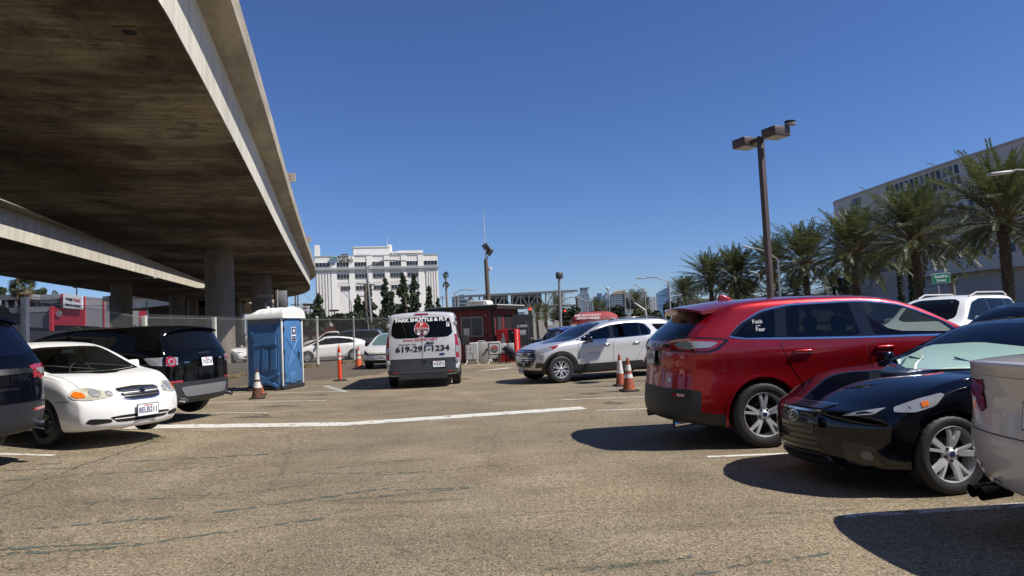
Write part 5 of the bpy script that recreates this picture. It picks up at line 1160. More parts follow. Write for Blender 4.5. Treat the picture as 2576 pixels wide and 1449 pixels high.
NAVY_REAR = (-5.97, 7.95)
TRAV_H = 202; TRAV_FW = (1.19, 18.5)
DISC_REAR = (-5.63, 12.75); DISC_H = 169
COR_H = -26.7; COR_AX = (-6.25, 10.45)
LEX_H = 190; LEX_FW = (3.56, 5.83)
BMW_REAR = (3.13, 4.28); BMW_H = 1
VAN_REAR = (-2.52, 18.9); VAN_H = 94
KIA_F = (-5.7, 29.5); KIA_H = -97
red_suv(); navy_suv(); white_suv(); black_suv(); white_sedan(); black_sedan(); grey_sedan(); shuttle_van(); electric_car()
FEN = 'cars in the lot beyond the fence'
simple_sedan('white_sedan_car', (-19.6, 46.5), -20, P_WHITE, 'white sedan beyond the fence between black SUV and blue toilet', FEN)
hatch('white_hatchback', (-11.2, 41.9), 206, P_WHITE, 'white hatchback beyond the fence, just right of the blue toilet', FEN)
simple_suv('dark_suv', (-11.6, 49.5), 190, P_DGREY, 'dark grey SUV beyond the fence behind the white hatchback', FEN, H=1.85, L=5.2, Wd=2.0)
pickup()
RR = 'vehicles parked behind the white SUV'
simple_suv('blue_suv', (3.5, 25.2), 4, P_BLUE, 'bright blue SUV behind the hood of the white SUV', RR, H=1.64, plate='8ABX114')
simple_suv('black_crossover', (3.25, 27.9), 4, P_DGREY, 'dark crossover just beyond the bright blue SUV', RR, H=1.62, plate='9CFD310')
simple_sedan('dark_blue_car', (3.0, 31.0), 4, P_NAVY, 'dark blue car beyond the dark crossover, farthest of three', RR, H=1.45)
simple_suv('silver_suv', (11.2, 17.8), 213, P_WHITE, 'white SUV with roof rails beyond the windshield of the red crossover', 'vehicles in the right-hand parking row', H=1.84, L=4.75, Wd=1.93, lod=2, rails=True)
simple_sedan('dark_sedan', (9.6, 12.6), 182, P_DGREY, 'dark grey sedan showing only its roof behind the black sedan', 'vehicles in the right-hand parking row', H=1.62, lod=2)
simple_suv('black_wagon', (17.0, 20.5), 186, P_BLACK, 'black SUV roof at right edge beyond the white SUV with roof rails', 'vehicles in the right-hand parking row', H=1.86, L=4.9)
# ---------------- overpass ----------------
def conc(name, col, var, vs, stretch, bump=.3, streak=True):
    m = bpy.data.materials.new(name); m.use_nodes = True; n = m.node_tree.nodes; l = m.node_tree.links; p = n['Principled BSDF']; tc = n.new('ShaderNodeTexCoord')
    def nz(scale, st, lo, hi, fmin=.35, fmax=.65):
        mp = n.new('ShaderNodeMapping'); mp.inputs['Scale'].default_value = st; l.new(tc.outputs['UV'] if streak else tc.outputs['Object'], mp.inputs[0]); a = n.new('ShaderNodeTexNoise'); a.inputs['Scale'].default_value = scale; a.inputs['Detail'].default_value = 7; a.inputs['Roughness'].default_value = .68; l.new(mp.outputs[0], a.inputs[0])
        r = n.new('ShaderNodeMapRange'); r.inputs['From Min'].default_value = fmin; r.inputs['From Max'].default_value = fmax; r.inputs['To Min'].default_value = lo; r.inputs['To Max'].default_value = hi; l.new(a.outputs[0], r.inputs[0]); return r.outputs[0]
    c = None
    for v in (nz(vs, stretch, 1 - var, 1 + var * .4), nz(vs * .12, (1, 1, 1), 1 - var * .8, 1 + var * .2), nz(vs * 6, stretch, 1 - var * .35, 1.1)):
        x = n.new('ShaderNodeMix'); x.data_type = 'RGBA'; x.blend_type = 'MULTIPLY'; x.inputs[0].default_value = 1
        if c is None: x.inputs[6].default_value = (*col, 1)
        else: l.new(c, x.inputs[6])
        l.new(v, x.inputs[7]); c = x.outputs[2]
    l.new(c, p.inputs['Base Color']); p.inputs['Roughness'].default_value = .85
    return m
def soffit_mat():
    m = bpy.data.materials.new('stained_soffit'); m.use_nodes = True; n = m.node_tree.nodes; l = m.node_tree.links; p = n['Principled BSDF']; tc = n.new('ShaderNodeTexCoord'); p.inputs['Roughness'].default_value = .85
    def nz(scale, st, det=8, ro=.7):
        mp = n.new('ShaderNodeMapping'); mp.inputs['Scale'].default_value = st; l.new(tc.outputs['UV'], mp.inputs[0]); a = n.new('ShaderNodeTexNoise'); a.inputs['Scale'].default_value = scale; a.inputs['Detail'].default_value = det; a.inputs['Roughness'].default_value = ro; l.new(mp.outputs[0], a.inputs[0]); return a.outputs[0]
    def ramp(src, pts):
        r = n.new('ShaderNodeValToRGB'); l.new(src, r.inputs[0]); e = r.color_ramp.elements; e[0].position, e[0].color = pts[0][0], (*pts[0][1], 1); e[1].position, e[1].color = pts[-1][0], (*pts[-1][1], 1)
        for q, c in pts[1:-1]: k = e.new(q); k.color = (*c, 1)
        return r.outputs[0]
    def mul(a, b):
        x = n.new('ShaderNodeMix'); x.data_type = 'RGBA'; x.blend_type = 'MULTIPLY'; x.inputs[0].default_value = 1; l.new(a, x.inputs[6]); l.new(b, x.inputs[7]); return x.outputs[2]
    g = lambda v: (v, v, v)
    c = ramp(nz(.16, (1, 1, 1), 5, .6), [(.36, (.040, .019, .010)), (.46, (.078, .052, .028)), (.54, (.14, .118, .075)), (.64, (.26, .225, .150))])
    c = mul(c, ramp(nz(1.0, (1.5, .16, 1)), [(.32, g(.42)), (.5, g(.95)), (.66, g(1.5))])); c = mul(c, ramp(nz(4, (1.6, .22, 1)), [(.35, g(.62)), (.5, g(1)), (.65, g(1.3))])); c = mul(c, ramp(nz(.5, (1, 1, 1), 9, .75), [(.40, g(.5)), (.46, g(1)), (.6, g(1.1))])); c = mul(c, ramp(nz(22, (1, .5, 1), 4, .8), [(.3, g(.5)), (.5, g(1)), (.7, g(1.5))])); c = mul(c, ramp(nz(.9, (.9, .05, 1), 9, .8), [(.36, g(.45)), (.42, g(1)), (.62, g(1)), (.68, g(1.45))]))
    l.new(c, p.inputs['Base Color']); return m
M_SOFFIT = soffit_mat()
M_WEB = conc('pale_concrete', (.64, .60, .50), .24, 1.2, (1.6, .18, 1)); M_COLM = conc('column_concrete', (.23, .20, .165), .35, 1.0, (1.2, .2, 1)); M_BARR = conc('barrier_concrete', (.42, .37, .28), .30, 1.2, (.4, 1.2, 1))
CUR = [(-3.9, -60), (-4.3, -40), (-4.3, -20), (-4.6, 0), (-5.35, 8), (-5.94, 11.72), (-6.47, 13.93), (-7.61, 18.4), (-9.56, 25.9), (-12.66, 37.67), (-16.49, 52.5), (-21.2, 71.05), (-24.4, 83.5), (-26.8, 91.2), (-29.9, 98.0), (-34.2, 104.3), (-41.6, 112.5), (-52, 121), (-66, 129)]
def resample(P, st=1.5):
    px = pl([(i, p[0]) for i, p in enumerate(P)]); py = pl([(i, p[1]) for i, p in enumerate(P)]); out = []; N = (len(P) - 1) * 8
    return [(px(i / 8), py(i / 8)) for i in range(N + 1)]
CUR_A = resample(CUR)
CUR_B = resample([(-19.6, -60), (-20.3, -20), (-21.0, 0), (-22.6, 12), (-24.9, 26), (-27.0, 36.5), (-28.95, 46.2), (-32.6, 63.8), (-36.3, 81.5), (-41, 103), (-46.5, 125), (-58, 170)])
CUR = CUR_A
def offs(P, o):
    out = []
    for i in range(len(P)):
        a = Vector(P[max(0, i - 1)]); b = Vector(P[min(len(P) - 1, i + 1)]); t = (b - a).normalized(); out.append((P[i][0] - t.y * o, P[i][1] + t.x * o))
    return out
def sweep(mb, prof, closed=True, mi=0, uvs=None):
    rails = [offs(CUR, o) for o, z in prof]; n_ = len(prof); N = len(CUR); vs = []
    for i in range(N):
        for k in range(n_): vs.append((rails[k][i][0], rails[k][i][1], prof[k][1]))
    fs = [(i * n_ + k, i * n_ + (k + 1) % n_, (i + 1) * n_ + (k + 1) % n_, (i + 1) * n_ + k) for i in range(N - 1) for k in range(n_ if closed else n_ - 1)]
    fs += [tuple(range(n_)), tuple((N - 1) * n_ + k for k in range(n_))]
    mb.add(vs, fs, mi)
def curve_uv(o, zscale=1.0):
    """uv = distance along the road, distance across plus height"""
    me = o.data; uv = me.uv_layers.new(name='UVMap'); acc = [0]
    for a, b in zip(CUR[:-1], CUR[1:]): acc.append(acc[-1] + math.dist(a, b))
    cache = {}
    for lp in me.loops:
        v = lp.vertex_index
        if v not in cache:
            co = me.vertices[v].co; j = min(range(len(CUR)), key=lambda i: (CUR[i][0] - co.x) ** 2 + (CUR[i][1] - co.y) ** 2)
            t = Vector(CUR[min(j + 1, len(CUR) - 1)]) - Vector(CUR[max(j - 1, 0)]); t.normalize(); d = Vector((co.x - CUR[j][0], co.y - CUR[j][1]))
            cache[v] = (acc[j] + d.dot(t), (-t.y * d.x + t.x * d.y) + co.z * zscale)
        uv.data[lp.index].uv = cache[v]
def bridge(o0, o1, label, cur):
    global CUR
    CUR = cur
    r = empty('elevated_road', (0, 0, 0), 0, label, 'overpass')
    def part(nm, prof, m):
        b = MB(); sweep(b, prof); o = b.build(nm, m, r, 30); curve_uv(o); return o
    z = 7.5
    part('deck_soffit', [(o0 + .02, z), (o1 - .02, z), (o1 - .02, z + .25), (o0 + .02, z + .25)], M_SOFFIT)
    part('girder_web', [(o0, z + .03), (o0 + .35, z + .28), (o0 + .35, z + 1.62), (o0, z + 1.62)], M_WEB)
    part('girder_web', [(o1, z + .03), (o1 - .35, z + .28), (o1 - .35, z + 1.62), (o1, z + 1.62)], M_WEB)
    part('deck_slab', [(o0 - .72, z + 1.72), (o0, z + 1.62), (o1, z + 1.62), (o1 + .72, z + 1.72), (o1 + .72, z + 1.90), (o0 - .72, z + 1.90)], M_BARR)
    for s, o in ((-1, o0 - .69), (1, o1 + .69)):
        part('parapet', [(o, z + 1.905), (o - s * .30, z + 1.905), (o - s * .20, z + 2.45), (o, z + 2.50)], M_BARR)
    return r
brA = bridge(0, 9.8, 'wide concrete elevated road overhead at left with brown stained underside', CUR_A)
brB = bridge(0.0, 10.0, 'second elevated road beyond the overhead one, showing a sunlit side girder', CUR_B)
def colm(x, y, r, parent):
    b = MB(); n_ = 32; b.lathe([(r, -.3), (r, 7.51)], n=n_); o = b.build('column', M_COLM, parent, 40, (x, y, 0)); uv = o.data.uv_layers.new(name='UVMap')
    for lp in o.data.loops:
        c = o.data.vertices[lp.vertex_index].co; uv.data[lp.index].uv = (math.atan2(c.y, c.x) * r + x, c.z)
for x, y, r in ((-19.3, 45.6, .90), (-23.8, 65.6, .92), (-28.3, 84.5, .80), (-36, 100, .85)): colm(x, y, r, brA)
for x, y, r in ((-38.2, 67.5, .95), (-42.5, 87.5, .90), (-46.3, 100, .75), (-52, 122, .8)): colm(x, y, r, brB)
colm(-42.6, 107, .65, brA)
# drain recess and lamp under the deck
b = MB(); c0 = at(325, 78, 12.1); c0 = EYE + (c0 - EYE) * ((7.5 - 1.55) / (c0.z - 1.55)); b.box((c0.x, c0.y, 7.49), (.42, .42, .03), rz=.1); b.cyl((c0.x, c0.y, 7.47), (c0.x, c0.y, 7.485), .13, n=16, mi=1); o = b.build('drain_outlet', [M_SOFFIT, M_DARK], brA)
b = MB(); c0 = at(379, 699, 20); c0 = EYE + (c0 - EYE) * ((7.45 - 1.55) / (c0.z - 1.55)); b.box((c0.x, c0.y, 7.46), (.9, .4, .12)); b.build('underdeck_lamp', mat('lamp_lens', (.4, .4, .38), .4), brB)
for vy, Y in ((447, 45), (603, 62)):    # small signs standing on the parapet
    p = at(732 if vy < 500 else 774, vy, Y); b = MB(); b.box((0, 0, .0), (.6, .08, .6 if vy < 500 else .5)); b.bar((-.2, .05, -.3), (-.2, .05, -.95), .06)
    for k in (0, 1): b.cyl((-.05, -.05, .12 - k * .24), (-.05, -.042, .12 - k * .24), .07, n=10, mi=1)
    o = b.build('marker_sign', [mat('sign_back_tan', (.45, .40, .33), .7), mat('reflector_orange', (.5, .16, .05), .4)], brA); o.location = p
# ---------------- chain link fence ----------------
M_GALV = mat('galvanised_steel', (.42, .41, .38), .45, metal=.3, var=.2, vs=6); M_WIRE = mat('fence_wire', (.20, .195, .18), .5, metal=.3); M_WPOST = mat('pale_fence_post', (.60, .58, .52), .6, var=.2, vs=4)
def fence(pts, hs, label, sp=.075, wr=.0034, square=(), barb=True):
    r = empty('chain_link_fence', (pts[0][0], pts[0][1], 0), 0, label, 'fence'); o0 = Vector((pts[0][0], pts[0][1], 0)); mesh = MB()
    for i, p in enumerate(pts):
        z = ground_z(*p); b = MB(); q = Vector((p[0], p[1], z)) - o0; h = hs[i]
        if i in square: b.box(q + Vector((0, 0, h / 2 - .05)), (.13, .13, h + .1))
        else: b.lathe([(.045, -.1), (.045, h + .02), (.055, h + .03), (.05, h + .09), (.001, h + .12)], c=q, n=12)
        b.build('post', M_WPOST, r, 50)
    rail = MB()
    for i in range(len(pts) - 1):
        a = Vector((*pts[i], ground_z(*pts[i]) + .06)) - o0; b_ = Vector((*pts[i + 1], ground_z(*pts[i + 1]) + .06)) - o0; L = (b_ - a).length; d = (b_ - a) / L; h0, h1 = hs[i] - .06, hs[i + 1] - .06
        rail.tube([a + Vector((0, 0, h0 - .06)), b_ + Vector((0, 0, h1 - .06))], .006, 5); rail.tube([a, b_], .004, 5)
        H = (h0 + h1) / 2; n_ = int(L / sp)
        for k in range(-int(H / sp) - 1, n_ + 1):
            for dr in (1, -1):
                s0 = k * sp; s1 = s0 + H * .62 * (1)
                if dr < 0: s0, s1 = s1, s0
                z0, z1 = 0.0, 1.0
                # clip to the span
                def cl(s0, z0, s1, z1):
                    for lim, sg in ((0, 1), (L, -1)):
                        f0 = (s0 - lim) * sg; f1 = (s1 - lim) * sg
                        if f0 < 0 and f1 < 0: return None
                        if f0 < 0: t = f0 / (f0 - f1); s0, z0 = s0 + (s1 - s0) * t, z0 + (z1 - z0) * t
                        elif f1 < 0: t = f1 / (f1 - f0); s1, z1 = s1 + (s0 - s1) * t, z1 + (z0 - z1) * t
                    return s0, z0, s1, z1
                q = cl(s0, z0, s1, z1)
                if not q: continue
                P = lambda s, t: a + d * s + Vector((0, 0, (b_.z - a.z) * s / L + t * (h0 + (h1 - h0) * s / L)))
                mesh.tube([P(q[0], q[1]), P(q[2], q[3])], wr, 3, cap=False)
                if q[3] > .999 and barb: mesh.tube([P(q[2], 1), P(q[2], 1) + d * (.02 * dr) + Vector((0, 0, .05))], wr, 3, cap=False)
    mesh.build('wire_mesh', M_WIRE, r); rail.build('tension_wire', M_GALV, r); return r
fence([(-11.9, 8), (-12.0, 17), (-12.0, 22.5), (-12.1, 28), (-11.6, 32.3), (-10.3, 36.2)], [2.8, 2.75, 2.45, 2.48, 2.45, 2.45], 'chain link fence with square pale posts running under the elevated road', square=(0, 1, 2, 3))
fence([(-10.28, 36.3), (-9.2, 39.8), (-7.6, 42.3), (-5.2, 44.2), (-2.2, 45.5)], [2.45, 2.45, 2.45, 2.45, 2.45], 'chain link fence with round posts between blue toilet and shuttle van', sp=.09, wr=.0026)
fence([(1.2, 45.5), (5, 42.5), (9, 41)], [1.9, 1.9, 1.9], 'low chain link fence behind the vending machine and open door', sp=.14)
# ---------------- portable toilet ----------------
def toilet():
    t = empty('portable_toilet', (-7.28, 21.1, ground_z(-7.7, 21)), R(-12), 'blue portable toilet with white domed roof beside the fence', 'portable toilet')
    blue = mat('toilet_blue', (.062, .175, .37), .42, var=.12, vs=4); dblue = mat('toilet_blue_shaded', (.058, .145, .29), .42, var=.12, vs=4); wh = mat('toilet_white', (.72, .72, .68), .5); dk = mat('toilet_base', (.02, .02, .022), .7)  # second blue is the same plastic, darkened for the shaded side
    w = 1.12; d = 1.18; h = 2.02
    b = MB(); b.box((0, 0, .07), (w + .10, d + .10, .10)); 
    for x in (-.45, .45): b.box((x, 0, .03), (.14, d + .30, .07))
    bevel(b.build('skid_base', dk, t), .015, 2)
    # local: left wall = -X face (recessed panels), door = -Y... front door faces +x side
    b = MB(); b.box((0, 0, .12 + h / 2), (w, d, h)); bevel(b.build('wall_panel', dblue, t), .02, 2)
    # side facing -Y : raised and sunk relief
    y = -d / 2
    b = MB()
    b.box((-.02, y - .02, .62), (.98, .03, .92)); b.box((-.02, y - .015, 1.52), (.98, .03, .52))
    b.build('side_relief', dblue, t)
    b = MB()
    b.prism([(-.42, 1.74), (-.30, 1.68), (.34, 1.70), (.46, 1.75), (.40, 1.56), (.42, 1.34), (-.10, 1.32), (-.34, 1.28), (-.30, 1.5)], y - .07, y - .03)
    for x in (-.22, .06, .34): b.prism([(x - .09, 1.20), (x + .08, 1.20), (x + .06, .62), (x - .11, .58)], y - .07, y - .035)
    b.prism([(-.36, .46), (-.28, .52), (.06, .38), (.46, .52), (.50, .46), (.16, .30), (.48, .12), (.44, .06), (.06, .24), (-.30, .06), (-.38, .12), (-.10, .30)], y - .085, y - .035)
    b.build('side_relief', blue, t)
    b = MB()
    for x in (-.24, .26):
        b.box((x, y - .008, 2.03), (.44, .02, .13))
    b.build('vent_grille', mat('vent_grey', (.16, .17, .19), .7, var=.3, vs=40), t)
    # door on +X face
    X = w / 2
    arch = [(-.50, .20), (.50, .20), (.50, 1.85)] + [(.5 * math.cos(R(a)), 1.85 + .30 * math.sin(R(a))) for a in range(15, 180, 15)] + [(-.50, 1.85)]
    b = MB(); b.prism(arch, X, X + .045, 'YZ'); door = bevel(b.build('door', blue, t), .012, 2)
    b = MB()   # embossed cross curves
    def emb(pts, r=.022): b.tube([(X + .045, a, c) for a, c in pts], r, 6)
    emb([(-.42, 1.55), (-.15, 1.25), (.05, 1.1), (.3, .9), (.44, .62)], .02); emb([(.42, 1.62), (.2, 1.4), (-.05, 1.1), (-.25, .8), (-.42, .35)], .02); emb([(-.30, .66), (0, .95), (.25, 1.2)], .015); emb([(-.4, 1.02), (-.28, .9), (-.2, .7), (-.38, .45)], .014)
    b.box((X + .05, -.05, .33), (.012, .34, .34)); bevel(b.build('door_relief', blue, door), .004, 1)
    b = MB(); b.box((X + .055, .30, .98), (.03, .06, .20)); b.box((X + .055, .30, 1.15), (.02, .10, .16), mi=1); b.build('door_handle', [M_DARK, blue], door)
    b = MB()
    for z in (.40, 1.10, 1.78): b.box((X + .03, -.54, z), (.07, .06, .13))
    b.build('hinge', M_PLASTIC, t)
    b = MB(); b.box((X + .05, .02, 1.63), (.014, .26, .42)); b.box((X + .059, .02, 1.72), (.006, .22, .20), mi=1); b.box((X + .059, .02, 1.50), (.006, .22, .13), mi=1)
    b.add([(X + .0635, .02, 1.80), (X + .0635, -.045, 1.73), (X + .0635, .02, 1.65), (X + .0635, .085, 1.73)], [(0, 1, 2, 3)], 0)
    put_text(b, '800-742', .04, (X + .0635, .02, 1.50), (0, 1, 0), (0, 0, 1), 0, width=.19); b.build('door_notice', [wh, mat('notice_navy', (.012, .025, .10), .5)], door)
    b = MB()
    for yy in (-d / 2, d / 2):
        for xx in (X + .012, -X): b = MB(); b.box((xx, yy * .985, 1.12), (.05, .05, h)); bevel(b.build('corner_trim', wh, t), .012, 2)
    # roof : arch across Y, ribbed along X
    b = MB(); n_ = 18; prof = []
    xs_ = [-.66, -.62, -.56, -.34, -.28, -.22, -.06, 0, .06, .22, .28, .34, .50, .58, .64, .66]; hh = [0, .01, .08, .20, .235, .20, .22, .26, .22, .22, .26, .22, .23, .27, .27, .26]
    vs = []; fs = []
    for i, x in enumerate(xs_):
        for k in range(n_ + 1):
            a = math.pi * k / n_; yy = -math.cos(a) * (.66 if 0 < i < len(xs_) - 1 else .655); zz = 2.13 + max(0, math.sin(a)) ** .62 * (.10 + hh[i] * .85) if hh[i] > 0.0 else 2.13 + math.sin(a) * .05
            vs.append((x, yy, zz))
    for i in range(len(xs_) - 1):
        for k in range(n_): a = i * (n_ + 1) + k; fs.append((a, a + 1, a + n_ + 2, a + n_ + 1))
    for i in (0, len(xs_) - 1): fs.append(tuple(i * (n_ + 1) + k for k in range(n_ + 1)))
    b.add(vs, fs); b.box((0, 0, 2.13), (1.34, 1.34, .045)); b.build('roof', wh, t, 35)
    b = MB(); b.cyl((-.45, .38, 2.1), (-.45, .38, 2.52), .055, n=16); b.build('vent_pipe', wh, t, 40)
    return t
toilet()
# ---------------- cones and posts ----------------
M_OR = mat('cone_orange', (.55, .085, .02), .55, var=.25, vs=8); M_ORD = mat('grimy_cone_orange', (.32, .07, .025), .7, var=.5, vs=14); M_DIRTYC = mat('sooty_cone', (.10, .035, .018), .8, var=.6, vs=12)
M_WB = mat('reflective_band', (.62, .60, .56), .5, var=.3, vs=18); M_CB = mat('cone_base_black', (.02, .018, .018), .8)
def cone(name, x, y, h, body, label, group=None, band=((.80, .62), (.52, .40)), base=.36, rz=.2, sq=1.0, tilt=0):
    t = empty(name, (x, y, ground_z(x, y)), rz, label, 'traffic cone', group); t.rotation_euler[0] = tilt
    b = MB(); b.box((0, 0, .02), (base, base, .04)); bevel(b.build('base', M_CB, t), .012, 2)
    R0 = base * .37; rr = lambda f: R0 + (.026 - R0) * f
    b = MB(); b.lathe([(rr(0) + .012, .04), (rr(0), .07), (rr(1), h), (rr(1) * .7, h + .005), (.001, h + .005)], n=28); b.build('body', body, t, 40)
    for a, c in band:
        b = MB(); b.lathe([(rr(c) + .009, c * h), (rr(a) + .009, a * h)], n=28); b.build('reflective_band', M_WB, t, 40)
cone('traffic_cone', 2.50, 15.50, .74, M_ORD, 'orange traffic cone with two white bands, nearer of the pair by the red crossover', 'cones beside the red crossover')
cone('traffic_cone', 2.52, 16.85, .76, M_ORD, 'narrow orange traffic cone just behind the nearer one by the red crossover', 'cones beside the red crossover', base=.30, band=((.82, .40),))
cone('traffic_cone', -6.60, 17.72, .74, M_DIRTYC, 'dirty dark traffic cone in front of the blue toilet', 'cones in front of the blue toilet', band=((.90, .66), (.58, .38)))
cone('traffic_cone', -6.97, 18.9, .36, M_ORD, 'short orange cone half hidden behind the dirty cone', 'cones in front of the blue toilet', base=.34, band=((.7, .5),))
cone('traffic_cone', -7.35, 32.6, .95, M_OR, 'bright orange traffic cone beside the pearl electric crossover', None, base=.44)
t = empty('delineator_post', (-5.90, 23.3, 0), .2, 'tall slim orange delineator post with white bands on a black rubber base', 'delineator')
b = MB(); b.lathe([(.24, 0), (.24, .02), (.20, .05), (.07, .06)], n=8); b.build('base', M_CB, t)
b = MB(); b.lathe([(.065, .05), (.06, .9), (.05, .95), (.055, 1.02), (.03, 1.12), (.001, 1.14)], n=20); b.build('post', mat('delineator_orange', (.72, .06, .015), .45), t, 40)
for z in (.75, .90): b = MB(); b.lathe([(.0645, z - .045), (.0635, z + .045)], n=20); b.build('reflective_band', M_WB, t, 40)
b = MB(); b.tube([(0, -.055, 1.0), (0, -.02, 1.2), (0, .02, 1.2), (0, .05, 1.0)], .018, 8); b.build('handle', MATS['delineator_orange'], t, 60)
# ---------------- lamp post ----------------
def lamp_post():
    p = at(1938, 760, 17); x, y = p.x + .02, 17.0
    t = empty('lamp_post', (x, y, 0), R(-65), 'tall brown square lamp post with two box heads rising behind the red crossover', 'lamp post'); br = mat('bronze_paint', (.072, .050, .042), .45, var=.15, vs=3)
    b = MB(); b.box((0, 0, 3.0), (.13, .13, 6.0)); bevel(b.build('pole', br, t), .012, 2)
    b = MB(); b.box((0, 0, .3), (.5, .5, .6)); bevel(b.build('footing', mat('footing_concrete', (.35, .33, .29), .9), t), .02, 1)
    b = MB(); b.bar((-.5, 0, 5.93), (.5, 0, 5.93), .09); b.build('cross_arm', br, t)
    for s in (-1, 1):
        b = MB(); b.box((s * .50, 0, 5.95), (.44, .50, .22)); h = bevel(b.build('lamp_head', br, t), .012, 2)
        b = MB(); b.box((s * .50, 0, 5.832), (.38, .44, .02)); b.build('lens', mat('lamp_glass_grey', (.30, .29, .25), .3), h)
    b = MB(); b.bar((.52, .1, 6.03), (.70, .24, 6.10), .035); b.cyl((.72, .26, 6.10), (.72, .26, 6.14), .13, n=20, mi=0)
    for k in range(7): b.box((.72, .26 - .11 + k * .037, 6.17), (.22 - abs(k - 3) * .03, .012, .06), mi=1)
    b.build('round_floodlight', [mat('flood_grey', (.25, .25, .24), .4), M_DARK], t)
lamp_post()
# ---------------- kiosk and its surroundings ----------------
M_KRED = mat('kiosk_red', (.165, .022, .026), .6, var=.2, vs=3); M_KBLK = mat('kiosk_trim', (.018, .016, .016), .6); M_KWHT = mat('weathered_white', (.58, .57, .52), .6, var=.15, vs=4)
def kiosk():
    t = empty('ticket_kiosk', (-.92, 31.2, 0), R(-22), 'small dark red ticket booth with black trim and flat roof behind the shuttle van', 'kiosk')
    # local: corner nearest to camera at origin; left wall along -X (faces -Y), right wall along +Y (faces +X)
    w, d, h = 3.0, 2.9, 2.40
    b = MB(); b.box((-w / 2, d / 2, h / 2), (w, d, h))
    o = b.build('wall', M_KRED, t)
    b = MB()
    for i in range(1, 10): b.box((-w * i / 10, -.004, h / 2), (.012, .012, h - .02))
    for i in range(1, 8): b.box((.004, d * i / 8, h / 2), (.012, .012, h - .02))
    b.build('board_groove', mat('groove_dark', (.03, .006, .008), .8), t)
    b = MB(); b.box((0, 0, h / 2), (.12, .12, h + .002)); b.box((-w, 0, h / 2), (.1, .1, h)); b.box((0, d, h / 2), (.1, .1, h)); b.build('corner_trim', M_KBLK, t)
    b = MB(); b.box((-w / 2 + .05, d / 2, h + .07), (w + .55, d + .5, .17), mi=0); b.box((-w / 2 + .05, d / 2, h + .17), (w + .60, d + .55, .035), mi=1)
    b.build('roof', [M_KBLK, M_KWHT], t)
    b = MB()
    b.box((-1.05, -.01, 1.62), (1.12, .05, .92), mi=0); b.box((-1.05, -.03, 1.62), (1.0, .03, .80), mi=1); b.box((-1.05, -.05, 1.62), (.03, .03, .8), mi=0); b.box((-1.32, -.049, 1.4), (.30, .012, .34), mi=2)
    wn = b.build('window', [mat('alu_frame', (.30, .29, .27), .4, metal=.4), mat('kiosk_glass', (.035, .035, .035), .08), M_KWHT], t)
    b = MB(); b.box((-1.05, -.10, 1.13), (1.35, .18, .03)); b.build('window_sill', M_KBLK, wn)
    b = MB(); b.box((.015, .62, 1.62), (.05, .62, 1.0), mi=0); b.box((.03, .62, 1.62), (.04, .42, .82), mi=1); b.box((.045, .62, 1.62), (.03, .03, .82), mi=2); b.build('window', [M_KBLK, MATS['kiosk_glass'], MATS['alu_frame']], t)
    b = MB(); b.box((.012, 1.75, 1.1), (.03, .85, 2.05)); b.build('doorway', M_DARK, t)
    b = MB(); b.box((.015, .25, .62), (.03, .36, .55)); b.build('lower_window', MATS['kiosk_glass'], t)
    dr = empty('door', (0, 0, 0)); 
    bpy.data.objects.remove(dr)
    b = MB(); b.box((.50, 0, 1.06), (1.0, .05, 2.10), mi=0); b.box((.48, -.03, 1.55), (.50, .01, .14), mi=1); b.box((.5, -.03, 1.25), (.28, .01, .24), mi=1)
    put_text(b, 'LOST KEY PARKING', .04, (.48, -.037, 1.56), (1, 0, 0), (0, 0, 1), 0, width=.44)
    b.cyl((.9, -.03, .95), (.9, -.09, .95), .04, n=10, mi=1); o = b.build('door', [mat('door_grey', (.055, .055, .055), .5), M_KWHT], t); o.location = (.05, 2.15, 0); o.rotation_euler[2] = R(17)
    b = MB(); n_ = 10
    b.prism([(-.55, 0), (.55, 0), (.50, .20), (.38, .26), (-.40, .26), (-.5, .2)], -.35, .35)
    ac = bevel(b.build('air_conditioner', M_KWHT, t), .03, 2); ac.location = (-1.15, 1.2, h + .19)
    b = MB()
    for i in range(9): b.box((-.40 + i * .085, -.355, .13), (.02, .02, .17))
    b.build('vent_slat', M_DARK, ac)
    b = MB(); b.tube([(-w - .12, -.1, h + .05), (-w - .2, -.22, h + .12)], .025, 6); b.cyl((-w - .2, -.15, h + .12), (-w - .2, -.35, h + .06), .06, n=10, mi=1); b.build('security_camera', [M_KWHT, M_KBLK], t, 50)
    for x in (-.35, -2.2): b = MB(); b.cyl((x, -.02, 2.15), (x, -.08, 2.15), .03, n=8); b.build('small_lamp', M_KWHT, t)
kiosk()
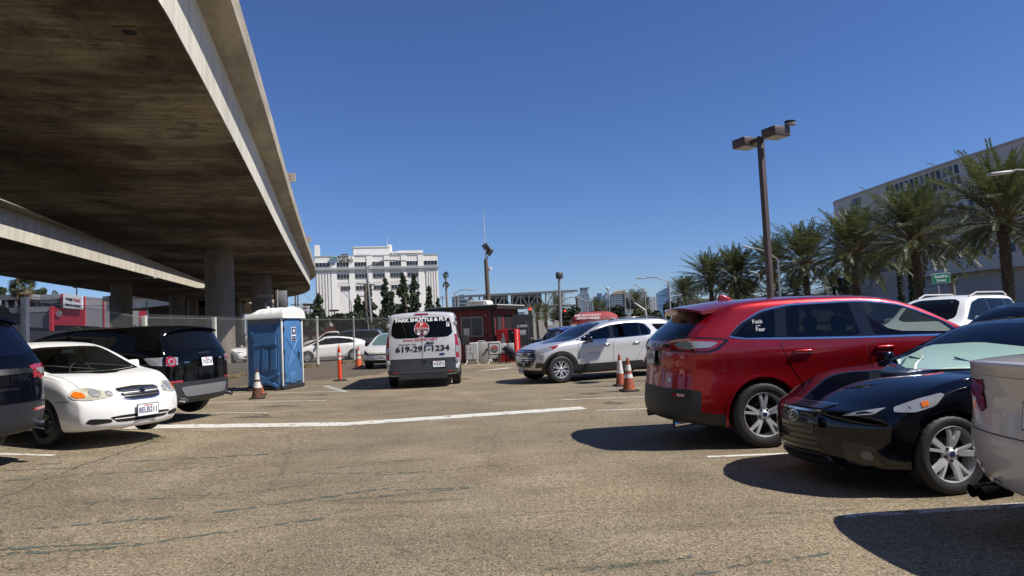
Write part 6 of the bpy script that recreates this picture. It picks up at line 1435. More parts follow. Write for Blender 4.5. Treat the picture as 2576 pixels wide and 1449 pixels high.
def roundel(b, c, r, right, up, n):
    """circular parking emblem; materials: 1 white, 2 red, 3 dark"""
    c = Vector(c); n = Vector(n); P = lambda poly, k, mi: flat_poly(b, poly, c + n * k, right, up, mi)
    P(circle(0, 0, r, 36), .003, 3); P(circle(0, 0, r * .93, 36), .006, 1); P(circle(0, .03 * r, r * .84, 20, 0, 180), .009, 2); P(circle(0, -.04 * r, r * .84, 12, 180, 267) + [(-.03 * r, -.05 * r)], .009, 3); P(circle(0, -.04 * r, r * .84, 12, 273, 360) + [(.03 * r, -.05 * r)], .009, 3)
    put_text(b, 'P', r * .48, c + n * .012 + Vector(up) * r * .42, right, up, 1, bold=r * .012)
    P([(-.5 * r, -.55 * r), (-.2 * r, -.55 * r), (-.2 * r, -.18 * r), (-.5 * r, -.18 * r)], .012, 1)
    P([(-.46 * r, -.40 * r), (-.24 * r, -.40 * r), (-.24 * r, -.24 * r), (-.46 * r, -.24 * r)], .015, 3)
    P([(.15 * r, -.50 * r), (.25 * r, -.55 * r), (.40 * r, -.38 * r), (.55 * r, -.22 * r), (.52 * r, -.14 * r), (.42 * r, -.18 * r), (.30 * r, -.30 * r), (.12 * r, -.20 * r), (.10 * r, -.26 * r), (.24 * r, -.38 * r)], .012, 1)
def stand_sign(x, y, rz, emblem, label):
    t = empty('rolling_sign', (x, y, 0), rz, label, 'sign stand'); g = mat('sign_frame_grey', (.42, .42, .41), .5)
    b = MB(); b.box((0, 0, .56), (.56, .09, .76)); bevel(b.build('frame', g, t), .04, 3)
    b = MB(); b.box((0, -.048, .56), (.46, .012, .66)); 
    if emblem:
        b.box((0, -.056, .62), (.46, .008, .50), mi=3); b.box((0, -.062, .62), (.40, .006, .44), mi=1); roundel(b, (0, -.066, .62), .17, (1, 0, 0), (0, 0, 1), (0, -1, 0))
    else:
        for x_, z_ in ((-.17, .70), (-.17, .55), (.0, .72), (.0, .56), (.10, .52), (.10, .40), (.10, .28)): b.cyl((x_, -.05, z_), (x_, -.09, z_), .022, n=10, mi=1)
    b.build('panel', [mat('panel_silver', (.40, .40, .39), .4), M_KWHT, mat('emblem_red', (.42, .02, .025), .5), M_KBLK], t)
    b = MB()
    for s in (-1, 1): b.tube([(s * .2, -.02, .20), (s * .26, -.22, .04), (s * .34, -.26, .0)], .018, 6); b.tube([(s * .2, .02, .20), (s * .26, .22, .04)], .018, 6); b.bar((s * .2, 0, .10), (s * .2, 0, .22), .03)
    b.bar((-.26, 0, .10), (.26, 0, .10), .03); b.build('leg', M_KWHT, t, 50)
p = at(1188, 913, 30.2); stand_sign(p.x, 30.2, R(3), False, 'rolling sign stand with blank grey panel and white knobs in front of the booth')
p = at(1245, 912, 30.2); stand_sign(p.x, 30.2, R(3), True, 'rolling sign stand with round red and black parking emblem')
t = empty('white_cabinet', (at(1207, 905, 31.0).x, 30.85, 0), R(-6), 'large pale cabinet standing between the two rolling sign stands', 'cabinet')
b = MB(); b.box((-.05, 0, .46), (1.05, .42, .92)); bevel(b.build('body', mat('cabinet_offwhite', (.42, .41, .37), .6, var=.25, vs=3), t), .02, 2)
b = MB(); b.box((.52, -.0, .47), (.03, .40, .86)); b.build('side_door', M_KWHT, t); b = MB(); b.cyl((.40, -.215, .60), (.40, -.26, .60), .05, n=14); b.build('knob', M_DARK, t)
b = MB(); b.tube([(-.1, 0, .92), (.0, 0, .98), (.2, 0, .98), (.3, 0, .92)], .02, 6); b.build('carry_handle', M_KWHT, t)
def vending():
    t = empty('vending_machine', (at(1281, 905, 30.9).x, 31.1, 0), R(-20), 'red drink vending machine with white bottle picture on its front', 'vending machine'); vr = mat('vending_red', (.50, .010, .014), .35, var=.1, vs=2); vr2 = mat('vending_red_side', (.62, .014, .02), .4)
    w, d, h = .86, .62, 1.42
    b = MB(); b.box((0, 0, h / 2 + .02), (w, d, h)); bevel(b.build('cabinet', vr, t), .015, 2)
    b = MB(); b.box((.26, -d / 2 - .006, h / 2 + .05), (.30, .02, h - .08)); b.build('selection_panel', M_TRIM, t)
    b = MB(); b.box((.33, -d / 2 - .02, 1.30), (.05, .02, .10)); b.build('coin_slot', M_CHROME, t)
    b = MB(); bot = [(-.10, .12), (.10, .12), (.115, .35), (.09, .50), (.10, .60), (.04, .80), (.035, .92), (-.035, .92), (-.04, .80), (-.10, .60), (-.09, .50), (-.115, .35)]
    flat_poly(b, bot, (-.12, -d / 2 - .004, .36), (1, 0, 0), (0, 0, 1)); b.build('bottle_picture', mat('bottle_white', (.60, .58, .55), .5), t)
    b = MB(); put_text(b, 'Coca-Cola', .07, (-.12, -d / 2 - .008, .66), (1, 0, 0), (0, 0, 1), width=.19, bold=.003); b.build('bottle_lettering', vr, t)
    b = MB(); b.box((w / 2 + .006, 0, h / 2 + .02), (.016, d - .01, h - .02)); sd = b.build('side_panel', vr2, t)
    b = MB(); put_text(b, 'Coca-Cola', .16, (w / 2 + .017, 0, .95), (0, 0, -1), (0, 1, 0), width=.95, bold=.006); b.build('side_lettering', M_KWHT, sd)
    b = MB(); b.box((w / 2 + .02, .05, .42), (.01, .14, .16)); b.build('change_tray', M_DARK, sd)
vending()
def chair(x, y, rz, label):
    t = empty('patio_chair', (x, y, 0), rz, label, 'chair', 'chairs in front of the vending machine')
    b = MB(); b.box((0, .0, .40), (.44, .42, .04)); bevel(b.build('seat', mat('chair_seat_dark', (.03, .03, .032), .7), t), .01, 2)
    b = MB(); b.box((0, .22, .64), (.27, .04, .40)); bevel(b.build('backrest', M_KWHT, t), .03, 3)
    for sx in (-1, 1):
        for sy in (-1, 1): b = MB(); b.bar((sx * .19, sy * .18, .38), (sx * .21, sy * .20, 0), .03); b.build('leg', M_KBLK, t)
p = at(1269, 909, 30.0); chair(p.x, 30.0, R(0), 'white backed chair in front of the vending machine, beside the emblem sign'); p = at(1286, 909, 30.0); chair(p.x, 30.02, R(-4), 'white backed chair in front of the vending machine under the dark jacket')
def jacket():
    b = MB(); p = at(1279, 890, 29.8); rnd = random.Random(3)
    pts = [Vector((-.22, -.05, .80)), Vector((-.08, -.12, .84)), Vector((.10, -.20, .72)), Vector((.26, -.28, .58)), Vector((.40, -.30, .44))]
    for q, (rx, ry, rz) in zip(pts, ((.10, .10, .08), (.15, .14, .13), (.17, .15, .14), (.15, .13, .12), (.10, .09, .10))): b.lathe([(.001, q.z - rz)] + [(max(rx, ry) * math.sin(k * math.pi / 8), q.z - rz * math.cos(k * math.pi / 8)) for k in range(1, 8)] + [(.001, q.z + rz)], c=(q.x, q.y, 0), n=14)
    b.tube([Vector((-.15, -.1, .75)), Vector((-.06, -.2, .55)), Vector((.10, -.25, .46))], [.10, .10, .07], 10); b.tube([Vector((.30, -.30, .48)), Vector((.40, -.32, .30)), Vector((.42, -.30, .18))], [.07, .06, .05], 8)
    v2 = []
    for v in b.v: v = Vector(v); n_ = noise.noise(v * 9) * .06; v2.append(tuple(v + Vector((n_, n_, n_))))
    b.v = v2; b.v = [(v[0] * .8, v[1] * .8, v[2] * .8 - .02) for v in b.v]
    o = b.build('draped_jacket', mat('jacket_navy', (.035, .033, .05), .9, var=.4, vs=10), None, 70); o.location = (p.x, 29.85, 0); tag(o, 'crumpled dark navy jacket draped across the patio chairs', 'jacket')
jacket()
t = empty('hand_cart', (at(1320, 890, 31.5).x, 31.5, 0), 0, 'black metal rack cart beside the open booth door', 'cart')
b = MB(); b.tube([(-.2, 0, .1), (-.2, 0, 1.65), (-.12, 0, 1.75), (.12, 0, 1.75), (.2, 0, 1.65), (.2, 0, .1)], .022, 8); b.build('frame', M_KBLK, t, 60)
b = MB()
for z in (.3, .6, .9, 1.2, 1.5): b.bar((-.2, 0, z), (.2, 0, z), .025)
b.build('cross_bar', M_KBLK, t)
for s in (-1, 1): b = MB(); b.cyl((s * .24, 0, .1), (s * .19, 0, .1), .1, n=16); b.build('wheel', M_TYRE, t, 40)
# awning booth
def awning():
    p0 = at(1436, 806, 34); p1 = at(1556, 800, 34); L = p1.x - p0.x; zc = p0.z - .12
    t = empty('canopy_booth', ((p0.x + p1.x) / 2, 34.0, 0), 0, 'booth with a rounded faded red fabric canopy with white lettering', 'booth'); fab = mat('canopy_red', (.30, .045, .045), .75, var=.15, vs=2)
    n_ = 14; xs = [-L / 2, -L / 2 + .12, -L / 2 + .35] + [-L / 2 + .35 + (L - .7) * i / 6 for i in range(1, 6)] + [L / 2 - .35, L / 2 - .12, L / 2]; hs = [0, .32, .46] + [.52] * 5 + [.46, .32, 0]
    vs = []; fs = []
    for i, x in enumerate(xs):
        for k in range(n_ + 1):
            a = math.pi * k / n_; rr = .25 + hs[i] * 1.35; vs.append((x, -math.cos(a) * min(rr, 1.0), zc + math.sin(a) ** .8 * hs[i] * .95))
    for i in range(len(xs) - 1):
        for k in range(n_): a = i * (n_ + 1) + k; fs.append((a, a + 1, a + n_ + 2, a + n_ + 1))
    vs2 = [(v[0], v[1], v[2] - .05) for v in vs]
    b = MB(); b.add(vs, fs); b.build('canopy', fab, t, 25)
    b = MB(); b.box((0, 0, zc - .02), (L, 2.0, .10)); cp = b.build('valance', fab, t)
    b = MB(); b.box((0, .1, zc / 2), (L * .7, 1.6, zc - .06)); b.build('wall', M_KRED, t)
    b = MB(); b.box((0, -.71, zc * .62), (L * .5, .04, zc * .42)); b.build('window', MATS['kiosk_glass'], t)
    b = MB(); u = Vector((0, .42, .9)).normalized()
    put_text(b, 'PARK SHUTTLE & FLY', .10, (-.42, -.90, zc + .33), (1, 0, 0), u, width=1.25, bold=.005); put_text(b, 'AIRPORT PARKING', .10, (-.42, -.97, zc + .19), (1, 0, 0), u, width=1.1, bold=.005)
    b.build('lettering', mat('lettering_white', (.65, .62, .6), .7), t)
awning()
# ---------------- poles and lights ----------------
M_GPOLE = mat('grey_pole', (.30, .30, .30), .5, metal=.3); M_WOOD = mat('wooden_pole', (.13, .095, .075), .85, var=.3, vs=2, stretch=(1, 1, .1)); M_BRN = mat('bronze_pole', (.06, .05, .045), .5); M_LHEAD = mat('light_head', (.40, .40, .40), .4)
def pole(name, base, top, Y, r, label, cat, m=None, group=None, r1=None, z0=0):
    b_ = at(*base, Y); t_ = at(*top, Y); o = empty(name, (b_.x, Y, z0), 0, label, cat, group); m = m or M_GPOLE
    tp = t_ - Vector((b_.x, Y, z0)); bt = Vector((b_.x - (t_.x - b_.x) * max(0, (b_.z - z0) / max(.1, t_.z - b_.z)) - b_.x, 0, 0))
    b = MB(); b.cyl(bt, tp, r, r1 or r * .7, 10); b.build('pole', m, o, 50); return o, tp, (lambda vx, vy: at(vx, vy, Y) - Vector((b_.x, Y, z0)))
def street_light(base, top, end, Y, label, r=.09, bow=.25, m=None):
    o, tp, f = pole('street_light', base, top, Y, r, label, 'street light', m, 'street lights'); e = f(*end); b = MB(); mid = (tp + e) / 2 + Vector((0, 0, (e - tp).length * bow * .4))
    b.tube([tp, tp.lerp(mid, .6) , mid, e.lerp(mid, .4) + Vector((0, 0, .05)), e], r * .45, 6); b.build('arm', m or M_GPOLE, o, 60)
    d = (e - mid).normalized(); b = MB(); b.bar(e - d * .05, e + d * .75, .26, .11); bevel(b.build('lamp_head', M_LHEAD, o), .04, 2); return o
street_light((940, 880), (922.5, 672), (1003, 656), 62, 'tall street light in front of the white office building, arm reaching right', .13)
street_light((890, 830), (882, 756), (874, 745), 75, 'thin street light right of the wooden utility pole', .08)
street_light((1145, 768), (1143, 737), (1176, 729.5), 70, 'street light with curved arm just left of the booth roof', .08)
street_light((1478, 800), (1475, 757), (1430, 748.6), 70, 'street light rising behind the red canopy', .10)
street_light((1627, 800), (1621, 733), (1608, 722), 85, 'short arm street light with traffic signal arm beside it', .11)
street_light((1688, 800), (1681, 708), (1622, 699.5), 62, 'street light with long left arm, left of the first palm', .10)
street_light((1963, 760), (1956, 652), (1893, 625), 50, 'street light with long left arm behind the brown lamp post', .08)
street_light((1918, 760), (1909, 690), (1905, 688), 60, 'plain light pole just left of the brown lamp post', .05) 
street_light((2640, 700), (2625, 440), (2540, 433), 24, 'street light head reaching in from the right edge over the tallest palm', .08)
o, tp, f = pole('camera_pole', (1534, 790), (1529.5, 724), 75, .07, 'thin pole with white dome camera in front of the skyline', 'camera pole')
b = MB(); b.lathe([(.001, .2), (.15, .12), (.18, 0), (.12, -.15), (.001, -.2)], c=f(1528, 726), n=14); b.build('dome_camera', M_KWHT, o, 60)
o, tp, f = pole('utility_pole', (1229, 770), (1222, 652), 36, .16, 'dark utility pole behind the booth with two floodlights and whip antenna', 'utility pole', M_WOOD, r1=.10)
b = MB(); b.tube([tp - Vector((0, 0, .3)), f(1217.5, 560), f(1216, 527)], [.03, .02, .008], 6); b.build('antenna', M_KWHT, o)
for c_, a_ in (((1222.5, 622), -.5), ((1231.5, 633), .7)):
    b = MB(); q = f(*c_); M = Matrix.Rotation(a_, 3, 'Y') @ Matrix.Rotation(.7, 3, 'X'); b.box(q, (.30, .12, .42), M=M); bevel(b.build('floodlight', mat('floodlight_dark', (.05, .05, .055), .4), o), .02, 1); b = MB(); b.bar(tp - Vector((0, 0, .15)), q, .05); b.build('bracket', M_GPOLE, o)
b = MB(); b.lathe([(.001, .1), (.1, .06), (.1, -.05), (.001, -.1)], c=f(1233, 677), n=10); b.bar(f(1226, 675), f(1233, 676), .04); b.build('dome_camera', M_KWHT, o, 60)
o, tp, f = pole('floodlight_pole', (1411, 832), (1406.5, 700), 40, .10, 'grey pole with a single boxy floodlight left of the red canopy', 'light pole', M_GPOLE)
b = MB(); b.box(f(1407, 693), (.34, .30, .38), rz=.4); bevel(b.build('floodlight', MATS['floodlight_dark'], o), .03, 1)
o, tp, f = pole('utility_pole', (923, 900), (919, 713), 90, .22, 'wooden utility pole with two crossarms before the white office building', 'utility pole', M_WOOD)
b = MB(); b.bar(f(897, 714), f(943, 716), .14); b.bar(f(903, 745), f(936, 746), .14); b.build('crossarm', M_WOOD, o)
o, tp, f = pole('utility_pole', (750, 820), (749, 700), 150, .2, 'distant utility pole with crossarms between column and pine', 'utility pole', M_WOOD)
o2, tp, f = pole('utility_pole', (744, 800), (742.5, 728), 130, .2, 'distant double crossarm utility pole right of the last column', 'utility pole', M_WOOD)
b = MB()
for vy in (767, 775, 783): b.bar(f(732, vy), f(754, vy), .14)
b.build('crossarm', M_WOOD, o2)
for (bx, by, tx, ty, a0, a1, ay, Y, lab) in ((781, 850, 780.5, 766, 764, 796, 767, 70, 'brown twin head lamp post in front of the dark pine'), (843, 840, 841, 781, 829, 852, 781.5, 80, 'brown twin head lamp post low in front of the office building'), (945, 850, 944, 797, 935, 957, 797, 85, 'small T shaped lamp post left of the van roof'), (668, 800, 667, 744, 649.5, 685, 745, 46, 'black T shaped lamp post silhouetted under the elevated road')):
    o, tp, f = pole('twin_lamp_post', (bx, by), (tx, ty), Y, .09, lab, 'lamp post', M_BRN, 'twin head lamp posts'); b = MB(); b.bar(f(a0, ay), f(a1, ay - .5), .28, .22); b.build('lamp_head', M_BRN, o)
o, tp, f = pole('thin_pole', (931, 860), (922, 783), 60, .05, 'thin pale pole behind the fence right of the tall street light', 'pole')
o, tp, f = pole('brown_pole', (1024, 800), (1019, 747), 70, .12, 'short brown pole with white globe lamp before the pines', 'lamp post', M_WOOD)
b = MB(); b.bar(f(1021, 768), f(1026, 768), .06); b.lathe([(.001, .12), (.2, .05), (.18, -.1), (.001, -.14)], c=f(1026, 769), n=12); b.build('lamp_head', M_KWHT, o, 60)
o, tp, f = pole('thin_pole', (1113.5, 790), (1113, 748), 90, .07, 'thin blue grey pole between pines and fan palm', 'pole')
b = MB(); b.box(f(1113, 748), (.5, .3, .25)); b.build('lamp_head', M_LHEAD, o)
# back of a sign at the last column
o, tp, f = pole('metal_sign', (698, 800), (698, 728), 36, .045, 'grey back of a metal sign on a galvanised post left of the blue toilet', 'sign', M_GALV)
b = MB(); q = f(708, 755); b.box((q.x - .04, .08, q.z), (.62, .02, 1.0)); bevel(b.build('panel', mat('sign_back', (.20, .20, .20), .5), o), .008, 1)
# ---------------- gantry and signals ----------------
def gantry():
    Y = 95; o0 = Vector((at(1163, 760, Y).x, Y, 0)); t = empty('sign_gantry', o0, 0, 'steel truss gantry showing the unpainted backs of two road signs', 'sign gantry'); f = lambda x, y, dy=0: at(x, y, Y) + Vector((0, dy, 0)) - o0
    st = mat('gantry_steel', (.20, .205, .21), .5, metal=.3); b = MB()
    top = lambda x: 745.5 + (733 - 745.5) * (x - 1163) / 250; bot = lambda x: 783 + (770 - 783) * (x - 1163) / 250
    for dy in (0, 1.2):
        b.bar(f(1150, top(1150), dy), f(1414, top(1414), dy), .26); b.bar(f(1150, bot(1150), dy), f(1414, bot(1414), dy), .26)
        xs = [1163, 1183, 1205, 1226, 1247, 1268, 1289, 1310, 1331, 1352, 1373, 1394, 1413]
        for i in range(len(xs) - 1):
            a, c = xs[i], xs[i + 1]; b.bar(f(c, top(c), dy), f(c, bot(c), dy), .14)
            if i % 2: b.bar(f(a, top(a), dy), f(c, bot(c), dy), .12)
            else: b.bar(f(a, bot(a), dy), f(c, top(c), dy), .12)
    b.build('truss', st, t)
    for x0, x1 in ((1215, 1277.5), (1285.5, 1363.5)):
        b = MB(); c_ = (f(x0, (top(x0) + bot(x0)) / 2, 1.6) + f(x1, (top(x1) + bot(x1)) / 2, 1.6)) / 2; w = f(x1, 760).x - f(x0, 760).x; b.box(c_, (w, .1, 1.95)); pn = b.build('sign_back', mat('sign_back_dark', (.06, .065, .065), .6, var=.4, vs=.8), t)
        b = MB()
        n_ = int(w / .85)
        for i in range(n_ + 1): b.box(c_ + Vector((-w / 2 + w * i / n_, -.08, 0)), (.07, .06, 1.95))
        for z in (-.85, -.2, .5): b.box(c_ + Vector((0, -.08, z)), (w, .05, .06))
        b.build('rib', st, pn)
    for x in (1150,): b = MB(); b.cyl(f(x, 745), Vector((f(x, 745).x, 0, 0)), .3, n=12); b.build('column', st, t, 50)
    b = MB(); b.cyl(f(1452, 745), Vector((f(1456, 745).x, 0, 0)), .3, n=12); b.bar(f(1414, top(1414)), f(1453, top(1453)), .26); b.bar(f(1414, bot(1414)), f(1453, bot(1453)), .26); b.build('column', st, t, 50)
    return t
gantry()
M_SIGR = mat('signal_red', (.6, .02, .01), .4, emit=(1, .04, .02, 2.0))
def signal_arm(base, a, e, heads, Y, label, lit=True):
    o, tp, f = pole('traffic_signal', base, a, Y, .14, label, 'traffic signal', M_LHEAD, 'traffic signals'); b = MB(); b.tube([tp, f(*e)], [.12, .06], 8); b.build('mast_arm', M_LHEAD, o, 60)
    for h in heads:
        q = f(*h); b = MB(); b.box(q, (.36, .25, 1.05)); hd = bevel(b.build('signal_head', M_KBLK, o), .03, 1)
        if lit: b = MB(); b.lathe([(.13, 0), (.10, -.03), (.001, -.04)], c=q + Vector((0, -.13, .33)), n=14, axis='Y'); b.build('red_lamp', M_SIGR, hd)
signal_arm((1449, 830), (1446, 793), (1335, 780.5), [(1333.4, 786), (1420.5, 790)], 68, 'traffic signal mast arm with red lights crossing below the gantry')
signal_arm((1630, 830), (1623, 781), (1594, 760), [(1580, 763), (1592, 765)], 72, 'traffic signal on a short arm facing away beside the skyline', False)
# ---------------- street sign ----------------
p = at(2364, 745, 30); t = empty('street_sign', (p.x, 30, 0), 0, 'green Sassafras Street sign on a thin post before the curved building', 'street sign')
b = MB(); b.cyl((0, 0, 0), (-.03, 0, 2.5), .03, n=8); b.build('post', M_GALV, t)
q = at(2367, 700, 30) - Vector((p.x, 30, 0)); b = MB(); b.box(q, (.80, .02, .44), M=Matrix.Rotation(R(-2), 3, 'Y'), mi=1); b.box(q + Vector((0, -.012, 0)), (.77, .01, .41), M=Matrix.Rotation(R(-2), 3, 'Y'), mi=0)
put_text(b, 'Sassafras', .115, q + Vector((0, -.02, .085)), (1, 0, .035), (-.035, 0, 1), 1, bold=.003); put_text(b, 'Street', .115, q + Vector((0, -.02, -.09)), (1, 0, .035), (-.035, 0, 1), 1, bold=.003)
b.build('sign_panel', [mat('street_sign_green', (.0, .16, .085), .4), mat('sign_white', (.7, .7, .7), .5)], t)
# ---------------- facades ----------------
def facade_mat(name, wall, glass, sx, sy, mortar=.25, off=0.0):
    m = bpy.data.materials.new(name); m.use_nodes = True; n = m.node_tree.nodes; l = m.node_tree.links; p = n['Principled BSDF']; tc = n.new('ShaderNodeTexCoord'); s = n.new('ShaderNodeSeparateXYZ'); l.new(tc.outputs['Object'], s.inputs[0]); a = n.new('ShaderNodeMath'); l.new(s.outputs[0], a.inputs[0]); l.new(s.outputs[1], a.inputs[1]); c = n.new('ShaderNodeCombineXYZ'); l.new(a.outputs[0], c.inputs[0]); l.new(s.outputs[2], c.inputs[1])
    b = n.new('ShaderNodeTexBrick'); l.new(c.outputs[0], b.inputs[0]); b.offset = off; b.inputs['Scale'].default_value = 1; b.inputs['Brick Width'].default_value = sx; b.inputs['Row Height'].default_value = sy; b.inputs['Mortar Size'].default_value = sy * mortar / 2; b.inputs['Mortar Smooth'].default_value = 0; b.inputs['Bias'].default_value = 0
    b.inputs['Color1'].default_value = (*glass, 1); b.inputs['Color2'].default_value = (*[g * 1.9 for g in glass], 1); b.inputs['Mortar'].default_value = (*wall, 1); l.new(b.outputs[0], p.inputs['Base Color'])
    r = n.new('ShaderNodeMapRange'); l.new(b.outputs[1], r.inputs[0]); r.inputs['To Min'].default_value = .15; r.inputs['To Max'].default_value = .8; l.new(r.outputs[0], p.inputs['Roughness']); return m
# ---------------- office building ----------------
M_OFF = mat('office_white', (.76, .73, .67), .8, var=.06, vs=.3); M_OFFD = mat('office_panel', (.62, .60, .54), .8); M_WIN = mat('office_window', (.02, .025, .03), .12); M_LEDGE = mat('office_ledge', (.33, .36, .36), .6)
def office():
    Y = 230; k = .0297; pL = at(798, 652, Y); t = empty('office_building', (pL.x + 20, Y, 0), R(14), 'white six storey office building with ribbed end bays and rooftop penthouse', 'office building'); H = pL.z + .3
    X = lambda cx: (cx - 250) * k - 20; Z = lambda cx, cy: H - (cy - (390 - 45 * (cx - 250) / 1355)) * k; W_ = 1355 * k
    b = MB(); b.box((W_ / 2 - 20, 12, H / 2), (W_, 24, H)); b.build('wall', M_OFF, t)
    # vertical bays slightly proud
    b = MB()
    for x0, x1 in ((420, 480), (610, 672), (805, 866), (998, 1058), (1188, 1248), (1378, 1440)): b.box(((X(x0) + X(x1)) / 2, -.15, H / 2), ((x1 - x0) * k, .16, H - .3))
    b.build('pilaster', mat('office_pilaster', (.80, .78, .72), .8), t)
    for x0, x1 in ((256, 410), (1462, 1604)):
        n_ = 5
        for i in range(n_): b = MB(); b.box((X(x0 + (x1 - x0) * (i + .5) / n_), -.2, (H - 5) / 2), ((x1 - x0) * k / n_ * .6, .14, H - 5)); b.build('rib', M_OFF, t)
    pass
    b = MB(); b.box((W_ / 2 - 20, -.35, Z(900, 510)), (W_ + .8, .9, .7)); b.build('ledge', M_LEDGE, t)
    b = MB(); b.box((W_ / 2 - 20, 12, H + .05), (W_ + .3, 24.3, .35)); b.build('parapet', M_LEDGE, t)
    rows = [(482, 45, [(255, 405), (480, 610), (674, 805), (868, 998), (1060, 1188), (1250, 1378), (1449, 1598)]), (612, 45, [(485, 613), (680, 808), (875, 1003), (1067, 1190), (1257, 1380)]), (746, 42, [(525, 620), (686, 812), (880, 1005), (1073, 1196), (1265, 1388)])]
    for vy, h, ws in rows:
        for x0, x1 in ws:
            z = Z(700, vy - 14) ; b = MB(); w = (x1 - x0) * k; b.box(((X(x0) + X(x1)) / 2, -.05, z), (w + .15, .3, h * k + .15), mi=1); b.box(((X(x0) + X(x1)) / 2, -.10, z), (w, .3, h * k))
            for q in (.25, .5, .75): b.box((X(x0) + w * q, -.24, z), (.07, .08, h * k), mi=1)
            b.build('window', [M_WIN, M_OFFD], t)
    for x0, x1 in ((480, 613), (674, 808), (868, 1003), (1060, 1190), (1250, 1380)):
        for vy in (545, 680): b = MB(); b.box(((X(x0) + X(x1)) / 2, -.02, Z(700, vy + 20 - 14)), ((x1 - x0) * k, .12, 1.5)); b.build('spandrel', M_OFFD, t)
    b = MB(); b.box(((X(668) + X(1055)) / 2, 10, H + 1.7), (387 * k, 10, 3.5)); b.box(((X(668) + X(1055)) / 2, 10, H + 3.55), (395 * k, 10.5, .25)); b.box(((X(690) + X(850)) / 2, 4.9, H + .5), (160 * k, .3, .7), mi=1); b.build('penthouse', [M_OFF, M_WIN], t)
    b = MB(); b.box(((X(1055) + X(1160)) / 2, 10, H + .95), (105 * k, 9, 1.9))
    for q in range(4): b.box((X(1075 + q * 24), 5.45, H + .9), (.3, .1, .9), mi=1)
    b.box(((X(1160) + X(1470)) / 2, 10, H + 1.75), (300 * k, 9, .9)); b.box(((X(1170) + X(1465)) / 2, 11, H + .7), (270 * k, 8, 1.3)); b.build('roof_lounge', [M_OFF, M_WIN], t)
    b = MB(); b.box((X(272), 6, H + 2.2), (57 * k, 3, 4.4)); b.build('stair_tower', M_OFF, t)
    b = MB(); b.box((X(567), 6, H + .6), (78 * k, 3, 1.2)); b.build('roof_unit', M_BRN, t)
    b = MB(); b.lathe([(1.0, H), (1.0, H + 4.2), (.6, H + 4.6)], c=(X(1080), 8, 0), n=12); b.bar((X(1062), 8, H + 3), (X(1062), 8, H + 7.2), .12); b.bar((X(1050), 8, H + 4.5), (X(1072), 8, H + 4.8), .1); b.build('antenna', M_KWHT, t)
    b = MB(); lg = [(406, 400), (425, 392), (465, 390), (485, 398), (492, 428), (470, 462), (447, 476), (415, 455), (405, 430)]; flat_poly(b, [(X(a), Z(440, c_)) for a, c_ in lg], (0, -.5, 0), (1, 0, 0), (0, 0, 1), 0)
    for i in range(4):
        z = Z(447, 412 + i * 15); pts = [(X(410 + q * 7.5), z + math.sin(q * .75) * .12) for q in range(11)]; flat_poly(b, [(a, c_ + .05) for a, c_ in pts] + [(a, c_ - .05) for a, c_ in pts[::-1]], (0, -.52, 0), (1, 0, 0), (0, 0, 1), 1)
    flat_poly(b, [(X(a), Z(440, c_)) for a, c_ in [(425, 392), (465, 390), (485, 398), (488, 412), (410, 415), (406, 400)]], (0, -.51, 0), (1, 0, 0), (0, 0, 1), 2)
    b.build('emblem', [mat('emblem_blue', (.02, .08, .22), .5), M_KWHT, mat('emblem_green', (.02, .22, .14), .5)], t)
    b = MB(); put_text(b, 'PORT', 1.05, (X(550), -.55, Z(550, 404)), (1, 0, 0), (0, 0, 1), bold=.07, width=3.3); put_text(b, 'of', .55, (X(635), -.55, Z(635, 402)), (1, 0, 0), (0, 0, 1), bold=.03); put_text(b, 'SAN DIEGO', .95, (X(582), -.55, Z(580, 435)), (1, 0, 0), (0, 0, 1), bold=.06, width=4.7); b.build('lettering', M_KBLK, t)
office()
# ---------------- foliage ----------------
def leaf_mat(name, c, v=.35):
    m = mat(name, c, .7, var=v, vs=1.3, spec=.25); return m
M_CON = leaf_mat('conifer_foliage', (.052, .074, .036)); M_FIC = leaf_mat('ficus_foliage', (.030, .046, .022)); M_BUSH = leaf_mat('shrub_foliage', (.060, .078, .032)); M_BARK = mat('bark', (.08, .06, .045), .9, var=.3, vs=4)
def clump(mb, c, r, n, s, rnd, flat=1.0):
    for _ in range(n):
        while True:
            d = Vector((rnd.uniform(-1, 1), rnd.uniform(-1, 1), rnd.uniform(-1, 1)))
            if .05 < d.length < 1: break
        d = d * (rnd.uniform(.75, 1.05) / max(d.length, .45)) * .95 if rnd.random() < .6 else d
        p = Vector(c) + Vector((d.x * r[0], d.y * r[1], d.z * r[2] * flat)); u = Vector((rnd.gauss(0, 1), rnd.gauss(0, 1), rnd.gauss(0, .6))).normalized(); w = u.orthogonal().normalized(); w = (Matrix.Rotation(rnd.uniform(0, 6.3), 3, u) @ w); k = s * rnd.uniform(.5, 1.2); v = u.cross(w)
        mb.add([p - w * k, p + v * k * .45, p + w * k, p - v * k * .45], [(0, 1, 2, 3)])
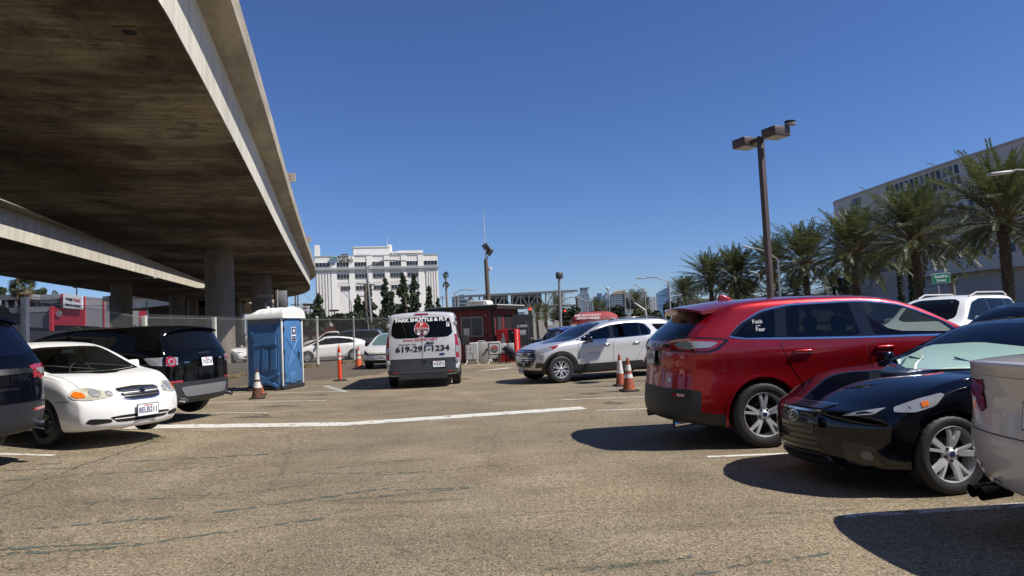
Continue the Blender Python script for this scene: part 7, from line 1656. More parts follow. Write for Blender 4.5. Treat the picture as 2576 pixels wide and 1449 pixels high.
def conifer(base, top, hw, Y, label, seed, dens=1.0):
    rnd = random.Random(seed); b_ = at(base[0], base[1], Y); t_ = at(top[0], top[1], Y); o = empty('conifer', (b_.x, Y, 0), 0, label, 'conifer tree', 'conifers in front of the office building'); H = t_.z; Rm = hw * 1.75 * Y / 1740; lean = t_.x - b_.x
    b = MB(); b.cyl((0, 0, 0), (lean, 0, H * .93), Rm * .12, .04, 8); b.build('trunk', M_BARK, o, 50); b = MB(); n_ = int(H / (Rm * .33))
    for i in range(n_):
        f = i / n_; z = H * (.10 + .90 * f); rr = Rm * (1 - f) ** .55 * rnd.uniform(.65, 1.12) * (1 if f > .12 else .85)
        for q in range(rnd.randint(2, 4)):
            a = rnd.uniform(0, 6.28); e = rr * rnd.uniform(.2, .75); clump(b, (lean * f + math.cos(a) * e, math.sin(a) * e, z), (rr * .5 + .1, rr * .5 + .1, rr * .42 + .12), int((26 + 34 * (1 - f)) * dens), Rm * .21, rnd)
    for _ in range(30): clump(b, (lean + rnd.gauss(0, .12), rnd.gauss(0, .1), H * rnd.uniform(.9, 1.0)), (.2, .2, .4), 3, Rm * .11, rnd)
    b.build('crown', M_CON, o)
for i, (bx, tx, ty, hw, Y, lab) in enumerate([(802, 801.5, 739.5, 16, 118, 'broad dark pine at the left corner of the office building'), (902, 900, 743, 14, 150, 'shorter conifer left of the tall leaning street light arm'), (929, 927, 713, 16, 150, 'tall loose conifer, first from the left before the window rows'), (972, 968, 698, 13, 150, 'tall narrow conifer second in front of the window rows'), (985, 984, 732, 12, 149, 'lower conifer touching the tall narrow one on its right'), (1016, 1012, 688, 18, 150, 'tallest and densest conifer before the office building'), (1047, 1042, 688, 14, 152, 'tall conifer right of the densest one'), (1081, 1079, 719, 10, 150, 'slim conifer in front of the ribbed right end bay'), (1104, 1102, 749, 9, 150, 'smallest conifer at the right corner of the office building')]):
    conifer((bx, 830), (tx, ty), hw, Y, lab, i + 20)
def tree(name, c, rw, rh, Y, m, label, cat='tree', group=None, seed=1, n=14, leaf=.35, per=70):
    rnd = random.Random(seed); p = at(c[0], c[1], Y); k = Y / 1740; rw *= k; rh *= k; o = empty(name, (p.x, Y, 0), 0, label, cat, group); b = MB(); b.cyl((0, 0, 0), (0, 0, p.z), .25, .12, 8)
    cs = []
    for i in range(n):
        a = rnd.uniform(0, 6.28); e = rnd.uniform(.15, .8); q = Vector((math.cos(a) * rw * e, math.sin(a) * rw * .7 * e, p.z + rnd.uniform(-.7, .75) * rh * (1 - e * .45))); cs.append(q); b.tube([(0, 0, p.z * .6), q * .5 + Vector((0, 0, p.z * .3)), q], [.1, .06, .02], 5)
    b.build('trunk', M_BARK, o, 60); b = MB()
    for q in cs: r = rnd.uniform(.28, .5); clump(b, q, (rw * r, rw * r, rh * r), per, leaf, rnd)
    b.build('crown', m, o); return o
TG = 'street trees beyond the lot'
for i, (c, rw, rh, Y, m, lab, leaf) in enumerate([((1422, 795), 44, 30, 64, M_FIC, 'large dark round ficus tree left of the red canopy', .22), ((1468, 805), 22, 18, 66, M_FIC, 'lower dark tree touching the large ficus on its right', .22), ((1548, 790), 22, 22, 100, M_FIC, 'dark tree in front of the gold topped tower', .3), ((1612, 795), 26, 24, 100, M_BUSH, 'bushy tree below the twin balcony towers', .3),
        ((1648, 800), 24, 16, 100, M_BUSH, 'low shrub below the white ribbed tower', .3), ((1692, 785), 26, 30, 100, M_FIC, 'dark tree in front of the curved blue tower', .3), ((1866, 740), 34, 34, 110, M_BUSH, 'green tree between the small palm and the brown lamp post', .3), ((1500, 800), 22, 16, 100, M_BUSH, 'low bush behind the red canopy', .3), ((1528, 805), 24, 12, 95, M_BUSH, 'yellowish low shrub right of the red canopy', .3)]):
    tree('leafy_tree', c, rw, rh, Y, m, lab, 'tree', TG, i + 60, 16, leaf, 90)
for i, (c, rw, rh, Y, lab) in enumerate([((870, 815), 50, 18, 60, 'dark hedge bushes behind the fence under the pines'), ((985, 818), 60, 16, 62, 'dark hedge bushes behind the shuttle van roofline'), ((780, 822), 45, 20, 62, 'low dark bushes right behind the blue toilet'), ((925, 812), 40, 22, 64, 'bushes around the foot of the tall street light'), ((1075, 805), 40, 12, 64, 'low hedge left of the booth')]):
    tree('hedge_bush', (c[0], c[1] - 5), rw, rh * 1.4, Y, M_FIC, lab, 'bush', 'hedge beyond the fence', i + 80, 22, .25, 110)
# ---------------- palms ----------------
M_FROND = mat('palm_frond', (.080, .096, .044), .5, var=.35, vs=.8, spec=.4)
_n = M_FROND.node_tree.nodes; _l = M_FROND.node_tree.links; _t = _n.new('ShaderNodeBsdfTranslucent'); _t.inputs[0].default_value = (.13, .16, .05, 1); _x = _n.new('ShaderNodeMixShader'); _x.inputs[0].default_value = .22
_l.new(_n['Principled BSDF'].outputs[0], _x.inputs[1]); _l.new(_t.outputs[0], _x.inputs[2]); _l.new(_x.outputs[0], _n['Material Output'].inputs[0]); M_PTRUNK = mat('palm_trunk', (.085, .062, .042), .95, var=.5, vs=5, bump=1.0, bs=14); M_STALK = mat('palm_stalk', (.16, .105, .045), .7, var=.3, vs=2); M_FAN = mat('fan_leaf', (.085, .095, .035), .6, var=.4, vs=1.2); M_DEADF = mat('dead_fan_leaf', (.20, .15, .08), .8, var=.3, vs=1.2)
def date_palm_meshes(seed, nf=84, nl=58, Rf=4.3):
    rnd = random.Random(seed); b = MB(); st = MB()
    for i in range(nf):
        f = (i + .5) / nf; az = i * 2.39996 + rnd.uniform(-.2, .2); el = R(86 - 92 * f ** 1.2 + rnd.uniform(-6, 6)); L = Rf * rnd.uniform(.85, 1.08) * (.78 + .3 * math.sin(f * 3.0)); droop = .52 + .46 * f + rnd.uniform(-.1, .2); n_ = 14
        h = Vector((math.cos(az), math.sin(az), 0)); p = h * .18 + Vector((0, 0, .1 + .35 * (1 - f))); pts = [p]; e = el
        for k in range(n_): e -= droop / n_ * (1.1 - .2 * k / n_) * (math.cos(e) * .6 + .5); p = p + (h * math.cos(e) + Vector((0, 0, math.sin(e)))) * L / n_; pts.append(p)
        st.tube(pts[:12], [.035 - .0026 * k for k in range(12)], 4, cap=False); side = Vector((-h.y, h.x, 0)); sg = rnd.uniform(-.5, .5)
        for k in range(nl):
            t = .20 + .80 * k / nl; j = min(n_ - 1, int(t * n_)); u = t * n_ - j; q = pts[j].lerp(pts[j + 1], u); d = (pts[j + 1] - pts[j]).normalized(); up = side.cross(d).normalized()
            if up.z < 0: up = -up
            ll = (.64 * math.sin(min(1, (t - .12) * 1.35) * math.pi * .86 + .25) + .10) * rnd.uniform(.8, 1.1)
            for s in (-1, 1):
                dr = (d * .72 + side * s * (.62 + .1 * sg * s) + up * rnd.uniform(-.05, .42) - Vector((0, 0, .12))).normalized(); w = d.cross(dr).normalized().cross(dr) * .027; e2 = q + dr * ll - Vector((0, 0, ll * ll * .25)); m_ = q + dr * ll * .5
                b.add([q, m_ + w, e2, m_ - w], [(0, 1, 2, 3)])
    fr_ = b.build('crown', M_FROND); sk = st.build('frond_stem', M_STALK, None, 60); a, c = fr_.data, sk.data; bpy.data.objects.remove(fr_); bpy.data.objects.remove(sk)
    b = MB(); N = 26; rings = 40; prof = []
    rn = random.Random(seed + 5)
    b.lathe([(.27, 0)] + [(.205 + (.035 if j % 2 else 0) + (.06 * max(0, (j - rings * .86) / (rings * .14))), j / rings) for j in range(1, rings)] + [(.30, .985), (.12, 1.02)], n=N, rad=lambda j, k, r: r * (1 + (.13 if (k + j) % 2 else -.02)) + rn.uniform(-.012, .018))
    tk = b.build('trunk', M_PTRUNK); d = tk.data; bpy.data.objects.remove(tk); return a, c, d
PALMS = [date_palm_meshes(3), date_palm_meshes(11), date_palm_meshes(29, 60, 34)]
def palm(c, r, Y, var, label, group='date palms along the street', rz=0):
    """c: pixel of crown base, r: crown radius in measured pixels"""
    p = at(c[0], c[1], Y); o = empty('date_palm', (p.x, Y, 0), rz, label, 'palm tree', group); s = r * Y / 1740 / 3.9; fr_, sk, tk = PALMS[var]; h = p.z
    x = link_mesh('trunk', tk, o); x.scale = (s ** .5 * 1.05, s ** .5 * 1.05, h); x = link_mesh('crown', fr_, o); x.location = (0, 0, h); x.scale = (s, s, s); x = link_mesh('frond_stem', sk, o); x.location = (0, 0, h); x.scale = (s, s, s)
for i, (c, r, Y, v, lab, rz) in enumerate([((2524, 572), 200, 38, 0, 'largest date palm at the right edge', .3), ((2303, 622), 168, 49, 1, 'large date palm left of the street sign, second from right', 1.2), ((2149, 652), 140, 57, 0, 'date palm in front of the curved building nose, third from right', 2.1), ((2027, 674), 118, 66, 1, 'date palm just right of the brown lamp post', 3.0), ((1944, 680), 92, 80, 0, 'date palm directly behind the brown lamp post', 4.1), ((1852, 707), 92, 82, 1, 'date palm second left of the brown lamp post', 5.0), ((1788, 715), 86, 88, 0, 'tall date palm right of the small low palm', .9),
        ((1723, 748), 56, 104, 1, 'small low date palm, leftmost of the palm row', 1.7), ((1866, 748), 52, 110, 0, 'low background palm behind the lamp post row, leftmost low one', 2.6), ((1946, 745), 46, 115, 1, 'low background palm behind the brown lamp post base', 3.3), ((2002, 740), 52, 112, 0, 'low background palm right of the brown lamp post', 4.4), ((2098, 728), 50, 112, 1, 'low background palm beside the curved building wall', 5.5),
        ((1404, 775), 40, 80, 2, 'palm crown rising over the large dark ficus', 1.1), ((1352, 795), 36, 60, 2, 'dark green palm below the mast arm red light', 2.2), ((1372, 795), 34, 62, 2, 'second palm touching the one below the mast arm', 3.7), ((1500, 780), 34, 120, 2, 'palm in front of the leftmost glass tower', 4.2), ((1600, 765), 38, 120, 2, 'palm in front of the twin balcony towers', 5.2), ((1625, 775), 30, 118, 2, 'palm right of the traffic signal arm', .4), ((1518, 782), 28, 118, 2, 'palm between glass tower and pyramid tower', .8)]):
    palm(c, r, Y, v, lab, rz=rz)
def fan_palm(c, r, Y, label, skirt=True, seed=1, tr=.28, n=60, z0=0):
    rnd = random.Random(seed); p = at(c[0], c[1], Y); o = empty('fan_palm', (p.x, Y, z0), 0, label, 'palm tree', 'fan palms'); s = r * Y / 1740; h = p.z - z0
    b = MB(); b.tube([(0, 0, 0), (.05, 0, h * .5), (0, 0, h)], [tr * 1.2, tr * .8, tr * .75], 12); b.build('trunk', mat('fan_trunk', (.23, .20, .16), .9, var=.4, vs=3, bump=.5, bs=9), o, 50)
    for nm, m, lo, hi, k in (('crown', M_FAN, -25, 85, n), ('dead_leaf', M_DEADF, -85, -25, n // 2 if skirt else 4)):
        b = MB()
        for i in range(k):
            az = rnd.uniform(0, 6.28); el = R(rnd.uniform(lo, hi)); d = Vector((math.cos(az) * math.cos(el), math.sin(az) * math.cos(el), math.sin(el))); st = s * rnd.uniform(.35, .6); q = d * st; u = d.orthogonal().normalized(); u = Matrix.Rotation(rnd.uniform(0, 6.28), 3, d) @ u; R_ = s * rnd.uniform(.4, .55); w = d.cross(u) * .02 * s
            b.add([w, q + w, q - w, -w], [(0, 1, 2, 3)])
            for j in range(13):
                a = R(-75 + 150 * j / 12); dd = d * math.cos(a) + u * math.sin(a); e = q + dd * R_ - Vector((0, 0, R_ * .25)); x = d.cross(u) * .0 + (u * math.cos(a) - d * math.sin(a)) * R_ * .055; b.add([q, q + dd * R_ * .6 + x, e, q + dd * R_ * .6 - x], [(0, 1, 2, 3)])
        ob = b.build(nm, m, o); ob.location = (0, 0, h)
fan_palm((58, 722), 33, 82, 'large fan palm with tan skirt in front of the dark red parking building', True, 2, tr=.22, n=70)
fan_palm((1121, 692), 9.5, 130, 'very slim fan palm right of the office building, taller crown', False, 3, .25, 40); fan_palm((1122, 717), 10, 128, 'very slim fan palm right of the office building, lower crown', False, 4, .25, 40)
fan_palm((2394, 704), 16, 60, 'small fan palm just right of the green street sign', False, 6, .25, 40)
for i, (x, y, r, lab) in enumerate([(30, 727, 9, 'small distant fan palm left of the large one'), (139, 736, 8, 'small distant fan palm above the white parapet')]): fan_palm((x, y), r, 190, lab, False, i + 7, .2, 30, z0=4)
for i, (x, y, rw, rh, lab) in enumerate([(99, 737, 17, 12, 'distant dark tree above the parking building roof'), (5, 735, 10, 14, 'distant grey green tree at the far left edge'), (12, 800, 18, 30, 'olive tree beside the equipment at the left edge')]): tree('hill_tree', (x, y), rw, rh, 200 if i < 2 else 60, M_BUSH, lab, 'tree', 'trees on the rise behind the parking building', 90 + i, 12, .5 if i < 2 else .22, 60)
# slender cypresses
for i, (x, yt, w, Y) in enumerate([(2133, 640, 9, 74), (2139, 655, 10, 76), (2268, 620, 10, 72), (2296, 640, 10, 73), (2318, 640, 9, 74)]):
    rnd = random.Random(i + 200); p = at(x, 760, Y); q = at(x, yt, Y); o = empty('cypress', (p.x, Y, 0), 0, ['slender dark cypress left of the third palm trunk', 'slender dark cypress touching the third palm trunk', 'slender dark cypress left of the second palm trunk', 'slender dark cypress behind the second palm trunk', 'slender dark cypress right of the second palm trunk'][i], 'cypress tree', 'cypresses against the curved building'); b = MB(); b.cyl((0, 0, 0), (0, 0, q.z * .9), .12, .03, 6); b.build('trunk', M_BARK, o); b = MB(); k = w * Y / 1740
    for j in range(26): f = j / 26; clump(b, (0, 0, q.z * (.04 + .94 * f)), (k * (1 - f) ** .4 * .95, k * (1 - f) ** .4 * .95, q.z * .04), 60, .16, rnd)
    b.build('crown', M_FIC, o)
# ---------------- curved building ----------------
def curved():
    wl = mat('shell_white', (.50, .47, .41), .7, var=.07, vs=.25); wl2 = mat('shell_lower', (.42, .39, .34), .7, var=.1, vs=.3); dk = mat('recess_dark', (.035, .037, .04), .35)
    a = at(2110, 760, 113); e = at(2760, 760, 68); A = Vector((a.x, 113)); E_ = Vector((e.x, 68)); d = (E_ - A).normalized(); n_ = Vector((d.y, -d.x)); n_ = -n_ if n_.y > 0 else n_; L = (E_ - A).length
    t = empty('curved_building', (A.x, A.y, 0), math.atan2(d.y, d.x), 'large pale building with curved shell walls and slot windows at right', 'building')
    # local x along wall, local -y towards viewer? orient so outward is -Y
    out = -1
    def plan(x0, fr_, x1, back, nose=True, bulge=0.0):
        pts = []
        if nose:
            for k in range(9): q = math.pi / 2 * k / 8; pts.append((x0 + fr_ * 0 - 6 * math.cos(q) + 6 - 6 + 0, out * (fr_ - 7 + 7 * math.sin(q))))
        for k in range(1, 13): f = k / 12; pts.append((x0 + (x1 - x0) * f, out * (fr_ + bulge * math.sin(f * math.pi))))
        pts += [(x1, out * -back), (x0 - 6, out * -back)]; return pts
    def vol(nm, m, x0, x1, fr_, z0, z1, back=28, nose=True, bulge=1.5, lean=0.0, parent=t):
        P0 = plan(x0, fr_ - lean, x1, back, nose, bulge); P1 = plan(x0, fr_, x1, back, nose, bulge); n0 = len(P0); b = MB(); b.add([(p[0], p[1], z0) for p in P0] + [(p[0], p[1], z1) for p in P1], [tuple(range(n0)), tuple(range(2 * n0 - 1, n0 - 1, -1))] + [(i, (i + 1) % n0, (i + 1) % n0 + n0, i + n0) for i in range(n0)]); b.v = [(v[0], v[1], v[2] - (1.0 * max(0, 1 - (v[0] + 6) / 6) ** 1.2 if v[2] > 19 else 0)) for v in b.v]; return b.build(nm, m, parent, 25)
    vol('upper_shell', wl, 2, L, 0, 9.9, 19.4, bulge=.6, lean=-.6)
    vol('nose_lip', wl, 3.5, L * .36, -1.2, 8.9, 9.9, bulge=1.0, lean=1.2)
    vol('roof_parapet', mat('shell_edge', (.40, .39, .38), .6), 2, L, .15, 19.4, 19.65, bulge=.6)
    vol('recess_wall', dk, 4, L * .40, -1.2, 7.0, 10.5, bulge=0)
    vol('solid_bay', wl, L * .40, L, 0.0, 5.6, 9.9, nose=False, bulge=1.2, lean=-.5)
    vol('sloped_ledge', wl2, L * .40, L, -.7, 4.2, 5.6, nose=False, bulge=1.2, lean=.0)
    vol('lower_wall', wl2, 3, L, -.4, 0, 4.2, bulge=1.5); vol('lower_shell', wl2, 1, L * .40, .4, 4.2, 7.0, bulge=.8, lean=.8)
    b = MB()
    y_ = lambda x, fr_, bulge, x0: out * (fr_ + bulge * math.sin((x - x0) / (L - x0) * math.pi))
    rnd = random.Random(4); SM = [mat('slot_dark', (.02, .025, .03), .15)] * 2 + [mat('slot_grey', (.12, .13, .15), .4)]
    def slots(x0, x1, z, n, rows=2, hgt=1.15, w=.62, bl=2.0, xs=2, fr0=0.0):
        for r in range(rows):
            for i in range(n):
                if i < 2 and rnd.random() < .2: continue
                x = x0 + (x1 - x0) * (i + (.35 if r else 0)) / n; zz = z - r * (hgt + .3); lo = lambda z_: out * (.05 + (.6 * (19.4 - z_) / 9.5 if fr0 == 0 else .5 * (9.9 - z_) / 4.3)); yy = y_(x, 0.0, bl, xs); b = MB(); b.add([(x - w / 2, yy + lo(zz + hgt / 2), zz + hgt / 2), (x + w / 2, yy + lo(zz + hgt / 2), zz + hgt / 2), (x + w / 2 + .22, yy + lo(zz - hgt / 2), zz - hgt / 2), (x - w / 2 + .22, yy + lo(zz - hgt / 2), zz - hgt / 2)], [(0, 1, 2, 3)]); b.build('slot_window', rnd.choice(SM), t)
    slots(L * .34, L * .66, 18.4, 14, bl=.6); slots(L * .12, L * .2, 18.3, 4, 1, bl=.6); slots(L * .5, L * .78, 15.0, 8, bl=.6)
    slots(L * .49, L * .98, 9.1, 17, hgt=1.0, bl=1.2, xs=L * .40, fr0=.62)
    for x in (L * .395,): 
        b = MB(); b.box((x, out * -.3, 8.4), (3.0, 1.0, 3.0)); b.build('dark_bay', dk, t)
    for i, x in enumerate((L * .13, L * .2, L * .28)):
        b = MB(); b.box((x, out * -2.2, 8.3), (3.5, .6, 1.8)); b.build('recess_panel', mat('recess_panel_grey', (.20, .19, .175), .6, var=.2, vs=1), t)
curved()
# low roofs behind the palms
b = MB(); p = at(2000, 752, 140); b.box((0, 0, 2.6), (44, 10, 5.2)); b.box((0, -.5, 5.1), (44.5, 10.5, .5), mi=1); o = b.build('low_building', [mat('low_wall_grey', (.30, .29, .28), .8), mat('low_roof', (.16, .15, .14), .8)]); o.location = (p.x, 142, 0); tag(o, 'long low grey building behind the row of palms', 'building')
b = MB(); p = at(1800, 762, 160); b.box((0, 0, 2.8), (16, 8, 5.6)); b.box((0, -4.1, 3.6), (14, .2, 1.2), mi=1); o = b.build('low_building', [MATS['low_wall_grey'], M_WIN]); o.location = (p.x, 160, 0); tag(o, 'small low building seen right behind the small low palm', 'building')
# ---------------- skyline ----------------
SKY = 'downtown towers on the horizon'
def tower(x0, x1, yt, Y, m, label, roofs=(), depth=None, rz=0, extra=None):
    a = at(x0, yt, Y); c = at(x1, yt, Y); w = c.x - a.x; H = (a.z + c.z) / 2; t = empty('tower', ((a.x + c.x) / 2, Y, 0), 0, label, 'tower', SKY); b = MB(); b.box((0, 0, H / 2), (w, depth or w * .8, H), rz=rz); b.build('facade', m, t)
    if extra: extra(t, w, H)
    return t
fg = (.055, .085, .13); Yk = 1500
f1 = facade_mat('tower_glass_white', (.30, .34, .38), (.07, .11, .16), 7, 4.0, .34); f2 = facade_mat('tower_glass_blue', (.16, .22, .29), (.06, .10, .16), 6, 4.0, .3); f3 = facade_mat('tower_dark_grid', (.24, .27, .31), (.035, .06, .10), 6.5, 4.5, .35); f4 = facade_mat('tower_balcony', (.36, .38, .38), (.06, .10, .13), 9, 3.6, .45); f5 = facade_mat('tower_white_rib', (.55, .56, .56), (.25, .28, .32), 5, 60, .05); f6 = facade_mat('tower_blue_curve', (.10, .17, .28), (.08, .15, .27), 40, 4, .15)  # bluish greys put the distance haze into the facade colours
def ex1(t, w, H): b = MB(); b.box((w * .05, 0, H + 6), (w * .7, w * .5, 12)); b.box((w * .15, 0, H + 13), (w * .95, w * .6, 2)); b.build('roof_frame', f1, t); b = MB(); b.box((w * .55, 0, H * .38), (w * .35, w * .6, H * .76)); b.build('side_wing', f1, t)
tower(1454, 1481, 740, Yk, f1, 'glass tower with flat overhanging crown, leftmost of the tall group', extra=ex1)
tower(1493, 1518, 746, Yk + 50, f2, 'lower blue glass tower beside the leftmost tower', extra=lambda t, w, H: (lambda b: (b.box((w * .1, 0, H + 3), (w * .5, w * .5, 8)), b.build('penthouse', f2, t)))(MB()))
def ex3(t, w, H):
    b = MB(); b.add([(-w / 2, -w * .3, H), (w * .1, -w * .3, H + w * .75), (w * .5, -w * .3, H + w * .2), (w * .5, -w * .3, H - w * .4), (-w / 2, w * .3, H), (w * .1, w * .3, H + w * .75), (w * .5, w * .3, H + w * .2), (w * .5, w * .3, H - w * .4)], [(0, 1, 2, 3), (7, 6, 5, 4), (0, 4, 5, 1), (1, 5, 6, 2), (2, 6, 7, 3)]); b.build('pyramid_crown', f2, t)
    b = MB(); b.add([(w * .12, -w * .32, H + w * .65), (w * .5, -w * .32, H + w * .15), (w * .22, -w * .32, H - w * .28), (-w * .12, -w * .32, H + w * .12), ], [(0, 1, 2, 3)]); b.build('diamond_facet', mat('facet_pale', (.30, .34, .37), .3), t)
tower(1512, 1534, 752, Yk - 50, f2, 'glass tower with slanted diamond shaped crown', extra=ex3)
tower(1535, 1571, 741, Yk, f3, 'wide dark grid tower with tan top', extra=lambda t, w, H: (lambda b: (b.add([(-w / 2, -w * .42, H), (w / 2, -w * .42, H), (w / 2, -w * .42, H + 9), (-w / 6, -w * .42, H + 6), (-w / 2, w * .42, H), (w / 2, w * .42, H), (w / 2, w * .42, H + 9), (-w / 6, w * .42, H + 6)], [(0, 1, 2, 3), (7, 6, 5, 4), (0, 3, 7, 4), (3, 2, 6, 7), (2, 1, 5, 6)]), b.box((w * .47, -w * .43, H * .55), (w * .08, w * .05, H * 1.1)), b.build('tan_crown', mat('tan_stone', (.36, .30, .20), .7), t)))(MB()))
tower(1574, 1601, 735, Yk, f4, 'grey green tower with rows of balconies, left twin', extra=lambda t, w, H: (lambda b: (b.box((w * .1, 0, H + 2), (w * .5, w * .5, 8)), b.build('penthouse', f4, t)))(MB()))
tower(1603, 1626, 734, Yk, f4, 'grey green tower with rows of balconies, right twin', extra=lambda t, w, H: (lambda b: (b.box((0, 0, H + 3), (w * .6, w * .5, 7)), b.build('penthouse', f4, t)))(MB()))
tower(1571, 1584, 758, Yk - 100, f4, 'short balcony tower in front of the left twin')
tower(1632, 1654, 747, Yk + 80, f5, 'white tower with vertical zigzag ribs')
def ex7(t, w, H): b = MB(); b.add([(-w / 2, -w * .4, H), (w / 2, -w * .4, H), (w / 2, -w * .4, H + 12), (-w / 2, w * .4, H), (w / 2, w * .4, H), (w / 2, w * .4, H + 12)], [(0, 1, 2), (5, 4, 3), (0, 2, 5, 3), (1, 4, 5, 2)]); b.build('sloped_crown', f6, t)
tower(1652, 1680, 737, Yk, f6, 'curved blue glass tower, rightmost of the skyline', extra=ex7)
tower(1137, 1152, 747, 700, f2, 'dark glass apartment block left of the booth roof, left half', extra=None); tower(1152, 1178, 752, 720, facade_mat('terrace_block', (.22, .27, .30), (.03, .05, .07), 9, 4, .4), 'stepped apartment block just above the booth roof', extra=lambda t, w, H: (lambda b: (b.box((-w * .1, 0, H + 2), (w * .5, w * .4, 5)), b.build('penthouse', f1, t)))(MB()))
tower(1295, 1321, 785, 420, f1, 'pale blue apartment block behind the open booth door'); tower(1386, 1397, 768, 900, f5, 'small pale block below the tower crane')
tower(758, 778, 763, 600, facade_mat('apartment_white', (.50, .47, .44), (.10, .09, .09), 5, 3.4, .5), 'distant white apartment block above the blue toilet')
p = at(1394, 742, 1100); t = empty('tower_crane', (p.x, 1100, 0), 0, 'thin tower crane on the horizon left of the dark ficus', 'crane'); b = MB(); b.bar((0, 0, 0), (0, 0, p.z + 4), 1.6); b.build('mast', M_GPOLE, t); b = MB(); b.bar((-14, 0, p.z + 1), (32, 0, p.z + 3), 1.2); b.bar((0, 0, p.z + 9), (20, 0, p.z + 2.5), .5); b.bar((0, 0, p.z), (0, 0, p.z + 9), 1.0); b.build('jib', M_GPOLE, t)
# white walls by the ramp
def wall_thing(name, x0, x1, yt, Y, label, m=None, d=.4, cat='wall', zb=0):
    a = at(x0, yt, Y); c = at(x1, yt, Y); b = MB(); b.box(((c.x - a.x) / 2, 0, ((a.z + c.z) / 2 - zb) / 2), (c.x - a.x, d, (a.z + c.z) / 2 - zb)); o = b.build(name, m or M_KWHT); o.location = (a.x, Y, zb); return tag(o, label, cat)
wall_thing('retaining_wall', 1312, 1378, 798, 72, 'tall cracked white retaining wall behind the open booth door', mat('cracked_white', (.48, .46, .41), .85, var=.2, vs=.8)); wall_thing('retaining_wall', 1378, 1440, 817, 66, 'lower white wall left of the red canopy', MATS['cracked_white'])
b = MB()
for i in range(5): b.prism([(i * 1.3, 0), (i * 1.3 + 1.0, 0), (i * 1.3 + .2, 2.1 - i * .1), (i * 1.3 - .1, 2.1 - i * .1)], 0, .4)
o = b.build('concrete_buttresses', MATS['cracked_white']); p = at(1318, 840, 56); o.location = (p.x, 56, 0); tag(o, 'row of slanted concrete buttresses behind the hand cart', 'buttress wall')
wall_thing('shade_backdrop', 376, 612, 772, 118, 'dark backdrop added to stand for the shade beyond the bridge columns', mat('backdrop_shade', (.045, .042, .038), .9), d=1.0)  # added backdrop, coloured dark for the shade under the deck
wall_thing('long_wall', 735, 1140, 838, 100, 'long low dark wall beyond the far parking lot', mat('far_wall', (.10, .09, .08), .9), d=.5)
# red rail cars / trailers beyond the fence
b = MB(); b.box((0, 0, 1.9), (9, 2.4, .9)); b.box((4, -.2, 1.35), (17, 2.4, .22), mi=1); 
for x in (-3, 2, 7, 11): b.cyl((x, -1.2, .5), (x, 1.2, .5), .5, n=14, mi=2)
p = at(775, 845, 66); o = b.build('flatbed_trailer', [mat('trailer_red', (.17, .02, .02), .6), mat('trailer_grey', (.22, .21, .19), .6), M_TYRE]); o.location = (p.x, 66, 0); tag(o, 'flatbed trailer with dark red load beyond the fence', 'trailer')
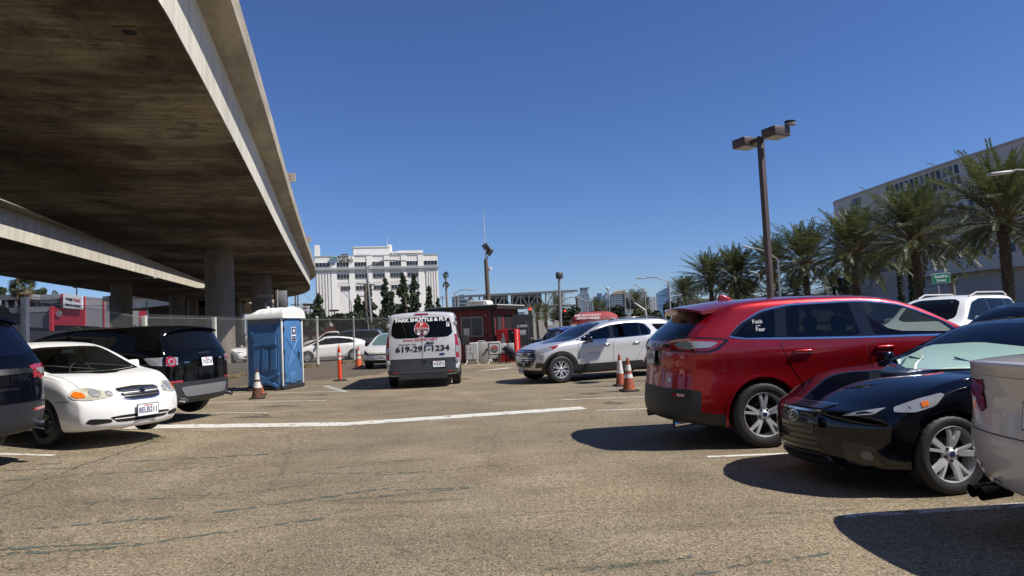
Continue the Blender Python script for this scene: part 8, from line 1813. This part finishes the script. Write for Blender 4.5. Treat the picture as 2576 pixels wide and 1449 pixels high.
# ---------------- parking building at left ----------------
def parkhouse():
    Y = 150; o0 = Vector((at(140, 800, Y).x, Y, 3.6)); t = empty('parking_building', o0, 0, 'grey and red airport parking building with white sign panel under the elevated road', 'parking building'); f = lambda x, y: at(x, y, Y) - o0
    gr = mat('building_grey', (.125, .125, .13), .8); grl = mat('parapet_sunlit', (.48, .46, .44), .8); rd = mat('building_red', (.50, .030, .05), .6); br = mat('painted_block', (.40, .37, .37), .9, var=.25, vs=3, stretch=(.3, 1, 3)); dk = mat('deck_shadow', (.012, .012, .012), .9)
    def pn(nm, x0, x1, y0, y1, m, dy=0.0, d=.6):
        a = f(x0, y0); c = f(x1, y1); dy *= .3; b = MB(); b.box(((a.x + c.x) / 2, dy, (a.z + c.z) / 2), (abs(c.x - a.x), d, abs(a.z - c.z))); return b.build(nm, m, t)
    def quad_pn(nm, pts, m, dy=0.0, d=.6):
        dy *= .3 if dy < 1 else 1; b = MB(); q = [f(*p_) for p_ in pts]; b.prism([(v.x, v.z) for v in q], dy - d / 2, dy + d / 2); return b.build(nm, m, t)
    quad_pn('parapet', [(75, 739), (103, 741.5), (103, 755), (75, 752)], grl, -.6); quad_pn('parapet', [(103, 741.5), (161, 740), (161, 752), (103, 755)], mat('parapet_shaded', (.26, .26, .26), .8), -.4); quad_pn('parapet', [(103, 757), (161, 755), (161, 762), (103, 762)], gr, -.2)  # sunlit end and shaded stretch of the parapet painted as separate greys
    quad_pn('parapet', [(0, 742), (66, 740), (66, 752), (0, 756)], gr, .5)
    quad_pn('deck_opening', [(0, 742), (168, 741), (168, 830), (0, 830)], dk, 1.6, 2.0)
    for x in (16, 40, 92, 106, 130): b = MB(); a = f(x, 752); c = f(x, 778); b.bar((a.x, .2, a.z), (c.x, .2, c.z), .5); b.build('deck_column', gr, t)
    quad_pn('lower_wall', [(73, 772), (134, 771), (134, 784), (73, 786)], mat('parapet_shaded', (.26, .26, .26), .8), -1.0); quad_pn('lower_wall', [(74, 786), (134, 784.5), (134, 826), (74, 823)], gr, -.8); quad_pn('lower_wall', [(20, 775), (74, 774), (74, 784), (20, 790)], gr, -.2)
    pn('red_pillar', 66.5, 75.5, 739.5, 780, rd, -1.4, 1.2); pn('red_pillar', 160, 169, 739.5, 774, rd, -1.2, 1.2); pn('red_pillar', 133, 141.5, 772, 846, rd, -2.0, 1.2)
    quad_pn('red_panel', [(141, 774), (220, 779), (220, 820), (141, 817.5)], rd, -1.6, .8)
    quad_pn('block_wall', [(219, 746.5), (283, 753), (283, 824), (219, 820)], br, -1.2); pn('red_stripe', 263.5, 268, 750, 822, rd, -1.6, .5)
    quad_pn('block_wall', [(325, 759), (356, 763), (356, 826), (325, 824)], br, -1.2); quad_pn('red_panel', [(355, 763.5), (372, 766), (372, 811), (355, 811)], rd, -1.4); pn('red_pillar', 215.8, 220, 746, 780, rd, -1.8, .6)
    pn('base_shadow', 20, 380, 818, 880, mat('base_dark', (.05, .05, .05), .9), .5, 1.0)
    a = f(168.6, 739.5); c = f(216, 745.5); e = f(216, 778.5); g = f(168.6, 774.5); b = MB(); b.prism([(a.x, a.z), (c.x, c.z), (e.x, e.z), (g.x, g.z)], -1.3, -1.1); sg = b.build('sign_panel', mat('sign_panel_white', (.78, .77, .74), .5), t)
    rt = (c - a).normalized(); up = Vector((0, 0, 1)); b = MB(); s = (a.x - c.x) * -1
    m_ = a.lerp(c, .33).lerp(g.lerp(e, .33), .36); m2 = a.lerp(c, .735).lerp(g.lerp(e, .735), .38); m3 = a.lerp(c, .52).lerp(g.lerp(e, .52), .78)
    put_text(b, 'Wally', s * .15, Vector((m_.x, -1.33, m_.z)), rt, up, 0, width=s * .40, bold=s * .010); put_text(b, 'Park', s * .15, Vector((m2.x, -1.33, m2.z)), rt, up, 1, width=s * .36, bold=s * .010); put_text(b, 'AIRPORT PARKING', s * .085, Vector((m3.x, -1.33, m3.z)), rt, up, 0, width=s * .82, bold=s * .008); b.build('lettering', [M_KBLK, rd], sg)
    q = f(157, 789); b = MB(); b.lathe([(.62, -.3), (.62, .0), (.001, .0)], c=(q.x, -.78, q.z), n=24, axis='Y', mi=1); b.lathe([(.62, -.31), (.48, -.31)], c=(q.x, -.78, q.z), n=24, axis='Y', mi=0); put_text(b, 'GP', .34, (q.x, -1.12, q.z), (1, 0, 0), up, 0, bold=.03); b.build('round_emblem', [M_KWHT, M_KBLK], t)
parkhouse()
# rise of ground that carries it
sheet('hillside', [-260, -200, -150, -110, -95, -86], [108, 118, 128, 138, 150, 200, 320], mat('hill_ground', (.10, .085, .06), .95, var=.3, vs=.2), .02, lambda x, y: max(-.5, min(3.6, (y - 112) * .12)) * min(1, max(0, (-x - 70) / 25)))
wall_thing('slat_fence', 70, 170, 833, 110, 'dark low fence in front of the red and grey parking building', mat('dark_fence', (.05, .05, .05), .7), d=.1, cat='fence', zb=0)
b = MB(); rnd = random.Random(8)
for i in range(26): clump(b, (i * .45, rnd.uniform(-.3, .3), rnd.uniform(.6, 2.6)), (.8, .6, .8), 60, .16, rnd)
o = b.build('hedge', M_BUSH); p = at(196, 835, 100); o.location = (p.x, 100, 1.2); tag(o, 'green hedge below the red panel of the parking building', 'hedge')
for (x, yb, yt, Y, lab) in ((279, 850, 744, 60, 'thin pole left of the second bridge column'), (371, 840, 758, 70, 'thin white pole right of the red wall panel')): pole('thin_pole', (x, yb), (x - 2, yt), Y, .09, lab, 'pole', M_GPOLE if x > 300 else M_WOOD)
o, tp, f = pole('light_pole', (193, 745), (192.5, 728), 160, .14, 'dark light pole on the parking building roof', 'light pole', M_BRN, z0=12); b = MB(); b.bar(f(185, 723), f(194, 723.5), .5, .25); b.bar(f(193, 745), f(193, 722), .2); b.build('lamp_head', M_BRN, o)
# overhead wires
t = empty('overhead_wires', (at(0, 740, 90).x, 90, 0), 0, 'overhead wires sagging across the parking building', 'power lines'); o0 = Vector((at(0, 740, 90).x, 90, 0))
for (y0, y1, sg) in ((738, 753, 4), (745, 771, 6), (757, 768, 5), (760, 776, 7)):
    b = MB(); A = at(-40, y0, 90) - o0; B_ = at(300, y1, 90) - o0; b.tube([A.lerp(B_, i / 16) - Vector((0, 0, sg * .05 * 4 * (i / 16) * (1 - i / 16))) for i in range(17)], .025, 4); b.build('wire', M_KBLK, t)
o0 = Vector((at(690, 700, 120).x, 120, 0)); t = empty('overhead_wires', o0, 0, 'overhead wires sagging between distant poles under the deck tip', 'power lines')
for (x0, y0, x1, y1) in ((700, 720, 750, 745), (715, 708, 752, 738), (735, 700, 790, 760), (690, 745, 745, 765)):
    b = MB(); A = at(x0, y0, 120) - o0; B_ = at(x1, y1, 120) - o0; b.tube([A.lerp(B_, i / 10) - Vector((0, 0, .5 * 4 * (i / 10) * (1 - i / 10))) for i in range(11)], .025, 4); b.build('wire', M_KBLK, t)
# clutter under the road at the far left
b = MB(); b.box((0, 0, .9), (5, 2.2, 1.2)); b.box((1.2, 0, 1.9), (1.8, 2.0, .9), mi=1)
for x in (-1.7, 1.7): b.cyl((x, -1.1, .45), (x, 1.1, .45), .45, n=14, mi=2)
p = at(385, 850, 62); o = b.build('parked_truck', [mat('truck_dark', (.03, .035, .04), .6), M_GLASS, M_TYRE]); o.location = (p.x, 62, 0); tag(o, 'dark truck standing in shade between the bridge columns', 'truck')
wall_thing('shed', 655, 685, 800, 120, 'low pale shed seen past the second column', mat('shed_white', (.45, .44, .42), .8), d=6)
b = MB(); b.tube([(0, 0, .0), (.05, 0, .9), (.3, 0, 1.0), (.32, 0, .1)], .04, 8); b.box((.15, 0, .35), (.35, .25, .3)); b.cyl((.6, 0, 0), (.6, 0, 1.1), .06, n=10); p = at(15, 832, 24); o = b.build('backflow_valve', mat('valve_grey', (.25, .24, .22), .6)); o.location = (p.x, 24, .3); tag(o, 'grey pipe valve assembly beyond the fence at the left edge', 'pipe valve')
